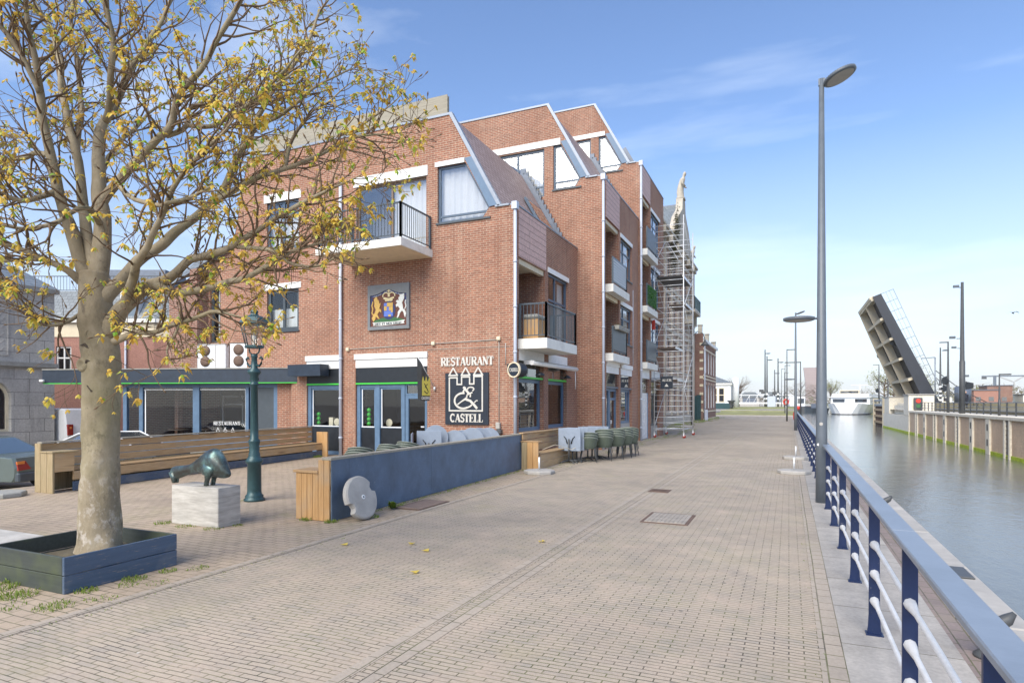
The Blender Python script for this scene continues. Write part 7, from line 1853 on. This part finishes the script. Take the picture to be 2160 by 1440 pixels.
r = thing('barrier_boom', 'thin barrier boom and stay wires beside the raised leaf', 'barrier', (17,86,1.8))
mb = MB(); mb.tube((15.6,86,1.75),(15.6,86,7.1),.07); mb.tube((14.2,86,7.0),(15.6,86,7.1),.05); mb.build('mast', M['zinc'], r)
mb = MB(); mb.path([(15.6,86,5.6),(18.2,86,3.2),(20.6,86,1.8)], .05, 5); mb.path([(15.6,86,4.8),(17.6,86,2.6),(18.2,86,1.8)], .04, 5); mb.build('stay', M['dark_post'], r)

# poles of the right bank
def rpole(x, y, z, H, label, r0=.13, bands=False, parts=()):
    r = thing('pole', label, 'pole', (x,y,z), group='poles and masts on the far bank')
    mb = MB(); mb.path([(x,y,z),(x,y,z+H*.4),(x,y,z+H*.402),(x,y,z+H)], [r0,r0,r0*.8,r0*.5], 8); mb.build('mast', M['dark_post'], r)
    if bands:
        for k in range(4):
            mb = MB(); mb.tube((x,y,z+.2+k*.5),(x,y,z+.45+k*.5),r0*1.12,n=8); mb.build('white_band', M['white'], r)
    for kind, dx, dz in parts:
        mb = MB()
        if kind == 'arm': mb.box((min(x,x+dx),y-.05,z+dz),(max(x,x+dx),y+.05,z+dz+.09)); mb.build('lamp_arm', M['dark_post'], r)
        elif kind == 'cam':
            mb.tube((x,y,z+dz),(x+dx*.6,y,z+dz),.03); mb.bbox((x+dx-.22,y-.1,z+dz),(x+dx+.18,y+.1,z+dz+.2),.03); mb.build('camera', M['grey_post'], r)
        elif kind == 'sig':
            mb.bbox((x+min(0,dx),y-.2,z+dz),(x+max(0,dx),y+.2,z+dz+.3),.04); mb.prism([(x+dx*.3,z+dz-.25),(x+dx,z+dz-.1),(x+dx,z+dz+.4),(x+dx*.3,z+dz+.55)], lambda a, b, d: V((a,d,b)), y-.25, y+.05); mb.build('signal', M['black'], r)
        elif kind == 'head': mb.lathe([(.1,0),(.35,.03),(.3,.12),(.05,.18)], (x+dx,y,z+dz), 10); mb.build('lamp_head', M['grey_post'], r)
rpole(11.49+.9,58.5,.93,10.3,'tall stepped camera mast on the far lock wall',.2,parts=(('cam',-.38,9.9),('cam',-.62,5.9)))
rpole(12.45,63.5,.93,6.1,'straight arm lamp left of the tall camera mast',.11,parts=(('arm',-.62,6.0),('sig',-.45,2.6),('arm',.7,1.6)))
rpole(12.5,49.6,.93,2.75,'short lamp with arm to the right on the lock wall',.07,parts=(('arm',.62,2.66),))
rpole(15.7,83.8,1.75,6.3,'banded pole with round lamp head right of the bridge leaf',.13,True,(('head',.5,5.9),('sig',.7,1.5),('cam',.4,2.6)))
rpole(15.35,72.7,1.2,6.6,'banded pole with black signal right of the tall mast',.14,True,(('sig',.9,2.1),('cam',-.6,5.9),('cam',.4,3.1)))
rpole(14.0,121.4,1.7,6.6,'slim lamp behind the raised leaf, nearest to the ship',.13,parts=(('arm',-.9,6.5),('sig',-.5,2.0)))
rpole(15.4,122,1.7,6.3,'slim lamp between the ship lamp and the raised leaf',.11,parts=(('arm',.4,6.1),))
rpole(17.6,122,1.7,4.8,'short dark post half hidden by the raised leaf',.14)
mb = MB(); mb.lathe([(.75,1.75),(.75,3.5),(.3,3.6)], (17.1,80.5,0), 14); tag(mb.build('steel_tank', M['lead']), 'blue grey round tank beside the tall camera mast', 'tank')

# person waiting on the far bank
PR = thing('person', 'person in dark coat and trousers standing beside the banded pole on the far bank', 'person', (16.8,78,1.2))
PX, PY, PZ = 16.8, 78.0, 1.2
vs = [(0,0,.95),(0,0,1.15),(0,.02,1.38),(0,.02,1.5),(0,.0,1.62),(0,0,1.74),(-.1,0,.88),(-.12,.02,.5),(-.12,-.0,.08),(-.12,-.16,.04),(.1,0,.88),(.12,-.04,.5),(.13,.02,.08),(.13,-.13,.04),(-.19,.02,1.42),(-.26,.02,1.12),(-.22,-.12,.9),(.19,.02,1.42),(.26,.02,1.12),(.22,-.1,.9)]
es = [(0,1),(1,2),(2,3),(3,4),(4,5),(0,6),(6,7),(7,8),(8,9),(0,10),(10,11),(11,12),(12,13),(2,14),(14,15),(15,16),(2,17),(17,18),(18,19)]
ra = [.16,.16,.17,.07,.10,.08,.1,.075,.055,.045,.1,.075,.055,.045,.075,.06,.04,.075,.06,.04]
COAT = plain('dark_coat', (.02,.022,.035), .85, var=.2); SKIN = plain('skin', (.5,.32,.24), .6, var=.05)
skin('body', [(a,b,c) for a, b, c in vs], es, ra, COAT, PR)
mb = MB(); mb.ball((0,-.03,1.68), .1, 8, (1,1,1.15)); fc = mb.build('face', SKIN, PR, local=True)
mb = MB(); mb.ball((0,.015,1.725), .112, 8, (1,1,1.0)); mb.build('hair', M['brown'], PR, local=True)
PR.rotation_euler = (0,0,R(15))
def bike(x, y, z, label, rz):
    r = thing('bicycle', label, 'bicycle', (x,y,z), rz, group='parked bicycles on the far bank')
    for sx in (-.52,.52):
        mb = MB(); mb.path([(sx+.33*math.cos(t),0,.34+.33*math.sin(t)) for t in [6.2832*i/20 for i in range(21)]], .022, 6); mb.build('wheel', M['tyre'], r, local=True)
    mb = MB()
    for a, b in (((-.52,.34),(-.15,.34)),((-.52,.34),(-.22,.8)),((-.15,.34),(-.24,.88)),((-.15,.34),(.38,.78)),((-.22,.78),(.36,.82)),((.52,.34),(.36,.95))): mb.tube((a[0],0,a[1]),(b[0],0,b[1]),.02,n=6)
    mb.build('frame', M['dark_post'], r, local=True)
    mb = MB(); mb.path([(.25,-.25,1.0),(.38,-.12,1.02),(.38,.12,1.02),(.25,.25,1.0)], .018, 6); mb.build('handlebar', M['alu'], r, local=True)
    mb = MB(); mb.bbox((-.38,-.08,.9),(-.12,.08,.96),.02); mb.build('saddle', M['black'], r, local=True)
    return r
bike(17.9,79,1.2,'dark parked bicycle right of the person on the far bank',R(10)); bike(17.9,60,1.2,'parked bicycle by the short lamp on the far bank',R(-10)); bike(18.6,61.5,1.2,'second parked bicycle near the short lamp, farther right',R(25))

# ---------------------------------------------------------------- ship, barge and far things
SH = thing('river_cruise_ship', 'white river cruise ship coming bow first along the canal', 'ship', (14.9,200,-1.6), R(-11))
def ring(l, w_, z0, z1, flare=1.0, n=10):
    return [V((-w_*.82,l,z0)), V((-w_*flare,l,z1)), V((w_*flare,l,z1)), V((w_*.82,l,z0))]
mb = MB(); mb.loft([ring(-.0,1.6,.0,3.2,1.9), ring(1.2,3.3,.0,3.15,1.2), ring(4,4.7,0,3.0,1.12), ring(8,5.6,0,2.8,1.02), ring(14,5.7,0,2.7,1), ring(100,5.7,0,2.7,1)], smooth=False); mb.build('hull', M['van'], SH, local=True)
mb = MB(); mb.loft([[V((x*1.015,l,z)) for x, z in ((-w_,-.3),(-w_,.18),(w_,.18),(w_,-.3))] for l, w_ in ((-.15,1.4),(1.2,2.8),(4,4.0),(8,4.75),(14,4.8),(100,4.8))], smooth=False); mb.build('waterline_band', M['tyre'], SH, local=True)
mb = MB(); mb.bbox((-5.2,9,2.85),(5.2,95,5.0),.1); mb.build('superstructure', M['van'], SH, local=True)
mb = MB(); mb.bbox((-5.6,8.2,5.0),(5.6,95,5.2),.05); mb.build('sun_deck', M['white'], SH, local=True)
mb = MB(); mb.bbox((-4.9,9.5,5.2),(4.9,60,6.1),.1); mb.build('upper_house', M['van'], SH, local=True)
mb = MB(); mb.bbox((-3.4,14,5.3),(1.9,17.5,7.3),.08); wh = mb.build('wheelhouse', M['cream'], SH, local=True)
mb = MB(); mb.box((-3.2,13.95,6.3),(1.7,13.99,7.0)); mb.build('window', M['glass_dark'], wh, local=True)
for a, b in ((-4.6,-1.4),(1.3,4.4)):
    mb = MB(); mb.box((a,8.95,3.5),(b,8.99,4.5)); mb.build('front_window', M['glass_dark'], SH, local=True)
for k in range(8):
    mb = MB(); mb.box((5.2,12+k*9,3.4),(5.24,19+k*9,4.5)); mb.build('side_window', M['glass_dark'], SH, local=True)
for s_ in (-1,1):
    mb = MB(); mb.prism([(s_*.6,.3),(s_*1.1,.3),(s_*2.3,1.5),(s_*1.7,1.5)], lambda a, b, d: V((a, -.35+abs(a)*.55+d-.35*b*.5, b)), 0, .3); mb.build('bow_stripe', M['emb_green'], SH, local=True)
mb = MB(); mb.tube((1.9,16,5.2),(1.9,16,9.0),.12); mb.tube((-.6,16,8.7),(4.3,16,8.7),.12); mb.build('mast', M['white'], SH, local=True)
BG = thing('moored_barge', 'white cabin barge with dark hull moored on the left beyond the railing', 'barge', (4.0,250,-1.6), R(4))
mb = MB(); mb.loft([[V((x*w_,l,z)) for x, z in ((-.8,0),(-1,2.0),(1,2.0),(.8,0))] for l, w_ in ((-10,.5),(-6,3),(0,3.4),(22,3.4))], smooth=False); mb.build('hull', M['dark_post'], BG, local=True)
mb = MB(); mb.bbox((-3.2,8,2.0),(2.2,20,5.8),.1); cb_ = mb.build('cabin', M['van'], BG, local=True)
mb = MB(); mb.box((-.4,7.9,3.2),(1.8,7.98,5.0)); mb.build('window', M['glass_dark'], cb_, local=True)
B2 = thing('small_boat', 'small dark work boat moored right of the white cabin barge', 'boat', (7.6,236,-1.6), R(-30))
mb = MB(); mb.loft([[V((x*w_,l,z)) for x, z in ((-.8,0),(-1,1.5),(1,1.5),(.8,0))] for l, w_ in ((-5,.3),(-3,1.5),(0,2),(7,2))], smooth=False); mb.build('hull', M['darkframe'], B2, local=True)
mb = MB(); mb.bbox((-1.3,1.0,1.5),(1.3,4,3.0),.1); mb.build('cabin', M['lead'], B2, local=True)
TW = thing('flared_tower', 'distant pinkish tower block widening towards its top', 'tower', (42,1340,0))
mb = MB(); mb.loft([[V((42+x*w_,1340+y,z)) for x, y in ((-1,0),(1,0),(1,24),(-1,24))] for z, w_ in ((-1,11.5),(26,12),(48,13),(71,16))], smooth=False); mb.build('tower_body', brickmat('far_tower_facade', (.34,.22,.20), (.30,.19,.18), (.42,.36,.35), bw=5, bh=3.2, ms=.7, stain=.1), TW)
def turbine(x, y, h_, label, ph, s_=1.0):
    r = thing('wind_turbine', label, 'wind turbine', (x,y,0), group='wind turbines on the horizon')
    mb = MB(); mb.path([(x,y,0),(x,y,h_)], [1.3*s_,.8*s_], 8); mb.build('mast', M['concrete'], r)
    for k in range(3):
        a = ph+k*2.0944; e = V((math.cos(a),0,math.sin(a))); n_ = V((-e.z,0,e.x)); c = V((x,y-2,h_)); L = 34*s_
        mb = MB(); mb.loft([[c+e*L*t+n_*w_+V((0,d_,0)) for w_, d_ in ((-w1,0),(0,.25*s_),(w1,0),(0,-.25*s_))] for t, w1 in ((0,.6*s_),(.15,1.3*s_),(.6,.8*s_),(1,.15*s_))], smooth=False); mb.build('blade', M['concrete'], r)
turbine(26,1650,46,'distant wind turbine left of the flared tower',.9,.55); turbine(405,1826,42,'distant wind turbine right of the tall camera mast',.2,1.1); turbine(499,1868,52,'distant wind turbine near the right edge',.62,1.4)
CN = thing('tower_crane', 'distant grey tower crane above the right bank trees', 'crane', (122,493,0))
mb = MB(); mb.box((121.2,492.5,0),(122.6,493.9,19)); mb.build('mast', M['lead'], CN)
mb = MB(); mb.box((115,492.8,18.6),(138,493.6,19.4)); mb.build('jib', M['lead'], CN)
mb = MB(); mb.box((115,492.6,17.2),(117.5,493.8,18.6)); mb.build('counterweight', M['dark_post'], CN)
for (x0, x1, y, z1, m_, lb) in ((44.0,49.5,196,5.0,'brick_house','low red brick building on the far bank, left of the dark block'),(48.5,54,203,6.3,'brick_dark','darker taller brick block behind the low red building'),(56.5,70,204,3.9,'conc_w','long pale low building near the right edge'),(60,63.5,190,3.4,'brick_pink','small sandy brick house near the right edge'),(64.5,68.0,191,3.4,'brick_pink','second small sandy brick house, at the right edge'),(33.5,43,215,3.6,'conc_w','pale low hall behind the person on the far bank')):
    r = thing('low_building', lb, 'building', ((x0+x1)/2,y+4,1.6))
    mb = MB(); mb.box((x0,y,1.5),(x1,y+8,z1)); mb.build('wall', M[m_], r)
    mb = MB(); mb.box((x0-.2,y-.2,z1),(x1+.2,y+8.2,z1+.2)); mb.build('roof', M['lead'], r)
    n = int((x1-x0)/2)
    for k in range(n):
        a = x0+.4+k*(x1-x0)/n; mb = MB(); mb.box((a,y-.05,2.2),(a+1.1,y-.01,min(z1-.4,3.3))); mb.build('window', M['glass_dark'], r)

# trees far off: trunk, limbs and open spring crowns
def far_tree(x, y, z, h_, wd, label, leafy, seed, group='far spring trees'):
    rn = random.Random(seed); r = thing('tree', label, 'tree', (x,y,z), group=group)
    mb = MB(); mb.path([(x,y,z),(x,y,z+h_*.5),(x+wd*.05,y,z+h_*.8)], [h_*.025,h_*.018,h_*.006], 6)
    ends = []
    for k in range(26):
        a = rn.uniform(0,6.283); t0 = rn.uniform(.2,.7); L = rn.uniform(.5,1.0); up = rn.uniform(.15,.55)
        p0 = V((x,y,z+h_*t0)); p1 = p0+V((math.cos(a)*wd*.5*L*.6, math.sin(a)*wd*.5*L*.6, h_*up*.4)); p2 = p0+V((math.cos(a)*wd*.5*L, math.sin(a)*wd*.5*L, min(h_*up, h_*(1-t0))))
        mb.path([p0,p1,p2], [h_*.01,h_*.006,h_*.002], 4); ends += [p1,p2,(p1+p2)/2]
        for j in range(3):
            q = p1.lerp(p2, rn.random()); e = q+V((rn.gauss(0,wd*.09), rn.gauss(0,wd*.09), rn.gauss(h_*.06,h_*.05))); mb.path([q,e], [h_*.004,h_*.0012], 3); ends.append(e)
    mb.build('trunk', M['twig'], r)
    mb = MB(); s_ = h_*.022
    for e in ends:
        for j in range(7 if leafy else 5):
            p = e+V((rn.gauss(0,wd*.06), rn.gauss(0,wd*.06), rn.gauss(0,h_*.05))); a = V((rn.gauss(0,1),rn.gauss(0,1),rn.gauss(0,1)))*s_; b = V((rn.gauss(0,1),rn.gauss(0,1),rn.gauss(0,1)))*s_
            mb.add([p,p+a,p+b*(1 if leafy else .25)], [(0,1,2)])
    mb.build('crown', M['far_green'] if leafy else M['far_leaf'], r)
k = 0
for x, y, h_, wd, lf_, lb in ((-22,318,14,14,0,'large bare tree behind the white pavilion'),(-29,330,13,12,0,'bare tree left of the large one behind the pavilion'),(-12,326,6,9,0,'low bare tree right of the pavilion trees'),(-5,330,6,9,0,'low bare tree behind the banded poles'),(21,385,12,11,1,'light green tree left of the cruise ship'),
    (22.5,185,8,9,1,'yellow green tree on the shore right of the ship'),(26,195,9,9,0,'bare shore tree behind the yellow green one'),(29.5,200,11,9,0,'taller bare shore tree behind the bridge leaf'),(33.5,206,8,8,1,'green shore tree behind the bridge pier'),(8,520,17,26,0,'broad bare tree below the flared tower'),(-4,500,12,18,0,'bare tree left of the flared tower base'),(20,540,15,22,0,'bare tree right of the flared tower base'),(46,480,10,14,0,'faint bare tree right of the ship bridge')):
    k += 1; far_tree(x, y, -.2 if x < 10 else 1.5, h_, wd, lb, lf_, k)
mb = MB(); rn = random.Random(77)
for k in range(9000):
    t = rn.random(); x = 55+t*210; y = 372+rn.uniform(-6,10); top_ = 7.5+2.2*noise.noise(V((x*.05,3,0)))+1.4*noise.noise(V((x*.2,7,0)))+(2.5 if x > 75 else 0)
    p = V((x,y,1.5+rn.random()*max(2,top_-1.5)*(1-.15*rn.random()))); s_ = .55
    mb.add([p, p+V((rn.gauss(0,s_),0,rn.gauss(0,s_))), p+V((rn.gauss(0,s_),0,rn.gauss(.3,s_)))], [(0,1,2)])
for k in range(5000):
    x = -260+rn.random()*330; y = 620+rn.uniform(-5,5); p = V((x,y,rn.random()*(6+3*noise.noise(V((x*.04,1,0)))))); s_ = .9
    mb.add([p, p+V((rn.gauss(0,s_),0,rn.gauss(0,s_))), p+V((rn.gauss(0,s_),0,rn.gauss(.3,s_)))], [(0,1,2)])
mb.build('woodland', M['far_leaf'], local=True, kind='stuff')
BD = thing('bird', 'dark bird flying over the right bank', 'bird', (19.9,74.7,10.52))
mb = MB(); mb.loft([[V((l,a*math.cos(t),b*math.sin(t))) for t in [6.2832*i/8 for i in range(8)]] for l, a, b in ((-.28,.02,.02),(-.15,.06,.06),(0,.08,.08),(.15,.05,.05),(.25,.02,.02))]); mb.build('body', M['dark_post'], BD, local=True)
for s_ in (-1,1):
    mb = MB(); pts = [(0.08,0,.03),(.1,s_*.25,.18),(.0,s_*.5,-.02),(-.12,s_*.45,-.05),(-.1,s_*.22,.1),(-.1,0,.03)]
    mb.add(pts+[(a,b,c-.015) for a, b, c in pts], [(0,1,4,5),(1,2,3,4),(11,10,7,6),(10,9,8,7)]); mb.build('wing', M['dark_post'], BD, local=True)
BD.rotation_euler = (0,R(10),R(60))
# ---------------------------------------------------------------- spring haze: one closed box of thin air
hz = NT('thin_air'); pv = hz('VolumePrincipled', i_Color=(.82,.88,.96,1), i_Density=.0002)
hz.link(pv.outputs[0], hz.out.inputs['Volume'])
mb = MB(); mb.box((-700,-320,-5),(900,2600,82)); mb.build('haze', hz.m, local=True, kind='stuff')
